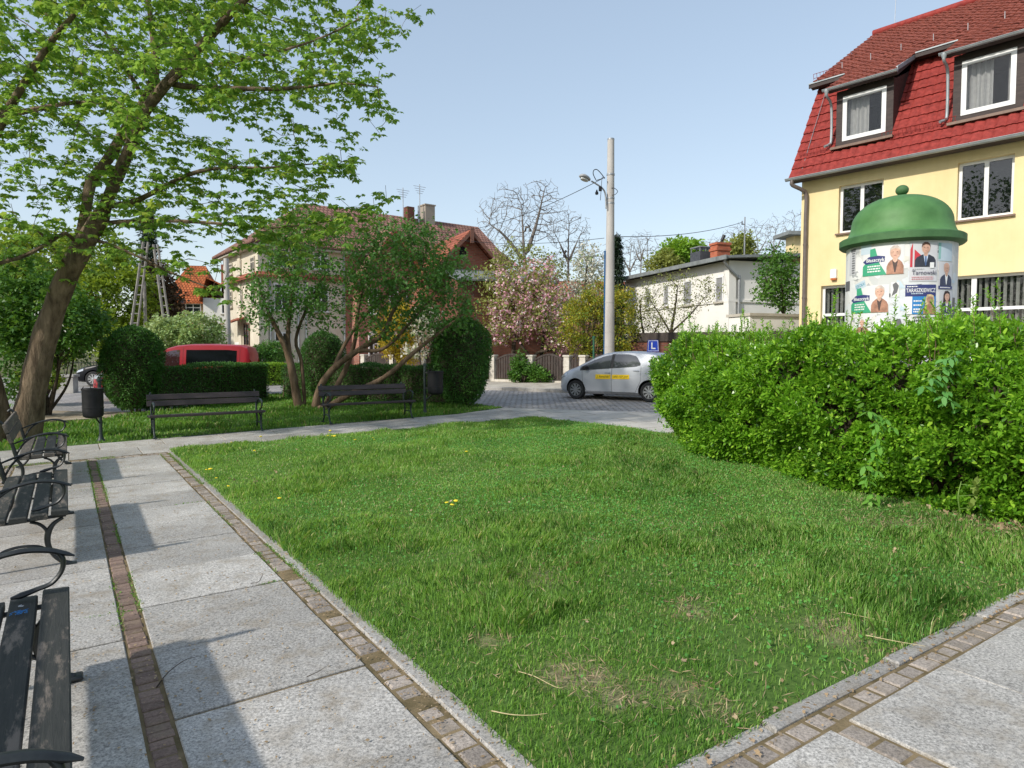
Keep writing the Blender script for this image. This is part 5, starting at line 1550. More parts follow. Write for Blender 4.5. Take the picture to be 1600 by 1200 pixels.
# ------------------------------------------------------------------ cars
def bool_cut(o, cutters):
    for c in cutters:
        md = o.modifiers.new('cut', 'BOOLEAN'); md.operation = 'DIFFERENCE'; md.object = c; md.solver = 'EXACT'
    dg = bpy.context.evaluated_depsgraph_get()
    me = bpy.data.meshes.new_from_object(o.evaluated_get(dg))
    old = o.data
    o.modifiers.clear(); o.data = me; me.name = old.name
    bpy.data.meshes.remove(old)
    for c in cutters:
        m = c.data; bpy.data.objects.remove(c); bpy.data.meshes.remove(m)
    me.polygons.foreach_set('use_smooth', [True] * len(me.polygons)); me.set_sharp_from_angle(angle=R(32))

class Car:
    def __init__(s, label, cat, loc, fwd, scale, top, belt, bot, half, tumble, paint, wb, wr, wheel_x=None, group=None):
        s.t = thing('parked_car', label, cat, loc, math.atan2(fwd[1], fwd[0]), group)
        s.t.scale = (scale,) * 3
        s.top = np.array(top); s.belt = np.array(belt); s.bot = np.array(bot); s.half = np.array(half); s.tumble = tumble
        s.paint = paint; s.wr = wr
        s.axles = wheel_x or (wb / 2, -wb / 2)
        s.body()
        for x in s.axles:
            for sd in (1, -1): s.wheel(x, sd)
    def f(s, a, x): 
        o = np.argsort(a[:, 0]); return float(np.interp(x, a[o, 0], a[o, 1]))
    def ring(s, x):
        w = s.f(s.half, x); zt = s.f(s.top, x); zb = s.f(s.bot, x); zl = min(s.f(s.belt, x), zt - .025)
        h = zt - zl
        wt = .965 * w - s.tumble * max(0, h - .04)
        return [(0, zb), (.86 * w, zb), (.97 * w, zb + .07), (w, zb + .42 * (zl - zb)), (.998 * w, zb + .72 * (zl - zb)), (.965 * w, zl),
                ((.965 * w + wt) / 2 + .01 * min(1, h / .4), zl + (h - .03) * .5), (wt, zt - min(.055, h * .4)), (wt * .86, zt - min(.014, h * .2)), (0, zt + .004)]
    def y(s, x, z):
        r = s.ring(x)[2:9]
        return float(np.interp(z, [p[1] for p in r], [p[0] for p in r]))
    def body(s):
        xs = np.unique(np.concatenate([np.linspace(s.top[:, 0].min(), s.top[:, 0].max(), 46), s.top[:, 0]]))
        rings = []
        for x in xs:
            r = s.ring(x)
            full = [(x, p[0], p[1]) for p in r] + [(x, -p[0], p[1]) for p in r[-2:0:-1]]
            rings.append(full)
        mb = MB(); n = len(rings[0]); k = len(rings)
        fs = []
        for i in range(k - 1):
            for j in range(n):
                fs.append((i * n + j, i * n + (j + 1) % n, (i + 1) * n + (j + 1) % n, (i + 1) * n + j))
        fs.append(tuple(range(n))); fs.append(tuple((k - 1) * n + j for j in range(n - 1, -1, -1)))
        mb.add(np.array(rings).reshape(-1, 3), fs)
        o = mb.build('body', [s.paint, M['under']], s.t, 32)
        cut = []
        for x in s.axles:
            for sd in (1, -1):
                c = MB(); a = np.arange(28) * 2 * math.pi / 28; rr = s.wr + .055
                y0, y1 = sd * (s.f(s.half, x) - .30), sd * (s.f(s.half, x) + .2)
                V = np.concatenate([np.stack([x + np.cos(a) * rr, np.full(28, yy), s.wr + .01 + np.sin(a) * rr], 1) for yy in (y0, y1)])
                c.add(V, [tuple(range(27, -1, -1)), tuple(range(28, 56))] + [(i, (i + 1) % 28, 28 + (i + 1) % 28, 28 + i) for i in range(28)])
                cut.append(c.build('cutter', M['under']))
        bpy.context.view_layer.update()
        mat = s.t.matrix_world.copy() if False else None
        o.parent = None
        bool_cut(o, cut)
        o.parent = s.t
        s.body_o = o
    def wheel(s, x, sd):
        yo = sd * (s.f(s.half, x) - .115)
        def rot(mb):
            for v in mb.v:
                a = v.copy(); v[:, 0] = a[:, 0]; v[:, 1] = -sd * -a[:, 2]; v[:, 2] = a[:, 1]
            for v in mb.v: v += np.array([x, yo, s.wr])
            return mb
        R_ = s.wr
        ty = MB(); ty.lathe([(R_ * .64, -.09), (R_ * .9, -.10), (R_ * .985, -.075), (R_, -.04), (R_, .04), (R_ * .985, .075), (R_ * .9, .10), (R_ * .66, .09), (R_ * .62, .04)], 32)
        w = rot(ty).build('wheel', M['rubber'], s.t, 40)
        rm = MB(); rm.lathe([(R_ * .66, .088), (R_ * .64, .098), (R_ * .58, .088), (R_ * .54, .06), (R_ * .02, .055)], 32, mat=1)
        rm.lathe([(R_ * .67, .080), (R_ * .67, .094), (R_ * .60, .094), (R_ * .60, .080)], 32)
        for k in range(9):
            a = k * 2 * math.pi / 9
            c, s_ = math.cos(a), math.sin(a)
            pts = [(R_ * .12, -.018), (R_ * .62, -.030), (R_ * .62, .030), (R_ * .12, .018)]
            rm.slab([(c * p - s_ * q, s_ * p + c * q, .070) for p, q in pts], (0, 0, .022))
        rm.lathe([(R_ * .17, .06), (R_ * .17, .095), (R_ * .10, .10)], 20)
        rot(rm).build('rim', [M['alu'], M['black']], w, 40)
    def patch(s, name, mat, x0, x1, zl, zu, sd=1, off=.006, n=14, m=5):
        V = []
        for i in range(n + 1):
            x = x0 + (x1 - x0) * i / n; a, b = zl(x), zu(x)
            V.append([(x, sd * (s.y(x, a + (b - a) * j / m) + off), a + (b - a) * j / m) for j in range(m + 1)])
        mb = MB(); mb.grid(np.array(V))
        return mb.build(name, mat, s.t, 40)
    def across(s, name, mat, x0, x1, wid=.80, off=.007, n=6):
        V = []
        for i in range(n + 1):
            x = x0 + (x1 - x0) * i / n; r = s.ring(x); wt = r[7][0]; zt = r[9][1]
            sl = (s.f(s.top, x + .02) - s.f(s.top, x - .02)) / .04
            nx, nz = -sl / math.hypot(1, sl), 1 / math.hypot(1, sl)
            V.append([(x + nx * off, wt * q, zt - .016 * abs(q) ** 2 + nz * off) for q in np.linspace(-wid, wid, 9)])
        mb = MB(); mb.grid(np.array(V)); return mb.build(name, mat, s.t, 40)
    def seam(s, pts, sd=1, w=.008):
        mb = MB()
        for (xa, za), (xb, zb) in pts:
            V = []
            for i in range(9):
                q = i / 8; x = xa + (xb - xa) * q; z = za + (zb - za) * q
                d = unit([xb - xa, zb - za]); nx, nz = -d[1] * w / 2, d[0] * w / 2
                V.append([(x + nx, sd * (s.y(x + nx, z + nz) + .0035), z + nz), (x - nx, sd * (s.y(x - nx, z - nz) + .0035), z - nz)])
            mb.grid(np.array(V))
        return mb.build('door_seam', M['black'], s.t)
    def blob(s, name, mat, pts, th=.02):
        mb = MB(); mb.slab(pts, th if hasattr(th, '__len__') else (th, 0, 0)); return mb.build(name, mat, s.t, 30)

def mk(a):
    a = np.array(a); return lambda x: float(np.interp(x, a[np.argsort(a[:, 0]), 0], a[np.argsort(a[:, 0]), 1]))

# silver hatchback
fw = np.array([1.98, 20.15]); rw = np.array([3.84, 18.82])
ctr = (fw + rw) / 2; fdir = unit(fw - rw); left = np.array([-fdir[1], fdir[0]])
c2 = ctr - left * .80 * .95
car = Car('silver hatchback with blue roof sign and yellow door stickers, half behind the big hedge', 'car', (c2[0], c2[1], float(gz(*ctr)) + .006), fdir, .955,
          [(-1.90, .62), (-1.885, .92), (-1.82, 1.08), (-1.72, 1.24), (-1.58, 1.38), (-1.35, 1.455), (-.9, 1.50), (-.4, 1.515), (0, 1.505), (.30, 1.455), (.62, 1.345), (.95, 1.19), (1.18, 1.075), (1.32, 1.015), (1.60, .93), (1.80, .84), (1.92, .72), (1.985, .56)],
          [(-1.9, 1.04), (-1.2, 1.04), (0, .975), (.95, .90), (1.3, .86), (1.98, .62)],
          [(-1.9, .36), (-1.6, .26), (-1.2, .20), (1.2, .18), (1.7, .20), (1.985, .26)],
          [(-1.90, .70), (-1.82, .79), (-1.6, .835), (-1.0, .848), (1.0, .845), (1.4, .83), (1.7, .76), (1.88, .66), (1.985, .50)], .36, M['p_silver'], 2.51, .300)
up = lambda x: car.f(car.top, x) - .085
for sd in (1, -1):
    car.patch('side_window', M['carglass'], 1.10, .03, mk([(1.10, .905), (.03, .985)]), lambda x: max(mk([(1.10, .915), (.03, .99)])(x), min(up(x) - .015, 1.42)), sd)
    car.patch('side_window', M['carglass'], -.06, -.96, mk([(-.06, .992), (-.80, 1.045), (-.96, 1.09)]), mk([(-.06, 1.425), (-.55, 1.42), (-.80, 1.36), (-.96, 1.14)]), sd)
    car.patch('side_window', M['carglass'], -1.30, -1.62, mk([(-1.30, 1.13), (-1.62, 1.14)]), mk([(-1.30, 1.33), (-1.62, 1.22)]), sd)
    car.patch('pillar_trim', M['black'], .035, -.065, mk([(.03, .985), (-.06, .992)]), mk([(.03, 1.42), (-.06, 1.425)]), sd, .005, 4)
    car.seam([((-.02, .98), (-.02, .27)), ((1.02, .90), (.98, .55)), ((.98, .55), (.86, .27)), ((.86, .27), (-.80, .27)), ((-.80, .27), (-.98, .62)), ((-.98, .62), (-.99, 1.05))], sd)
    for xh, zh in ((.12, .86), (-.84, .93)):
        mb = MB(); mb.box((xh, sd * (car.y(xh, zh) + .014), zh), (.19, .028, .034), 0, 0, None, .009); mb.build('door_handle', M['p_silver'], car.t, 40)
    mb = MB(); mb.box((.86, sd * (car.y(.86, .97) + .10), 1.0), (.12, .20, .14), 0, 0, None, .04); mb.build('wing_mirror', M['black'], car.t, 40)
    car.patch('headlight', M['lamp_clear'], 1.60, 1.90, mk([(1.60, .76), (1.90, .62)]), mk([(1.60, .86), (1.90, .70)]), sd, .008)
    car.patch('tail_light', M['lamp_red'], -1.60, -1.86, mk([(-1.60, .92), (-1.86, .80)]), mk([(-1.60, 1.05), (-1.86, .98)]), sd, .008)
car.across('windscreen', M['carglass'], .40, 1.20)
car.across('rear_window', M['carglass'], -1.50, -1.80)
# yellow stickers with the lettering on both doors
def on_side(vs, x0, z0, off, sd=1):
    return [(x0 - v[0] * sd, sd * (car.y(x0 - v[0] * sd, z0 + v[1]) + off), z0 + v[1]) for v in vs]
for sd in (1,):
    st1 = car.patch('door_sticker', M['yellow'], .53, .005, mk([(.53, .655), (.0, .665)]), mk([(.53, .80), (0, .80)]), sd, .0065)
    st2 = car.patch('door_sticker', M['yellow'], -.04, -.62, mk([(-.04, .665), (-.62, .675)]), mk([(-.04, .80), (-.62, .805)]), sd, .0065)
    for st, txt, x0, sh, wdt in ((st1, 'J. Romański', .27, .35, .88), (st2, '692 127 277', -.33, .2, .95)):
        vs, fs = text_mesh(txt, .098, sh, 'CENTER', .0, wdt)
        mb = MB(); mb.add(on_side(vs, x0, .733, .010, sd), fs); mb.build('lettering', M['ink'], st)
mb = MB(); mb.box((1.975, 0, .60), (.03, .50, .12)); mb.box((1.965, 0, .40), (.03, .8, .10)); mb.build('grille', M['black'], car.t)
mb = MB(); mb.box((1.99, 0, .48), (.012, .52, .11)); mb.box((-1.905, 0, .72), (.012, .52, .11)); mb.build('number_plate', M['white'], car.t)
# roof sign stands on the car roof
rs = np.array([-1.0, 0, 1.50]) * .955
ang = math.atan2(fdir[1], fdir[0])
rp = (c2[0] + rs[0] * math.cos(ang), c2[1] + rs[0] * math.sin(ang), float(gz(*ctr)) + .006 + rs[2])
sg = thing('roof_sign', 'blue learner-driver sign with a white letter L on the silver car roof', 'sign', rp, ang + R(-58))
mb = MB()
mb.slab([(-.055, -.17, .02), (.055, -.17, .02), (.022, -.14, .335), (-.022, -.14, .335)], (0, 0.0001, 0))
V = [(-.06, -.17, .0), (.06, -.17, .0), (.06, .17, .0), (-.06, .17, .0), (-.03, -.145, .34), (.03, -.145, .34), (.03, .145, .34), (-.03, .145, .34)]
mb = MB(); mb.add(V, [(3, 2, 1, 0), (4, 5, 6, 7), (0, 1, 5, 4), (1, 2, 6, 5), (2, 3, 7, 6), (3, 0, 4, 7)]); mb.build('panel', M['blue'], sg)
for sd in (1, -1):
    def fp(a, b, o): return (sd * (.06 - .03 * b / .34 + o), a * sd * (1 - .12 * b / .34), b)
    mb = MB()
    for (a0, a1, b0_, b1_) in ((-.155, .155, .018, .030), (-.155, .155, .312, .324), (-.155, -.143, .03, .312), (.143, .155, .03, .312)):
        mb.quad(fp(a0, b0_, .003), fp(a1, b0_, .003), fp(a1, b1_, .003), fp(a0, b1_, .003))
    mb.build('border', M['white'], sg)
    mb = MB()
    for (a0, a1, b0_, b1_) in ((-.06, -.022, .075, .27), (-.022, .07, .075, .112)):
        mb.quad(fp(a0, b0_, .004), fp(a1, b0_, .004), fp(a1, b1_, .004), fp(a0, b1_, .004))
    mb.build('lettering', M['white'], sg)

# red van behind the hedge
vf = unit([-.985, -.17])
van = Car('red delivery van with tinted rear side window, parked behind the low clipped hedge', 'van', (-11.3, 22.75, float(gz(-11.3, 22.75)) + .006), vf, 1.0,
          [(-2.42, .60), (-2.44, 1.15), (-2.38, 1.55), (-2.30, 1.74), (-2.1, 1.81), (-1.2, 1.845), (-.5, 1.84), (-.1, 1.80), (.2, 1.71), (.6, 1.49), (1.0, 1.26), (1.25, 1.14), (1.40, 1.09), (2.17, 1.00), (2.42, .88), (2.52, .70), (2.56, .55)],
          [(-2.44, 1.06), (0, 1.05), (1.3, 1.03), (1.7, 1.0), (2.56, .62)], [(-2.44, .32), (-1.8, .22), (1.9, .20), (2.56, .26)],
          [(-2.44, .80), (-2.3, .87), (-1.8, .895), (1.5, .895), (2.0, .86), (2.3, .76), (2.48, .64), (2.56, .5)], .22, M['p_red'], 3.0, .32, (1.80, -1.45))
for sd in (1, -1):
    van.patch('side_window', M['carglass'], 1.05, -.20, mk([(1.05, 1.06), (-.20, 1.10)]), mk([(1.05, 1.09), (.6, 1.36), (.2, 1.58), (0, 1.63), (-.20, 1.64)]), sd)
    van.patch('side_window', M['darkglass'], -.40, -1.98, mk([(-.40, 1.10), (-1.98, 1.12)]), mk([(-.40, 1.64), (-1.7, 1.64), (-1.98, 1.61)]), sd)
    van.seam([((-.30, 1.72), (-.32, .35)), ((1.12, 1.06), (1.05, .5)), ((-2.08, 1.68), (-2.08, .4)), ((-.32, 1.0), (-2.08, 1.0))], sd)
    mb = MB(); mb.box((.85, sd * (van.y(.85, 1.1) + .10), 1.17), (.12, .2, .2), 0, 0, None, .05); mb.build('wing_mirror', M['p_red'], van.t, 40)
    van.patch('headlight', M['lamp_clear'], 2.12, 2.46, mk([(2.12, .76), (2.46, .68)]), mk([(2.12, .92), (2.46, .80)]), sd, .008)
    van.patch('tail_light', M['lamp_red'], -2.37, -2.43, mk([(-2.37, .95), (-2.43, .95)]), mk([(-2.37, 1.35), (-2.43, 1.25)]), sd, .008)
van.across('windscreen', M['carglass'], .12, 1.22)
mb = MB(); mb.box((2.555, 0, .62), (.03, .8, .10)); mb.box((2.555, 0, .42), (.03, .9, .14)); mb.build('grille', M['black'], van.t)

# black car behind
bf = unit([-1, -.10])
bc = Car('black car with bright alloy wheels, nose showing between litter bin and round-topped bush', 'car', (-17.15, 30.3, float(gz(-17.2, 30.3)) + .006), bf, 1.0,
         [(-2.25, .60), (-2.22, .95), (-2.0, 1.05), (-1.6, 1.15), (-1.0, 1.38), (-.4, 1.44), (.2, 1.42), (.6, 1.28), (1.05, 1.06), (1.2, 1.0), (1.7, .92), (2.05, .80), (2.2, .66), (2.26, .52)],
         [(-2.25, .95), (0, .93), (1.2, .88), (2.26, .58)], [(-2.25, .34), (-1.7, .22), (1.8, .20), (2.26, .26)],
         [(-2.25, .74), (-2.0, .85), (-1.4, .90), (1.4, .90), (1.8, .86), (2.1, .74), (2.26, .55)], .40, M['p_black'], 2.8, .335, (1.38, -1.42))
for sd in (1, -1):
    bc.patch('side_window', M['darkglass'], .95, -1.3, mk([(.95, .92), (-1.3, 1.0)]), mk([(.95, .93), (.3, 1.31), (-.6, 1.35), (-1.3, 1.1)]), sd)
    bc.patch('headlight', M['lamp_clear'], 1.80, 2.18, mk([(1.80, .70), (2.18, .60)]), mk([(1.80, .80), (2.18, .68)]), sd, .008)
    bc.seam([((1.0, .9), (.95, .4)), ((-.2, .95), (-.2, .3)), ((.95, .4), (.8, .3))], sd)
bc.across('windscreen', M['darkglass'], .30, 1.08)
# ------------------------------------------------------------------ advertising column
CC = np.array([10.13 * math.sin(R(30.03)), 10.13 * math.cos(R(30.03))]); CR = .633
cz = float(gz(*CC))
col = thing('advertising_column', 'round poster column with a green dome and ball top, pasted with election bills', 'poster column', (CC[0], CC[1], cz))
Z = lambda z: z - cz
mb = MB(); mb.lathe([(CR + .03, -.02), (CR + .03, .30), (CR, .32), (CR, Z(2.99))], 64); mb.build('drum', M['paper'], col, 40)
mb = MB(); mb.lathe([(CR + .002, Z(2.945)), (.70, Z(2.955)), (.722, Z(2.975)), (.722, Z(3.055)), (.70, Z(3.07)), (.60, Z(3.075))], 64); mb.build('rim', M['green_rim'], col, 40)
prof = [(.70, Z(3.068)), (.655, Z(3.082)), (.620, Z(3.115)), (.598, Z(3.17)), (.585, Z(3.23))]
for a in np.linspace(0, 88, 16): prof.append((.582 * math.cos(R(a)) ** .9, Z(3.24) + .375 * math.sin(R(a))))
mb = MB(); mb.lathe(prof, 64); mb.build('dome', M['green_paint'], col, 50)
mb = MB(); mb.lathe([(.03, Z(3.59)), (.03, Z(3.63))] + [(max(.004, .078 * math.cos(R(a))), Z(3.69) + .068 * math.sin(R(a))) for a in np.linspace(-80, 88, 12)], 20)
ball = mb.build('finial', M['green_rim'], col, 60)

def CP(x, y):
    d = ray(x, y); dx, dy = d[0], d[1]
    a = dx * dx + dy * dy; b = -2 * (dx * CC[0] + dy * CC[1]); c = CC @ CC - CR * CR
    disc = b * b - 4 * a * c
    t = (-b - math.sqrt(max(0, disc))) / (2 * a)
    q = np.array([dx * t, dy * t]) - CC
    return math.atan2(q[1], q[0]), EYE + d[2] * t
class Bill:
    """a pasted bill bent round the drum; local a (left to right) and b (bottom to top) in metres"""
    def __init__(s, x0, y0, x1, y1, bg, lift=.004, tilt=0.0, label=None):
        (ta, za), (tb, zb), (tc, zc), (td, zd) = CP(x0, y0), CP(x1, y0), CP(x0, y1), CP(x1, y1)
        s.t0 = (ta + tc) / 2; s.t1 = (tb + td) / 2
        if s.t1 < s.t0: s.t1 += 2 * math.pi
        s.z1 = (za + zb) / 2; s.z0 = (zc + zd) / 2
        s.w = (s.t1 - s.t0) * CR; s.h = s.z1 - s.z0; s.lift = lift; s.tilt = tilt
        mb = MB(); n = 12
        mb.grid(np.array([[s.p(s.w * i / n, 0, 0), s.p(s.w * i / n, s.h, 0)] for i in range(n + 1)]))
        s.o = mb.build('bill', bg, col)
        if label: s.o['label'] = label
        s.k = 0
    def p(s, a, b, o):
        ca, cb = a - s.w / 2, b - s.h / 2
        a2 = ca * math.cos(s.tilt) - cb * math.sin(s.tilt) + s.w / 2; b2 = ca * math.sin(s.tilt) + cb * math.cos(s.tilt) + s.h / 2
        th = s.t0 + a2 / CR; r = CR + s.lift + o
        return (math.cos(th) * r, math.sin(th) * r, Z(s.z0 + b2))
    def poly(s, pts, mat, name='print'):
        s.k += 1
        # fan of small strips so that wide shapes follow the drum
        pts = [(a * s.w, b * s.h) for a, b in pts]
        import bmesh
        bm = bmesh.new(); bm.faces.new([bm.verts.new((a, b, 0)) for a, b in pts])
        for q in np.arange(.04, s.w, .04):
            bmesh.ops.bisect_plane(bm, geom=bm.verts[:] + bm.edges[:] + bm.faces[:], plane_co=(q, 0, 0), plane_no=(1, 0, 0))
        bmesh.ops.triangulate(bm, faces=bm.faces)
        bm.verts.index_update()
        V = [s.p(v.co.x, v.co.y, .0012 + .0006 * s.k) for v in bm.verts]; F = [tuple(v.index for v in f.verts) for f in bm.faces]
        bm.free()
        mb = MB(); mb.add(V, F); return mb.build(name, mat, s.o, None, None, False)
    def ell(s, cx, cy, rx, ry, mat, a0=0, a1=360, name='print'):
        return s.poly([(cx + rx * math.cos(R(a)), cy + ry * math.sin(R(a))) for a in np.linspace(a0, a1, 25)[:-1 if a1 - a0 >= 360 else None]], mat, name)
    def text(s, txt, cx, cy, hgt, mat, width=1.0, bold=0.0, shear=0.0):
        s.k += 1
        vs, fs = text_mesh(txt, hgt * s.h, shear, 'CENTER', bold * hgt * s.h, 1.0)
        if width and len(vs):
            span = vs[:, 0].max() - vs[:, 0].min(); vs[:, 0] *= width * s.w / span
        mb = MB(); mb.add([s.p(cx * s.w + v[0], cy * s.h + v[1], .0015 + .0006 * s.k) for v in vs], fs)
        return mb.build('lettering', mat, s.o, None, None, False)
    def bars(s, x0, x1, ys, h, mat):
        g = np.random.default_rng(int(1000 * (s.t0 + 4)) + len(ys))
        mb = MB(); s.k += 1
        for y in ys:
            x = x0; end = x1 - g.uniform(0, .15) * (x1 - x0)
            while x < end:
                w_ = g.uniform(.025, .07); e = min(x + w_, end)
                mb.quad(*[s.p(a * s.w, b * s.h, .0015 + .0006 * s.k) for a, b in ((x, y), (e, y), (e, y + h), (x, y + h))])
                x = e + .014
        mb.build('small_print', mat, s.o, None, None, False)
    def portrait(s, cx, base, hw, top, skin, hair, coat, shirt, longhair=False, tie=None):
        """head-and-shoulders: shoulders span hw, from base up to top (fractions of the bill)"""
        H = top - base; ar = s.w / s.h
        ry = H * .215; rx = ry * .74 / ar
        hy = top - ry * 1.1
        if longhair: s.poly([(cx - rx * 1.35, hy + ry * .3), (cx - rx * .9, top), (cx + rx * .2, top + ry * .1), (cx + rx * 1.1, top - ry * .2), (cx + rx * 1.4, hy), (cx + rx * 1.45, hy - ry * 1.7), (cx - rx * 1.5, hy - ry * 1.8)], hair)
        s.poly([(cx - hw, base), (cx - hw * .98, base + H * .28), (cx - hw * .80, base + H * .40), (cx - rx * .8, base + H * .50), (cx + rx * .8, base + H * .50), (cx + hw * .80, base + H * .40), (cx + hw * .98, base + H * .28), (cx + hw, base)], coat)
        s.poly([(cx - rx * .62, base + H * .52), (cx + rx * .62, base + H * .52), (cx + rx * .1, base + H * .06), (cx - rx * .1, base + H * .06)], shirt)
        s.poly([(cx - rx * .5, hy - ry * .4), (cx + rx * .5, hy - ry * .4), (cx + rx * .45, base + H * .47), (cx, base + H * .40), (cx - rx * .45, base + H * .47)], skin)
        if tie: s.poly([(cx - rx * .16, base + H * .44), (cx + rx * .16, base + H * .44), (cx + rx * .22, base + H * .10), (cx, base + H * .04), (cx - rx * .22, base + H * .10)], tie)
        s.ell(cx, hy, rx, ry, skin)
        s.poly([(cx - rx * 1.04, hy + ry * .1), (cx - rx * .95, hy + ry * .75), (cx - rx * .4, hy + ry * 1.12), (cx + rx * .4, hy + ry * 1.12), (cx + rx * .98, hy + ry * .7), (cx + rx * 1.04, hy + ry * .1), (cx + rx * .72, hy + ry * .55), (cx, hy + ry * .68), (cx - rx * .72, hy + ry * .5)], hair)
        for e in (-.38, .38): s.ell(cx + rx * e, hy + ry * .08, rx * .16, ry * .07, flat('print_eye', (.30, .17, .13)))
        s.ell(cx, hy - ry * .52, rx * .30, ry * .07, flat('print_mouth', (.52, .24, .20)))
def scraps():
    g = np.random.default_rng(99); ms = [flat('scrap_white', (.78, .78, .77)), flat('scrap_cream', (.70, .67, .60)), flat('scrap_blue', (.55, .66, .74)), flat('scrap_grey', (.42, .43, .44)), flat('scrap_dark', (.12, .12, .13)), flat('scrap_red', (.52, .16, .15))]
    for k in range(46):
        th = g.uniform(R(-185), R(-55)); z = g.uniform(1.75, 2.90); w_, h_ = g.uniform(.05, .24), g.uniform(.03, .17); m_ = ms[int(g.choice(6, p=[.40, .19, .16, .12, .08, .05]))]
        if m_ is ms[4] or m_ is ms[5]: w_ *= .45; h_ *= .6
        n = 9; ang = np.sort(g.uniform(0, 2 * math.pi, n)); rr = g.uniform(.55, 1.1, n); o = .0012 + .00004 * k
        V = [(math.cos(th + w_ * .5 * r_ * math.cos(a) / CR) * (CR + o), math.sin(th + w_ * .5 * r_ * math.cos(a) / CR) * (CR + o), Z(z + h_ * .5 * r_ * math.sin(a))) for a, r_ in zip(ang, rr)]
        c = (math.cos(th) * (CR + o + .0015), math.sin(th) * (CR + o + .0015), Z(z))
        mb = MB(); mb.add(V + [c], [(i, (i + 1) % n, n) for i in range(n)]); mb.build('paper_scrap', m_, col, None, None, False)
scraps()
W1 = flat('bill_white', (.72, .72, .73)); W2 = flat('bill_grey', (.60, .60, .63)); GR = flat('bill_green', (.05, .36, .20)); NV = flat('bill_navy', (.035, .045, .17))
SK = flat('print_skin', (.66, .40, .30)); SKD = flat('print_tan', (.50, .27, .19)); BLO = flat('print_blond', (.68, .52, .30)); PALE = flat('print_pale_hair', (.62, .52, .47)); BRN = flat('print_brown_hair', (.10, .05, .03)); DRK = flat('print_dark_hair', (.045, .02, .018))
TAN = flat('print_tan_jacket', (.42, .21, .14)); SUIT = flat('print_suit', (.035, .04, .06)); SHB = flat('print_shirt_blue', (.50, .60, .74)); TIE = flat('print_tie', (.08, .14, .30)); TOPB = flat('print_dark_top', (.08, .05, .045))
RED = flat('bill_red', (.55, .04, .06)); BLU = flat('bill_blue', (.03, .22, .55)); INK = flat('bill_ink', (.08, .08, .12)); LBL = flat('bill_pale_blue', (.52, .62, .70)); WHT = flat('bill_bright', (.82, .82, .82)); GRY = flat('bill_dark_grey', (.13, .13, .14))
for rect, sc in (((1349, 385, 1413, 430), 1), ((1331, 447, 1389, 489), 1)):
    b = Bill(*rect, W1, label='white and green election bill with a fair-haired woman in a brown jacket')
    b.poly([(0, 0), (.62, .0), (.44, .42), (.40, .62), (.33, .95), (.20, .92), (.20, .62), (.0, .34)], GR)
    b.poly([(.0, .50), (.17, .66), (.40, .68), (.57, .64), (.57, .46), (.1, .40)], NV)
    b.text('Błaszczyk', .33, .53, .17, WHT, .46, .012)
    b.bars(.14, .48, (.30, .21, .12), .045, WHT)
    b.portrait(.80, .0, .19, .97, SK, PALE, TAN, TOPB)
b = Bill(1421, 377, 1464, 440, W2, .005, label='grey election bill with a man in a dark suit and the Polish colours')
b.poly([(.02, .36), (.10, .36), (.10, .97), (.02, .80)], RED); b.poly([(.16, .36), (.5, .36), (.40, .64), (.16, .80)], RED)
b.portrait(.55, .36, .38, .97, SK, BRN, SUIT, SHB, tie=TIE)
b.poly([(.70, .33), (.86, .33), (.86, .47), (.70, .47)], WHT)
b.text('Tarnowski', .52, .215, .155, INK, .86, .006)
b.bars(.1, .5, (.30,), .012, GRY); b.bars(.08, .95, (.10, .05), .014, RED)
b = Bill(1414, 445, 1461, 491, LBL, .006, label='blue election bill with a blond woman')
b.poly([(0, .60), (1, .60), (1, 1), (0, 1)], NV); b.poly([(.22, .0), (.62, .0), (.62, .60), (.22, .60)], BLU); b.poly([(0, 0), (.22, 0), (.22, .6), (0, .6)], WHT); b.poly([(.62, 0), (1, 0), (1, .6), (.62, .6)], BLU)
b.text('TARASZKIEWICZ', .5, .80, .19, WHT, .95, .012); b.bars(.05, .42, (.92,), .035, WHT); b.bars(.18, .6, (.68,), .03, LBL)
b.bars(.26, .56, (.42, .28, .14, .06), .05, WHT)
b.portrait(.79, .0, .22, .66, SKD, BLO, flat('print_ochre_top', (.42, .27, .12)), TAN, True)
for (x0, y0, x1, y1), hr, lg, lab in (((1466, 410, 1487, 452), SK, False, 'narrow bill with a bald man in a blue jacket'), ((1467, 454, 1487, 494), DRK, True, 'narrow bill with a dark-haired woman, upper of two'), ((1467, 496, 1487, 537), DRK, True, 'narrow bill with a dark-haired woman, lower of two')):
    b = Bill(x0, y0, x1, y1, W2, .005, label=lab)
    b.poly([(0, 0), (1, 0), (1, .12), (0, .12)], NV); b.bars(.1, .9, (.04,), .04, WHT)
    b.portrait(.50, .12, .42, .97, SK, hr, flat('print_navy_jacket', (.05, .06, .11)), WHT, lg)
b = Bill(1336, 497, 1361, 522, W1, .005, label='white bill with a fair-haired woman, low on the column'); b.portrait(.5, -.02, .38, .95, SK, PALE, TAN, TOPB)
b = Bill(1424, 492, 1466, 545, W1, .0035, label='white bill with a small red heart, partly behind the hedge shoots')
b.bars(.06, .62, (.90, .80), .055, INK)
b.poly([(.40, .44), (.47, .52), (.455, .56), (.43, .56), (.40, .535), (.37, .56), (.345, .56), (.33, .52)], RED)
b.poly([(.0, .10), (.98, .10), (.98, .22), (.0, .22)], flat('bill_mid_blue', (.10, .16, .36))); b.bars(.05, .95, (.13,), .055, WHT)
b = Bill(1392, 498, 1412, 545, W2, .004, label='torn bill with dark stripes'); b.poly([(0, .62), (1, .62), (1, .72), (0, .72)], NV); b.poly([(0, .46), (1, .46), (1, .55), (0, .55)], NV); b.poly([(.05, .75), (.9, .75), (.7, 1.0), (.1, .95)], GRY)
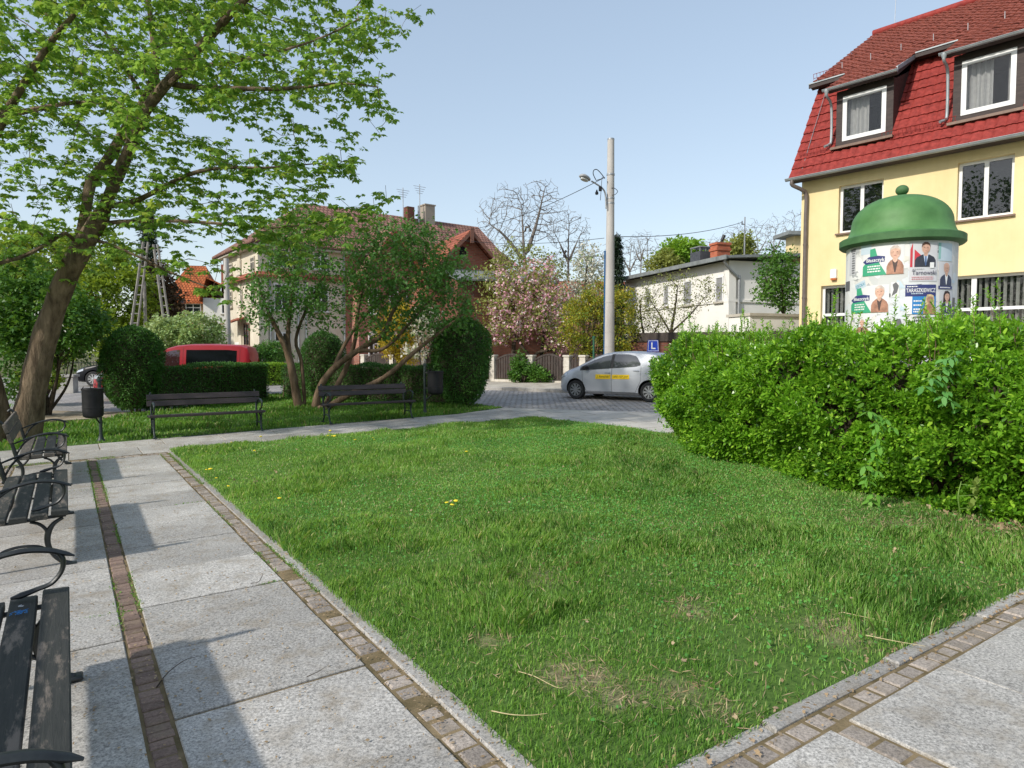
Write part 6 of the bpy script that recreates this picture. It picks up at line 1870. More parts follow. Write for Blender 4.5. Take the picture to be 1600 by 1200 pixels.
b = Bill(1337, 441, 1353, 452, LBL, .0045, .30, label='slanted pale blue strip'); b.text('SZKOŁA!', .5, .5, .62, flat('bill_teal', (.08, .30, .42)), .88, .01)
b = Bill(1392, 441, 1405, 464, W1, .0045, label='torn scrap showing a grey picture'); b.poly([(.1, .05), (.75, .30), (.95, .75), (.6, 1.0), (.2, .85), (.35, .5)], GRY)
b = Bill(1322, 440, 1328, 455, GRY, .004, label='dark torn scrap at the left edge'); b = Bill(1328, 390, 1337, 430, W2, .0035, label='strip of old lettering at the left edge'); b.poly([(.3, .88), (1, .88), (1, 1), (.3, 1)], GRY); b.bars(.5, .95, tuple(np.linspace(.05, .8, 9)), .05, GRY)
b = Bill(1346, 383, 1362, 398, LBL, .0042, label='pale blue torn scrap under the rim'); b = Bill(1466, 380, 1487, 408, LBL, .0042, label='pale greenish torn scrap under the rim at the right'); b.poly([(.0, .1), (.14, .1), (.16, 1), (.0, 1)], flat('bill_teal2', (.25, .48, .45)))
b = Bill(1487, 465, 1491, 500, GRY, .0042, label='narrow dark strip at the right edge')

# ------------------------------------------------------------------ yellow house
HO = np.array([7.73, 18.0]); EX = np.array([math.sin(R(42)), -math.cos(R(42))]); EY = np.array([math.cos(R(42)), math.sin(R(42))])
house = thing('yellow_house', 'yellow rendered house with red mansard roof and white windows, behind the poster column', 'house', (HO[0], HO[1], 0), math.atan2(EX[1], EX[0]))
def FP(x, y, yo=0.0):
    d = ray(x, y)
    t = (HO @ EY + yo) / (d[:2] @ EY)
    return float((d[:2] * t - HO) @ EX), EYE + d[2] * t
LEN, DEP, EAVE = 9.0, 11.0, FP(1247, 283)[1]
wins = []
def wrect(x0, y0, x1, y1):
    s0, za = FP(x0, y0); s1, zb = FP(x1, y1); return s0, s1, zb, za
s0, z1 = FP(1311, 291); s1, _ = FP(1381, 275); z0 = FP(1311, 365)[1]
up1 = (s0, s1, z0, z1)
s0, z1 = FP(1497, 255); s1, _ = FP(1586, 240); z0 = FP(1497, 345)[1]
up2 = (s0, s1, z0, z1)
gtop = FP(1283, 447)[1]; gz0 = .95
gr1 = (FP(1283, 447)[0], FP(1283, 447)[0] + 1.55, gz0, gtop)
gr2 = (FP(1440, 440)[0], FP(1440, 440)[0] + 3.1, gz0, gtop)
up3 = (up2[0] + 2.3, up2[1] + 2.3, up2[2], up2[3])
holes = [up1, up2, up3, gr1, gr2]
def wall_with_holes(mb, x0, x1, z0, z1, holes, rev=.14):
    xs = sorted(set([x0, x1] + [h[0] for h in holes] + [h[1] for h in holes])); zs = sorted(set([z0, z1] + [h[2] for h in holes] + [h[3] for h in holes]))
    for i in range(len(xs) - 1):
        for j in range(len(zs) - 1):
            cx, cz_ = (xs[i] + xs[i + 1]) / 2, (zs[j] + zs[j + 1]) / 2
            if any(h[0] < cx < h[1] and h[2] < cz_ < h[3] for h in holes): continue
            mb.quad((xs[i], 0, zs[j]), (xs[i + 1], 0, zs[j]), (xs[i + 1], 0, zs[j + 1]), (xs[i], 0, zs[j + 1]))
    for h in holes:
        a, b, c, d = h
        mb.quad((a, 0, c), (a, rev, c), (a, rev, d), (a, 0, d)); mb.quad((b, rev, c), (b, 0, c), (b, 0, d), (b, rev, d))
        mb.quad((a, 0, d), (a, rev, d), (b, rev, d), (b, 0, d)); mb.quad((a, rev, c), (a, 0, c), (b, 0, c), (b, rev, c))
mb = MB(); wall_with_holes(mb, 0, LEN, -.3, EAVE, holes)
mb.quad((0, 0, -.3), (0, 0, EAVE), (0, DEP, EAVE), (0, DEP, -.3)); mb.quad((LEN, 0, -.3), (LEN, DEP, -.3), (LEN, DEP, EAVE), (LEN, 0, EAVE)); mb.quad((0, DEP, -.3), (0, DEP, EAVE), (LEN, DEP, EAVE), (LEN, DEP, -.3))
# gable ends up to the mansard line
BRK, RDG = (1.43, 9.1), (5.5, 11.75)
for xx in (0.02, LEN - .02):
    mb.add([(xx, 0, EAVE), (xx, BRK[0], BRK[1] - .1), (xx, RDG[0], RDG[1] - .15), (xx, DEP - BRK[0], BRK[1] - .1), (xx, DEP, EAVE)], [(0, 1, 2, 3, 4)])
mb.build('wall', M['yellow_wall'], house, None, None, False)
def window(parent, s0, s1, z0, z1, y, cols=(.5,), trans=None, fr=.065, frame=None, pane=None, sill=True, blinds=False, curtain=None, mull=.085, dep=.07):
    frame = frame or M['whiteplas']
    mb = MB()
    mb.bx(s0, s0 + fr, y, y + dep, z0, z1); mb.bx(s1 - fr, s1, y, y + dep, z0, z1)
    mb.bx(s0 + fr, s1 - fr, y, y + dep, z1 - fr, z1); mb.bx(s0 + fr, s1 - fr, y, y + dep, z0, z0 + fr)
    for c in cols:
        x = s0 + (s1 - s0) * c; mb.bx(x - mull / 2, x + mull / 2, y + .003, y + dep - .003, z0 + fr, z1 - fr)
    if trans:
        zt = z0 + (z1 - z0) * trans; mb.bx(s0 + fr, s1 - fr, y + .006, y + dep - .006, zt - .035, zt + .035)
    w = mb.build('window', frame, parent)
    mb = MB(); mb.bx(s0 + fr, s1 - fr, y + dep * .45, y + dep * .55, z0 + fr, z1 - fr); mb.build('pane', pane or M['winglass'], w)
    if sill:
        mb = MB(); mb.bx(s0 - .05, s1 + .05, y - .18, y + .004, z0 - .045, z0 - .005); mb.build('sill', M['sill'], w)
    mb = MB(); b0_, b1_ = y + dep + .02, y + 1.3
    mb.quad((s0, b1_, z0), (s1, b1_, z0), (s1, b1_, z1), (s0, b1_, z1)); mb.quad((s0, b0_, z0), (s0, b1_, z0), (s0, b1_, z1), (s0, b0_, z1)); mb.quad((s1, b0_, z0), (s1, b1_, z0), (s1, b1_, z1), (s1, b0_, z1))
    mb.quad((s0, b0_, z0), (s1, b0_, z0), (s1, b1_, z0), (s0, b1_, z0)); mb.quad((s0, b0_, z1), (s1, b0_, z1), (s1, b1_, z1), (s0, b1_, z1))
    mb.build('room', M['interior'], w, None, None, False)
    if blinds:
        mb = MB(); x = s0 + .08; g = np.random.default_rng(int(s0 * 100) + 7)
        while x < s1 - .08:
            a = R(g.uniform(50, 64)); q = .042
            mb.quad((x - q * math.cos(a), y + .16 - q * math.sin(a), z0), (x + q * math.cos(a), y + .16 + q * math.sin(a), z0), (x + q * math.cos(a), y + .16 + q * math.sin(a), z1), (x - q * math.cos(a), y + .16 - q * math.sin(a), z1))
            x += .115
        mb.build('blind', M['blind'], w, None, None, False)
    if curtain:
        mb = MB()
        for (a, b) in curtain:
            n = 40; xs = s0 + (s1 - s0) * np.linspace(a, b, n)
            yy = y + .22 + .03 * np.sin(np.linspace(0, (b - a) * 50, n)) + .012 * np.sin(np.linspace(0, (b - a) * 121, n))
            V = np.array([[(xs[i], yy[i], z0 + .03), (xs[i], yy[i] + .005, z1 - .05)] for i in range(n)]); mb.grid(V)
        mb.build('curtain', M['curtain'], w, 60, None, False)
    return w
for h in (up1, up2, up3): window(house, *h, .11, (.5,), None)
window(house, *gr1, .11, (.5,), .68, blinds=True, pane=M['winglass_low']); window(house, *gr2, .11, (.33, .665), .68, blinds=True, fr=.06, mull=.10, pane=M['winglass_low'])
# tiled roofs: every course is a wavy strip, each lapping over the one below
def tile_field(name, mat, x0, x1, ylo, zlo, yhi, zhi, course, pitch, amp, lap=.028, xf=None, parent=house, samples=6, cuts=()):
    L = math.hypot(yhi - ylo, zhi - zlo); ty, tz = (yhi - ylo) / L, (zhi - zlo) / L; ny, nz = -tz, ty
    n = int(round(L / course)); mb = MB(); g = np.random.default_rng(int(x0 * 10) + n)
    nx = int((x1 - x0) / pitch * samples)
    for k in range(n):
        a = L * k / n; b = L * (k + 1) / n + .02
        runs = [(x0, x1)]
        for (ca, cb, cz_) in cuts:
            if zlo + tz * b > cz_: runs = [r_ for (p_, q_) in runs for r_ in ((p_, min(q_, ca)), (max(p_, cb), q_)) if r_[1] - r_[0] > .05]
        for X0, X1 in runs:
         m = max(4, int((X1 - X0) / pitch * samples)); xs = np.linspace(X0, X1, m + 1)
         ph = (xs / pitch) * 2 * math.pi
         wv = amp * (np.sin(ph) * .7 + .3 * np.sin(2 * ph + .6))
         dip = .030 * (np.sin(ph + .5) * .5 + .5)
         jt = np.repeat(g.normal(size=m // samples + 2) * .004, samples)[:m + 1]
         h0 = lap + wv + jt; h1 = wv + jt - .004
         lo = np.stack([xs, ylo + ty * (a - dip) + ny * h0, zlo + tz * (a - dip) + nz * h0], 1)
         hi = np.stack([xs, ylo + ty * b + ny * h1, zlo + tz * b + nz * h1], 1)
         un = np.stack([xs, ylo + ty * (a - dip) + ny * (h0 - .024), zlo + tz * (a - dip) + nz * (h0 - .024)], 1)
         mb.grid(np.stack([un, lo, hi], 1))
    return mb.build(name, mat, parent, 40, None, False)
DY = .12
DORM = (((1318, 152), (1386, 134), (1318, 221)), ((1504, 97), (1590, 73), (1504, 181)))
CUTS = [(FP(*q[0], DY)[0] - .16, FP(*q[1], DY)[0] + .16, FP(*q[2], DY)[1] - .10) for q in DORM]
roof = tile_field('lower_roof', M['tile_red'], -.18, LEN + .1, -.36, EAVE + .02, BRK[0] - .02, BRK[1] - .02, .30, .205, .022, cuts=CUTS)
up_ = tile_field('upper_roof', M['tile_old'], -.32, LEN + .2, BRK[0] - .42, BRK[1] - .12, RDG[0], RDG[1], .30, .205, .024)
# solid boards under the tiles
mb = MB()
def board(xa, xb, ztop):
    q = (ztop - EAVE + .05) / (BRK[1] - .09 - EAVE + .05); yb_ = -.34 + q * (BRK[0] + .34)
    mb.slab([(xa, -.34, EAVE - .05), (xa, yb_, ztop), (xa, yb_ + .12, ztop - .05), (xa, -.10, EAVE - .08)], (xb - xa, 0, 0))
board(-.16, CUTS[0][0], BRK[1] - .09); board(CUTS[0][0], CUTS[0][1], CUTS[0][2]); board(CUTS[0][1], CUTS[1][0], BRK[1] - .09); board(CUTS[1][0], CUTS[1][1], CUTS[1][2]); board(CUTS[1][1], LEN + .1, BRK[1] - .09)
mb.slab([(-.30, BRK[0] - .42, BRK[1] - .16), (-.30, RDG[0], RDG[1] - .05), (-.30, DEP - BRK[0], BRK[1]), (-.30, DEP - BRK[0], BRK[1] - .1), (-.30, RDG[0], RDG[1] - .20), (-.30, BRK[0] - .25, BRK[1] - .22)], (LEN + .5, 0, 0))
mb.slab([(-.16, DEP, EAVE), (-.16, DEP - BRK[0], BRK[1]), (-.16, DEP - BRK[0] - .1, BRK[1] - .1), (-.16, DEP - .1, EAVE)], (LEN + .26, 0, 0))
mb.build('roof_boarding', M['darkwood'], house)
mb = MB(); mb.tube([(-.32, RDG[0], RDG[1] + .03), (LEN + .2, RDG[0], RDG[1] + .03)], .11, 10)
mb.build('ridge_tiles', M['tile_red'], house, 50)
def gutter(x0, x1, y, z, r=.062):
    mb = MB(); a = np.linspace(math.pi, 2 * math.pi, 9)
    V = np.array([[(x, y + math.cos(q) * r, z + math.sin(q) * r) for q in a] for x in (x0, x1)]); mb.grid(V)
    V = np.array([[(x, y + math.cos(q) * (r - .006), z + math.sin(q) * (r - .006)) for q in a] for x in (x0, x1)]); mb.grid(V)
    mb.tube([(x0, y - r, z), (x1, y - r, z)], .010, 6)
    for x in (x0, x1): mb.add([(x, y + math.cos(q) * r, z + math.sin(q) * r) for q in a], [tuple(range(9))])
    return mb.build('gutter', M['zinc'], house, 40, None, False)
gutter(-.24, LEN + .15, -.43, EAVE - .01)
# dormers
def dormer(pxl):
    (xa, ya), (xb, yb), (xc, yc) = pxl            # frame top-left, top-right, bottom-left
    s0, zt = FP(xa, ya, DY); s1, _ = FP(xb, yb, DY); z0 = FP(xc, yc, DY)[1]
    mb = MB()
    a, b, lo, hi = s0 - .16, s1 + .16, z0 - .14, zt + .16
    # front boards round the window
    mb.bx(a, s0 + .004, DY - .02, DY + .10, lo, hi); mb.bx(s1 - .004, b, DY - .02, DY + .10, lo, hi); mb.bx(s0 + .004, s1 - .004, DY - .018, DY + .10, zt - .004, hi); mb.bx(s0 + .004, s1 - .004, DY - .018, DY + .10, lo, z0 + .004)
    # cheeks back to the roof
    for x in (a, b - .05): mb.slab([(x, DY + .10, lo), (x, DY + .10, hi), (x, 1.9, hi + .75), (x, 1.3, hi - .1), (x, .25, lo)], (.05, 0, 0))
    dm = mb.build('dormer', M['darkwood'], house)
    window(dm, s0, s1, z0, zt, DY - .03, (), None, .10, pane=M['winglass_low'], sill=False, curtain=[(.05, .55), (.82, .98)])
    # roof of the dormer sweeps down from the upper roof
    yhi, zhi = 2.15, BRK[1] + (2.15 - BRK[0]) * (RDG[1] - BRK[1]) / (RDG[0] - BRK[0]) + .07
    r = tile_field('dormer_roof', M['tile_old'], a - .14, b + .16, DY - .34, hi + .04, yhi, zhi, .30, .205, .024, parent=house); 
    mb = MB(); mb.slab([(a - .12, DY - .32, hi + .015), (a - .12, yhi, zhi - .05), (a - .12, yhi, zhi - .12), (a - .12, DY - .2, hi - .05)], (b - a + .26, 0, 0)); mb.build('dormer_boarding', M['darkwood'], house)
    gutter(a - .2, b + .2, DY - .40, hi + .005, .05)
    mb = MB(); mb.slab([(b + .13, DY - .30, hi + .02), (b + .13, 1.6, hi + .02 + (zhi - hi) * .66), (b + .13, 1.6, hi + .12 + (zhi - hi) * .66), (b + .13, DY - .30, hi + .12)], (.04, 0, 0)); mb.build('flashing', M['zinc'], house)
    mb = MB(); x = a - .10
    mb.tube(spline([(x, DY - .40, hi - .04), (x, DY - .38, hi - .16), (x, DY - .10, hi - .34), (x, DY - .06, lo + .25), (x - .02, DY - .14, lo + .10), (x - .08, DY - .26, lo + .04)], 6), .034, 8)
    mb.lathe([(.034, hi - .12), (.06, hi - .05), (.06, hi)], 10, (x, DY - .40, 0))
    mb.build('rainwater_spout', M['zinc'], house, 50)
    mb = MB(); mb.bx(a - .06, b + .06, DY - .22, DY - .02, lo - .07, lo - .01); mb.build('apron_flashing', M['sill'], house)
    return a, b
d1 = dormer(DORM[0])
d2 = dormer(DORM[1])
for xa, xb in ((-.31, d1[0] - .16), (d1[1] + .18, d2[0] - .16)):
    mb = MB(); mb.bx(xa, xb, BRK[0] - .47, BRK[0] - .44, BRK[1] - .22, BRK[1] - .125); mb.bx(xa, xb, BRK[0] - .49, BRK[0] - .44, BRK[1] - .12, BRK[1] - .09, 1); mb.build('eaves_strip', [M['darkwood'], M['zinc']], house)
# snow guards
def guard(x0, x1, y, z, name='snow_guard'):
    mb = MB(); x = x0
    while x < x1:
        mb.tube([(x, y, z), (x, y - .03, z + .14)], .006, 4, 0, False); x += .09
    for h in (.03, .14): mb.tube([(x0, y - .03 * h / .14, z + h), (x1, y - .03 * h / .14, z + h)], .007, 4)
    mb.build(name, M['tile_red'], house)
ym = lambda z: -.36 + (z - EAVE) * (BRK[0] + .34) / (BRK[1] - EAVE)
guard(FP(1385, 190, .2)[0], FP(1500, 190, .2)[0], ym(EAVE + .62) - .06, EAVE + .62); guard(-.05, FP(1300, 240, 0)[0], ym(EAVE + .62) - .06, EAVE + .62)
guard(-.25, .35, BRK[0] - .3, BRK[1] + .05)
def rod(pts, r):
    mb = MB(); mb.tube(pts, r, 5); mb.build('lightning_rod', M['steel'], house)
for xx, yy, hh in ((.3, RDG[0], 1.0), (2.4, RDG[0], .3), (4.4, RDG[0], .3)): rod([(xx, yy, RDG[1]), (xx + .02, yy, RDG[1] + hh)], .008)
for i in range(9): 
    xx = .2 + i * .75; yy = 1.9; zz = BRK[1] + (yy - BRK[0]) * .652
    rod([(xx, yy, zz), (xx, yy - .02, zz + .30)], .009)
rod([(.10, -.36, EAVE), (.10, BRK[0] - .12, BRK[1])], .008)
# downpipe
sx = FP(1262, 300)[0]
mb = MB(); mb.tube(spline([(sx - .22, -.43, EAVE - .06), (sx - .22, -.42, EAVE - .18), (sx - .06, -.22, EAVE - .30), (sx, -.085, EAVE - .42), (sx, -.08, EAVE - 1.0)], 6), .05, 10)
mb.tube([(sx, -.08, EAVE - 1.0), (sx, -.08, 0)], .05, 10)
for z in (1.5, 3.0, 4.4): mb.tube([(sx, -.08, z), (sx, -.08, z + .05)], .058, 10)
mb.build('downpipe', M['pipe_brown'], house, 50)
s_, z_ = FP(1304, 428)
mb = MB(); mb.box((s_, -.045, z_), (.145, .09, .24), 0, 0, None, .015); ab = mb.build('alarm_box', M['white'], house, 40)
mb = MB(); mb.box((s_, -.045, z_ - .14), (.13, .085, .05), 0, 0, None, .012); mb.build('strobe', flat('orange_lens', (.5, .14, .03)), ab, 40)
# ------------------------------------------------------------------ houses beyond the street
def slope_uv(o):
    me = o.data
    uvl = me.uv_layers.new(name='UVMap')
    zz = Vector((0, 0, 1))
    for p in me.polygons:
        n = p.normal
        e1 = zz.cross(n)
        if e1.length < 1e-3: e1 = Vector((1, 0, 0))
        e1.normalize(); e2 = n.cross(e1)
        for li in p.loop_indices:
            co = me.vertices[me.loops[li].vertex_index].co
            uvl.data[li].uv = (co.dot(e1), co.dot(e2))
    return o
def roof_part(name, polys, mat, parent, th=.14):
    mb = MB()
    for pl in polys:
        mb.slab([np.asarray(q, float) for q in pl], (0, 0, -th))
    return slope_uv(mb.build(name, mat, parent))
class Frame:
    def __init__(s, name, label, cat, O, ex, z0=0.0):
        s.O = np.array(O, float); s.ex = unit(ex); s.ey = np.array([-s.ex[1], s.ex[0]])
        s.t = thing(name, label, cat, (O[0], O[1], z0), math.atan2(s.ex[1], s.ex[0])); s.z0 = z0
    def front(s, x, y, yo=0.0):
        d = ray(x, y); t = (s.O @ s.ey + yo) / (d[:2] @ s.ey)
        return float((d[:2] * t - s.O) @ s.ex), EYE + d[2] * t - s.z0
    def side(s, x, y, xo=0.0):
        d = ray(x, y); t = (s.O @ s.ex + xo) / (d[:2] @ s.ex)
        return float((d[:2] * t - s.O) @ s.ey), EYE + d[2] * t - s.z0
def win_front(parent, a, b, z0, z1, y, frame, pane, sill=None, cross=True, arch=False, th=.06):
    """window on a wall facing local -y"""
    mb = MB(); f = .07
    mb.bx(a, a + f, y - th, y + .02, z0, z1); mb.bx(b - f, b, y - th, y + .02, z0, z1); mb.bx(a + f, b - f, y - th, y + .02, z0, z0 + f); mb.bx(a + f, b - f, y - th, y + .02, z1 - f, z1)
    if cross:
        m = (a + b) / 2; mb.bx(m - .035, m + .035, y - th + .003, y + .018, z0 + f, z1 - f); q = z0 + (z1 - z0) * .68; mb.bx(a + f, b - f, y - th + .006, y + .015, q - .03, q + .03)
    if arch:
        m = (a + b) / 2; r = (b - a) / 2
        mb.slab([(m + r * math.cos(t), y - th, z1 + .7 * r * math.sin(t)) for t in np.linspace(0, math.pi, 10)], (0, th + .02, 0))
    w = mb.build('window', frame, parent)
    mb = MB(); mb.bx(a + f, b - f, y - .025, y + .01, z0 + f, z1 - f); mb.build('pane', pane, w)
    mb = MB(); mb.bx(a - .06, b + .06, y - .14, y + .01, z0 - .07, z0 - .005); mb.build('sill', sill or M['beige_wall'], w)
    return w
def win_side(parent, a, b, z0, z1, x, frame, pane, sgn=-1, cross=True):
    """window on a wall facing local -x (sgn=-1)"""
    mb = MB(); f = .07; x0, x1 = (x - .06, x + .02) if sgn < 0 else (x - .02, x + .06)
    mb.bx(x0, x1, a, a + f, z0, z1); mb.bx(x0, x1, b - f, b, z0, z1); mb.bx(x0, x1, a + f, b - f, z0, z0 + f); mb.bx(x0, x1, a + f, b - f, z1 - f, z1)
    if cross:
        m = (a + b) / 2; mb.bx(x0 + .003, x1 - .003, m - .035, m + .035, z0 + f, z1 - f); q = z0 + (z1 - z0) * .66; mb.bx(x0 + .006, x1 - .006, a + f, b - f, q - .03, q + .03)
    w = mb.build('window', frame, parent)
    mb = MB(); mb.bx(x - .025, x + .025, a + f, b - f, z0 + f, z1 - f); mb.build('pane', pane, w)
    mb = MB(); mb.bx(min(x0, x - .12) if sgn < 0 else x, x if sgn < 0 else x + .12, a - .06, b + .06, z0 - .07, z0 - .005); mb.build('sill', M['beige_wall'], w)
    return w
M['farglass'] = pmat('far_window_glass', (.02, .025, .03), None, rough=.05, spec=.8)

H = Frame('apartment_house', 'long tenement, cream plaster left and red brick right, under brown-red tiles', 'house', (-12.8, 34.0), (.795, .607))
e = 7.25
mb = MB(); mb.bx(0, 4.6, 0, 6.9, -.5, e); mb.bx(-.10, .35, -.10, .35, -.5, e - .01); mb.bx(-.08, -.004, 3.2, 3.7, -.5, e - .02); mb.build('cream_wall', M['cream_wall'], H.t)
mb = MB(); mb.bx(4.605, 15.5, 0, 6.9, -.5, e - .1); mb.build('brick_wall', M['brick_pink'], H.t)
# projecting brick gable
ga, gb, ge, gap_ = 4.9, 8.9, 5.7, 8.5
mb = MB(); gm = (ga + gb) / 2
mb.slab([(ga, -1.0, -.5), (gb, -1.0, -.5), (gb, -1.0, ge), (gm, -1.0, gap_ - .25), (ga, -1.0, ge)], (0, .995, 0)); mb.build('brick_gable', M['brick_pink'], H.t)
roof_part('gable_roof', [[(ga - .35, -1.5, ge - .45), (gm, -1.5, gap_), (gm, 3.2, gap_), (ga - .35, 1.2, ge - .45)], [(gm, -1.5, gap_), (gb + .35, -1.5, ge - .45), (gb + .35, 1.2, ge - .45), (gm, 3.2, gap_)]], M['tile_brown'], H.t)
mb = MB()
for a, b in (((ga - .36, ge - .5), (gm, gap_ - .05)), ((gb + .36, ge - .5), (gm, gap_ - .05))):
    mb.slab([(a[0], -1.55, a[1]), (b[0], -1.55, b[1]), (b[0], -1.55, b[1] - .30), (a[0], -1.55, a[1] - .24)], (0, .06, 0))
mb.build('verge_board', flat('orange_boards', (.30, .085, .045)), H.t)
rz = 10.15
roof_part('main_roof', [[(-.5, -.5, e - .1), (15.8, -.5, e - .1), (15.8, 3.45, rz), (3.6, 3.45, rz)], [(-.5, 7.4, e - .1), (-.5, -.5, e - .1), (3.6, 3.45, rz)], [(15.8, 7.4, e - .1), (-.5, 7.4, e - .1), (3.6, 3.45, rz), (15.8, 3.45, rz)]], M['tile_brown'], H.t)
mb = MB(); mb.bx(-.42, 15.7, -.44, -.04, e - .34, e - .245); mb.bx(-.42, -.04, -.03, 7.2, e - .34, e - .245); mb.build('eaves_board', M['beige_wall'], H.t)
mb = MB(); mb.slab([(-.32, -.32, 5.45), (0, 0, 5.75), (0, 6.9, 5.75), (-.32, 6.9, 5.45)], (0, 0, -.08)); mb.slab([(-.32, -.32, 5.45), (4.6, -.32, 5.45), (4.6, 0, 5.75), (0, 0, 5.75)], (0, 0, -.08)); slope_uv(mb.build('cornice', M['tile_terra'], H.t))
for x0_, x1_, ya, yb in ((361, 364, 412, 428), (372, 378, 408, 428), (393, 399, 402, 424), (361, 364, 455, 480), (374, 380, 452, 478), (394, 400, 448, 476)):
    a, z1_ = H.side(x0_, ya); b, z0_ = H.side(x1_, yb); a, b = min(a, b), max(a, b)
    win_side(H.t, a, max(b, a + .7), z0_, z1_, 0, M['beige_wall'], M['farglass'])
a, z1_ = H.side(386, 505); win_side(H.t, a - .5, a + .5, z1_ - 1.2, z1_, 0, flat('brown_frame', (.13, .07, .045)), M['farglass'])
mb = MB(); a2, zc_ = H.side(378, 497); mb.slab([(-.9, a2 - .9, zc_ - .3), (0, a2 - .9, zc_ + .05), (0, a2 + .9, zc_ + .05), (-.9, a2 + .9, zc_ - .3)], (0, 0, -.06)); slope_uv(mb.build('porch_roof', M['tile_terra'], H.t))
mb = MB(); mb.bx(-.05, .0, a2 + .4, a2 + 1.3, 0, 2.1); mb.build('door', M['white'], H.t)
for xw in (1.1, 3.2):
    for (za, zb) in ((1.1, 2.6), (3.7, 5.1), (5.95, 6.9)):
        win_front(H.t, xw - .42, xw + .42, za, zb, 0, M['whiteplas'], M['farglass'])
for xx in (.5, 1.95, 2.35, 4.5):
    mb = MB(); mb.tube([(xx, -.07, -.2), (xx, -.07, e - .3)], .05, 8); mb.build('downpipe', M['zinc'], H.t, 50)
for xw in (5.75, 7.0, 8.05):
    win_front(H.t, xw - .30, xw + .30, 1.0, 2.5, -1.0, M['white'], M['farglass'], M['white'], True, True); win_front(H.t, xw - .28, xw + .28, 3.65, 4.9, -1.0, M['white'], M['farglass'], M['white'], True, True)
for xw in (10.2, 12.4, 14.3):
    for (za, zb) in ((1.0, 2.5), (3.7, 5.1)): win_front(H.t, xw - .4, xw + .4, za, zb, 0, M['white'], M['farglass'], M['white'], True, True)
mb = MB(); mb.bx(11.4, 12.1, 3.0, 3.7, 9.4, 11.0); mb.bx(11.35, 12.15, 2.95, 3.75, 11.0, 11.08); mb.build('chimney', flat('grey_buff_stone', (.34, .29, .23)), H.t)
mb = MB(); mb.bx(10.1, 10.6, 3.0, 3.5, 9.4, 10.75); mb.build('chimney', M['brick_dark'], H.t)
mb = MB()
for xx, zz in ((9.9, 11.9), (11.1, 12.3)):
    mb.tube([(xx, 3.2, 10), (xx, 3.2, zz)], .025, 5)
    for k in range(4): mb.tube([(xx - .45 + .08 * k, 3.2, zz - .15 - .14 * k), (xx + .45 - .08 * k, 3.2, zz - .15 - .14 * k)], .012, 4)
mb.tube([(10.95, 3.1, 9.5), (10.95, 3.1, 10.9)], .06, 6)
mb.build('aerial', M['steel'], H.t)

A = Frame('brick_outbuilding', 'red brick gabled building with oval attic hole and grey lean-to roof, beside the lilac', 'building', (P(731, 360, 36.0)[0], 36.0), (.90, .43))
ap = P(731, 360, 36.0)[2]
hw = 2.65; dr = 1.02
mb = MB(); mb.slab([(-hw + .3, 0, -.5), (hw - .3, 0, -.5), (hw - .3, 0, ap - .2 - (hw - .3) * dr), (0, 0, ap - .2), (-hw + .3, 0, ap - .2 - (hw - .3) * dr)], (0, 7, 0)); mb.build('wall', M['brick'], A.t)
roof_part('roof', [[(-hw, -.55, ap - hw * dr), (0, -.55, ap), (0, 7.2, ap), (-hw, 7.2, ap - hw * dr)], [(0, -.55, ap), (hw, -.55, ap - hw * dr), (hw, 7.2, ap - hw * dr), (0, 7.2, ap)]], M['tile_terra'], A.t, .12)
mb = MB()
for sg_ in (-1, 1):
    mb.slab([(sg_ * hw, -.60, ap - hw * dr - .06), (0, -.60, ap - .06), (0, -.60, ap - .28), (sg_ * hw, -.60, ap - hw * dr - .24)], (0, .07, 0))
    mb.bx(sg_ * 1.75 - .07, sg_ * 1.75 + .07, -.55, 0, ap - 1.75 * dr - .42, ap - 1.75 * dr - .26)
mb.bx(-.09, .09, -.66, -.53, ap - .75, ap + .05)
mb.build('verge_board', flat('brown_verge', (.17, .075, .05)), A.t)
sx_, sz_ = A.front(723, 395)
mb = MB(); mb.slab([(sx_ + .19 * math.cos(t), -.03, sz_ + .34 * math.sin(t)) for t in np.linspace(0, 2 * math.pi, 20)[:-1]], (0, .035, 0)); mb.build('attic_opening', M['under'], A.t)
za = A.front(731, 421)[1]
roof_part('lean_to_roof', [[(-1.6, -2.4, za - .75), (4.2, -2.4, za - .75), (4.2, 0, za), (-1.6, 0, za)]], M['roof_felt'], A.t, .10)
mb = MB(); mb.bx(-1.4, 4.0, -2.1, -.01, -.5, za - .72); mb.build('lean_to', M['brick_dark'], A.t)

# house with red roof glimpsed behind the blossoms
B = Frame('red_roofed_house', 'low red-tiled house glimpsed behind the blossoming trees left of the street pole', 'house', (P(845, 430, 48)[0], 48), (1, .05))
mb = MB(); mb.bx(0, 6.5, 0, 5, -.3, 4.8); mb.build('wall', M['brick_pink'], B.t)
roof_part('roof', [[(-.4, -.4, 4.7), (6.9, -.4, 4.7), (6.9, 2.5, 6.9), (-.4, 2.5, 6.9)], [(6.9, 5.4, 4.7), (-.4, 5.4, 4.7), (-.4, 2.5, 6.9), (6.9, 2.5, 6.9)]], M['tile_terra'], B.t)
B = Frame('red_roofed_house', 'tiny red roof far off between street pole and white house', 'house', (P(993, 452, 56)[0], 56), (1, .05))
mb = MB(); mb.bx(0, 4, 0, 5, -.3, 5.2); mb.build('wall', M['cream_wall'], B.t)
roof_part('roof', [[(-.4, -.4, 5.1), (4.4, -.4, 5.1), (4.4, 2.5, 7.6), (-.4, 2.5, 7.6)], [(4.4, 5.4, 5.1), (-.4, 5.4, 5.1), (-.4, 2.5, 7.6), (4.4, 2.5, 7.6)]], M['tile_terra'], B.t)

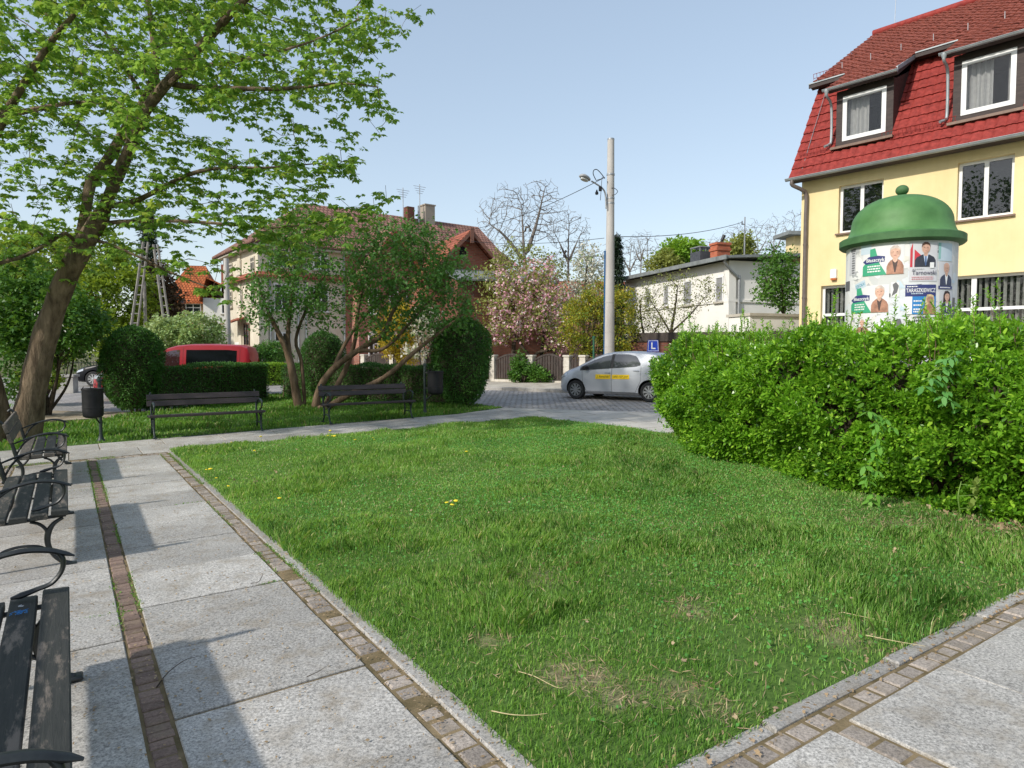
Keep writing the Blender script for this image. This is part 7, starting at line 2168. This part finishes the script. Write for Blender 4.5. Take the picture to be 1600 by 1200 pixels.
# white house on the right
Wc = P(1140, 405, 32.0)
W = Frame('white_house', 'white rendered house with flat grey roof and red-brick chimney, left of the yellow house', 'house', (Wc[0], 32.0), (.944, .33))
we = Wc[2]
mb = MB(); mb.bx(0, 7, 0, 10.2, -.3, we - .05); mb.build('wall', M['white_wall'], W.t)
mb = MB(); mb.slab([(-.55, -.5, we - .02), (-.55, 10.8, we - .02), (7.6, 10.8, we + .55), (7.6, -.5, we + .55)], (0, 0, .12)); mb.bx(-.62, -.56, -.55, 10.85, we - .08, we + .12); mb.build('roof', M['roof_felt'], W.t)
mb = MB(); mb.bx(-.05, .35, -.055, .35, -.3, we - .08); zb_ = W.side(1110, 473)[1]; mb.bx(-.06, 7.05, -.062, 10.2, zb_ - .06, zb_ + .06); mb.build('trim', M['white_wall'], W.t)
for (x0_, x1_, ya, yb) in ((1119, 1131, 433, 471), (1069, 1082, 440, 476), (1038, 1046, 446, 478), (1010, 1017, 451, 482)):
    b, z1_ = W.side(x0_, ya); a, z0_ = W.side(x1_, yb); win_side(W.t, a, b, z0_, z1_, 0, M['white'], flat('grey_roller_blind', (.27, .27, .275)), -1, False)
mb = MB(); mb.tube(spline([(-.45, -.25, we - .05), (-.35, -.2, we - .3), (.45, -.1, we - .9), (.5, -.09, we - 1.2), (.5, -.09, -.2)], 5), .06, 8); mb.build('downpipe', M['steel'], W.t, 50)
mb = MB(); mb.tube([(2.4, -.07, we + .1), (2.4, -.07, we - 1.7)], .05, 8); mb.build('downpipe', M['beige_wall'], W.t, 50)
def wroof(x, y, yo): 
    s_, z_ = W.front(x, y, yo); return s_, z_
s0_, zt_ = W.front(1094, 392, 3.6); s1_, _ = W.front(1121, 390, 3.6)
mb = MB(); mb.bx(s0_, s1_, 3.6, 4.5, we - .1, zt_); mb.build('chimney', M['slate'], W.t)
mb = MB()
for q in np.linspace(s0_ + .03, s1_ - .03, 4): mb.bx(q - .02, q + .02, 3.64, 3.68, zt_, zt_ + .22); mb.bx(q - .02, q + .02, 4.42, 4.46, zt_, zt_ + .22)
mb.bx(s0_ - .03, s1_ + .03, 3.6, 4.5, zt_ + .22, zt_ + .27); mb.build('chimney_cover', M['steel'], W.t)
s0_, zt_ = W.front(1121, 378, 2.6); s1_, _ = W.front(1141, 378, 2.6)
mb = MB(); mb.bx(s0_, s1_, 2.6, 3.2, we - .1, zt_ - .12); mb.bx(s0_ - .05, s1_ + .05, 2.55, 3.25, zt_ - .42, zt_ - .30); mb.bx(s0_ - .05, s1_ + .05, 2.55, 3.25, zt_ - .118, zt_); ch_ = mb.build('chimney', brickmat('orange_brick', (.42, .10, .05), (.50, .15, .08), (.33, .15, .10)), W.t)
m_ = (s0_ + s1_) / 2 + .1
mb = MB(); mb.tube([(m_, 2.9, zt_), (m_, 2.9, zt_ + .18)], .05, 6); mb.tube([(m_, 2.9, zt_ + .15), (m_ + .12, 2.85, zt_ + .42)], .085, 8); mb.build('chimney_cowl', M['black'], ch_, 50)
s0_, zt_ = W.front(1164, 339, 3.0)
mb = MB(); mb.tube([(s0_, 3.0, we), (s0_, 3.0, zt_)], .035, 6); mb.bx(s0_ - .2, s0_, 2.97, 3.03, zt_ - .42, zt_ - .36); mb.bx(s0_ - .2, s0_ - .15, 2.97, 3.03, zt_ - .42, zt_ - .22); mb.build('mast', M['steel'], W.t)
mast_top = W.O + W.ex * (s0_ - .2) + W.ey * 3.0; mast_top = np.array([mast_top[0], mast_top[1], zt_ - .3])

B = Frame('garage', 'low white garage wall showing over the hedge beside the yellow house', 'garage', (P(1172, 495, 24)[0], 24), (1, .35))
zt_ = P(1200, 489, 24)[2]
mb = MB(); mb.bx(0, 2.2, 0, 1.2, -.3, zt_ - .1); mb.build('wall', M['white_wall'], B.t)
mb = MB(); mb.bx(-.05, 2.3, -.06, 1.3, zt_ - .1, zt_); mb.build('roof', M['beige_wall'], B.t)
B = Frame('far_house', 'beige house corner with an overhanging roof at the left edge of the yellow house', 'house', (P(1236, 372, 34)[0], 34), (1, .1))
zt_ = P(1236, 362, 34)[2]
mb = MB(); mb.bx(.15, 5, 0, .8, -.3, zt_ - .2); mb.build('wall', M['yellow_wall'], B.t)
mb = MB(); mb.bx(-.35, 5.4, -.4, 1.2, zt_ - .2, zt_ - .02); mb.build('roof', M['roof_felt'], B.t)

# orange-roofed house far left
O_ = Frame('orange_roofed_house', 'orange-roofed house with white and ochre walls at the far left, behind the concrete poles', 'house', (P(262, 500, 56)[0], 56), (1, .25))
zr = P(300, 411, 58)[2]; zw = P(300, 466, 56)[2]
mb = MB(); mb.bx(0, 3.4, 0, 7, -.3, zw); mb.build('ochre_wall', M['ochre_wall'], O_.t)
mb = MB(); mb.bx(3.0, 6.4, -1.2, 5, -.3, zw); mb.build('white_wall', M['white_wall'], O_.t)
roof_part('roof', [[(-.6, -.5, zw - .3), (3.8, -.5, zw - .3), (2.4, 3.5, zr), (1.0, 3.5, zr)], [(3.8, -.5, zw - .3), (3.8, 7.4, zw - .3), (2.4, 3.5, zr)], [(-.6, 7.4, zw - .3), (-.6, -.5, zw - .3), (1.0, 3.5, zr)], [(3.8, 7.4, zw - .3), (-.6, 7.4, zw - .3), (1.0, 3.5, zr), (2.4, 3.5, zr)]], M['tile_orange'], O_.t)
roof_part('side_roof', [[(3.4, -1.8, zw + 1.7), (3.4, 5.2, zw + 1.7), (5.0, 5.2, zw + .9), (5.0, -1.8, zw + .9)], [(5.0, -1.8, zw + .9), (5.0, 5.2, zw + .9), (6.9, 5.2, zw - 1.5), (6.9, -1.8, zw - 1.5)], [(3.4, -1.8, zw + 1.7), (2.8, -1.8, zw - .2), (2.8, 5.2, zw - .2), (3.4, 5.2, zw + 1.7)]], M['tile_orange'], O_.t)
mb = MB(); mb.bx(3.9, 4.7, 2, 2.7, zw, P(325, 411, 58)[2]); mb.build('chimney', M['brick'], O_.t)
win_front(O_.t, 1.4, 2.6, zw - 1.5, zw - .4, 0, M['white'], M['farglass']); win_front(O_.t, 4.4, 5.1, zw - 1.3, zw - .2, -1.2, M['white'], M['farglass'])
mb = MB(); mb.bx(3.4, 6.2, -1.9, -1.3, -.3, 1.2); mb.build('terrace', M['brick'], O_.t)

# ------------------------------------------------------------------ garden fence
F0 = np.array([-.80, 28.6])
def fpt(t, z=0.0, off=0.0):
    p = F0 + RD * t + RN * off
    return np.array([p[0], p[1], float(gz(p[0], p[1])) + .115 + z])
fo = fpt(0)
fence = thing('garden_fence', 'low garden fence of dark arched board panels between pale stone posts', 'fence', fo, math.atan2(RD[1], RD[0]))
posts = [-8.0, -6.0, -4.0, -2.0, 0, 1.95, 3.68, 4.40, 6.3, 8.3, 10.3]
for i, t in enumerate(posts):
    mb = MB(); mb.box((t, 0, .53), (.25, .25, 1.06), 0, 0, None, .01)
    for z in (.27, .53, .79): mb.box((t, 0, z), (.262, .262, .235), 0, 0, None, .02)
    mb.box((t, 0, 1.10), (.31, .31, .08), 0, 0, None, .015)
    mb.build('post', M['fence_post'], fence)
    if i + 1 < len(posts):
        a, b = t + .14, posts[i + 1] - .14
        mb = MB(); n = max(3, int((b - a) / .125)); pt_ = (b - a) / n
        for k in range(n):
            c = a + pt_ * (k + .5); u_ = (c - a) / (b - a); top = .92 + .22 * math.sin(u_ * math.pi)
            mb.slab([(c - pt_ * .37, -.012, .13), (c + pt_ * .37, -.012, .13), (c + pt_ * .37, -.012, top - .03), (c, -.012, top), (c - pt_ * .37, -.012, top - .03)], (0, .024, 0))
        for z in (.30, .78): mb.bx(a, b, .014, .05, z, z + .08)
        V = [(a + (b - a) * q, .93 + .24 * math.sin(q * math.pi)) for q in np.linspace(0, 1, 12)]
        for (xa, za), (xb, zb) in zip(V[:-1], V[1:]): mb.slab([(xa, -.03, za - .05), (xb, -.03, zb - .05), (xb, -.03, zb + .03), (xa, -.03, za + .03)], (0, .06, 0))
        mb.build('gate' if i == 6 else 'panel', M['fence_wood'], fence)
mb = MB(); mb.bx(-8.2, 10.5, -.11, .11, -.1, .10); mb.build('plinth', M['fence_post'], fence)
GW = Frame('garden_wall', 'dark-red brick garden wall with a dark coping behind the learner sign', 'wall', (P(1000, 540, 27.2)[0], 27.2), RD)
zt_ = P(1060, 519, 26.0)[2]
mb = MB(); mb.bx(-.4, 7, 0, .25, 0, zt_ - .35); mb.build('wall', M['brick_dark'], GW.t)
mb = MB(); mb.bx(-.5, 7.1, -.06, .31, zt_ - .35, zt_); mb.build('coping', M['fence_wood'], GW.t)

# ------------------------------------------------------------------ street pole, wires, posts
pp = gat(952, 24.0); pp[2] += .11
pole = thing('street_pole', 'tall round concrete pole with a street lamp, behind the silver car', 'pole', pp)
ptop = P(948, 219, 24.0)[2] - pp[2]
mb = MB()
prof = [(.185, 0), (.178, 1.0), (.172, 2.0)]
for i in range(1, 9): prof.append((.172 - .052 * i / 8, 2.0 + (ptop - 2.0) * i / 8))
mb.lathe(prof, 24)
for z in (1.42, 1.95, 3.0): mb.lathe([(.185 - z * .004, z), (.186 - z * .004, z + .02)], 24)
mb.build('shaft', M['pole'], pole, 40)
mb = MB(); mb.lathe([(.125, ptop), (.125, ptop + .05), (.10, ptop + .06)], 20)
for y_ in (273, 310, 318):
    z = P(948, y_, 24)[2] - pp[2]; mb.lathe([(.140, z - .03), (.146, z - .03), (.146, z + .03), (.140, z + .03)], 20)
mb.build('band', M['steel'], pole, 40)
def lp(x, y, Y=24.0): return P(x, y, Y) - pp
mb = MB(); mb.tube(spline([lp(947, 326, 23.85), lp(946, 305, 23.85), lp(942, 295, 23.8), lp(931, 287, 23.7), lp(924, 283, 23.6)], 6), .028, 8); mb.build('lamp_arm', M['steel'], pole, 50)
hd = lp(921, 282, 23.55); tp = lp(909, 275, 23.25)
ax = unit(tp - hd); side = unit(np.cross(ax, [0, 0, 1])); upv = np.cross(side, ax)
L_ = np.linalg.norm(tp - hd) * 1.15
V = []
for q, wd, ht in ((0, .05, .045), (.12, .10, .07), (.35, .135, .10), (.7, .145, .105), (.92, .11, .07), (1.0, .03, .02)):
    c = hd + ax * L_ * q
    V.append([c + side * wd * math.cos(a) + upv * (ht * math.sin(a) if math.sin(a) > 0 else ht * .55 * math.sin(a)) for a in np.linspace(0, 2 * math.pi, 17)[:-1]])
V = np.array(V); mb = MB(); n = 16
mb.add(V.reshape(-1, 3), [(i * n + j, i * n + (j + 1) % n, (i + 1) * n + (j + 1) % n, (i + 1) * n + j) for i in range(len(V) - 1) for j in range(n)] + [tuple(range(n)), tuple((len(V) - 1) * n + j for j in range(n))])
lh = mb.build('lamp_head', flat('lamp_grey', (.34, .345, .35), .45), pole, 50)
mb = MB(); mb.slab([hd + ax * L_ * (.55 + .36 * math.cos(a)) + side * .10 * math.sin(a) - upv * .062 for a in np.linspace(0, 2 * math.pi, 17)[:-1]], -upv * .03); mb.build('lamp_glass', flat('frosted_cover', (.62, .62, .60), .25), lh, 40)
mb = MB()
mb.tube(spline([lp(945, 279, 23.8), lp(940, 272, 23.8), lp(933, 265, 23.8), lp(928, 266, 23.8), lp(927, 272, 23.8), lp(931, 281, 23.8)], 6), .016, 5)
mb.tube(spline([lp(954, 294, 23.9), lp(960, 294, 23.8), lp(965, 299, 23.8), lp(961, 304, 23.8), lp(955, 305, 23.9)], 6), .011, 5)
mb.tube(spline([lp(941, 276, 23.8), lp(940, 285, 23.8), lp(939, 300, 23.8), lp(938, 313, 23.8)], 5), .010, 5)
mb.tube(spline([lp(944, 277, 23.8), lp(938, 280, 23.8), lp(931, 282, 23.8)], 5), .014, 5)
mb.build('cable_loop', M['black'], pole, 60)
mb = MB(); c = lp(932.5, 301, 23.75); mb.lathe([(.01, -.08), (.055, -.06), (.06, 0), (.03, .05), (.02, .10)], 12, c); c = lp(938, 295, 23.75); mb.box(c, (.10, .06, .16), .3); mb.build('insulator', M['black'], pole, 50)
def wire(label, a, b, sag, r=.012):
    n = 24; q = np.linspace(0, 1, n)[:, None]
    pts = np.asarray(a)[None] * (1 - q) + np.asarray(b)[None] * q; pts[:, 2] -= (4 * sag * q * (1 - q))[:, 0]
    mb = MB(); mb.tube(pts, r, 5); o = mb.build('overhead_wire', M['black'], None, 60, origin=pts[0]); o.location = pts[0]
    tag(o, label, 'wire', 'overhead wires'); return o
wire('wire sagging from the street pole to the roof of the brick gabled building', P(945, 277, 23.8), P(688, 364, 38), .45)
wire('wire running from the mast on the white house past the street pole', mast_top, P(948, 369, 24.1), .25, .014)
wire('thin wire crossing behind the brick gable at the height of its peak', P(944, 372, 24.1), P(640, 357, 42), .5, .010)
bp = gat(944.6, 24.6); h_ = P(945, 392, 24.6)[2] - bp[2] - .11
mb = MB(); mb.box((0, 0, h_ / 2), (.075, .12, h_), 0, 0, None, .01); o = mb.build('blue_post', M['blue_post']); o.location = (bp[0], bp[1], bp[2] + .11)
tag(o, 'narrow blue post standing directly against the left side of the street pole', 'post')
gp_ = gat(927.5, 25.2); h_ = P(927, 525, 25.2)[2] - gp_[2] - .11
mb = MB(); mb.lathe([(.04, 0), (.04, h_ - .12), (.055, h_ - .11), (.055, h_ - .02), (.03, h_)], 12); o = mb.build('green_post', M['green_metal'], None, 40); o.location = (gp_[0], gp_[1], gp_[2] + .11)
tag(o, 'short green metal post in front of the forsythia, left of the street pole', 'post')

# concrete poles at the left
ab = gat(232, 33); 
t = thing('utility_pole', 'concrete A-frame power pole with two ladder-like legs behind the left round-topped bush', 'pole', ab)
def leg(name, a, b, dx):
    mb = MB(); a = P(*a) - ab; b = P(*b) - ab; a[2] = -.1; s_ = np.array([dx, .05, 0])
    mb.tube([a, b], .06, 6); mb.tube([a + s_, b + s_ * .6], .05, 6)
    for q in np.linspace(.04, .96, 15): mb.tube([a + (b - a) * q, a + s_ + (b + s_ * .6 - a - s_) * q], .035, 4)
    mb.build(name, M['pole_dark'], t, 40)
leg('leg', (190, 545, 33), (224, 378, 33), .36); leg('leg', (268, 548, 33), (240, 382, 33), .30)
q_ = gat(229, 35); h_ = P(229, 440, 35)[2] - q_[2]
mb = MB(); mb.lathe([(.10, 0), (.09, h_ * .5), (.075, h_)], 10); o = mb.build('utility_pole', M['pole_dark'], None, 40); o.location = q_; tag(o, 'plain straight grey pole between the legs of the concrete A-frame pole', 'pole')
q_ = gat(357, 32.5); h_ = P(357, 404, 32.5)[2] - q_[2]
mb = MB(); mb.lathe([(.15, 0), (.14, h_ * .5), (.12, h_)], 12); o = mb.build('utility_pole', M['pole'], None, 40); o.location = q_; tag(o, 'pale straight concrete pole against the left corner of the cream house', 'pole')
# low wall and railing at the left edge
lw = gat(82, 25); 
mb = MB(); mb.bx(-1.6, .75, 0, .3, -.1, .62); mb.bx(-1.65, .8, -.04, .34, .62, .70); o = mb.build('low_wall', M['grey_wall']); o.location = lw; tag(o, 'low grey concrete wall beside the black car, behind the loose green shrub', 'wall')
rl = gat(100, 34)
mb = MB(); mb.bx(0, 7, -.02, .02, .95, 1.0); mb.bx(0, 7, -.02, .02, .2, .24)
for k in range(47): mb.bx(.15 * k, .15 * k + .022, -.012, .012, 0, 1.06)
o = mb.build('railing', M['iron']); o.location = rl; tag(o, 'thin black iron railing behind the black car', 'fence')
# scrap of litter under the hedge
lt = G(1528, 806)
mb = MB(); V = np.zeros((7, 6, 3)); g_ = np.random.default_rng(6)
for i in range(7):
    for j in range(6): V[i, j] = (i * .016 - .05, j * .014 - .035, .03 + .035 * math.sin(i * 1.1) * math.cos(j * .8) + g_.uniform(-.008, .008))
mb.grid(V); o = mb.build('wrapper', [flat('blue_wrapper', (.06, .28, .62), .35)], None, 60, None, False); o.location = lt + [0, 0, .02]; tag(o, 'crumpled blue wrapper lying among dry leaves under the big hedge', 'litter')
# ------------------------------------------------------------------ light, sky, camera
SUN_H = unit([-.76, -.65]); ELEV = R(35)
to_sun = np.array([SUN_H[0] * math.cos(ELEV), SUN_H[1] * math.cos(ELEV), math.sin(ELEV)])
sd_ = bpy.data.lights.new('sun', 'SUN'); sd_.energy = 2.15; sd_.angle = R(1.8); sd_.color = (1.0, .945, .86)
so = bpy.data.objects.new('sun', sd_); COL.objects.link(so)
so.rotation_euler = Vector(to_sun).to_track_quat('Z', 'Y').to_euler(); so.location = (-20, -20, 30)
w = bpy.data.worlds.new('World'); scene.world = w; w.use_nodes = True
nt = w.node_tree; bg = nt.nodes['Background']
sky = nt.nodes.new('ShaderNodeTexSky'); sky.sky_type = 'NISHITA'; sky.sun_disc = False
sky.sun_elevation = ELEV; sky.sun_rotation = math.atan2(SUN_H[0], SUN_H[1])
sky.air_density = 1.1; sky.dust_density = 1.2; sky.ozone_density = 2.2; sky.altitude = 200
gm = nt.nodes.new('ShaderNodeGamma'); gm.inputs['Gamma'].default_value = .54; nt.links.new(sky.outputs[0], gm.inputs['Color'])
ml = nt.nodes.new('ShaderNodeVectorMath'); ml.operation = 'SCALE'; ml.inputs['Scale'].default_value = 1.42; nt.links.new(gm.outputs[0], ml.inputs[0])
nt.links.new(ml.outputs[0], bg.inputs['Color']); bg.inputs['Strength'].default_value = .15
cam = bpy.data.cameras.new('camera'); co = bpy.data.objects.new('camera', cam); COL.objects.link(co)
co.location = (0, 0, EYE); co.rotation_euler = (math.pi / 2 - PITCH, 0, 0)
cam.sensor_fit = 'HORIZONTAL'; cam.sensor_width = 36; cam.lens = F_PX / 1600 * 36; cam.clip_end = 2000; cam.clip_start = .05
scene.camera = co
vs_ = scene.view_settings; vs_.view_transform = 'Standard'; vs_.look = 'None'; vs_.exposure = 0.87; vs_.gamma = 1.0; vs_.use_curve_mapping = False
scene.cycles.max_bounces = 8; scene.cycles.transparent_max_bounces = 12; scene.cycles.caustics_reflective = False; scene.cycles.caustics_refractive = False
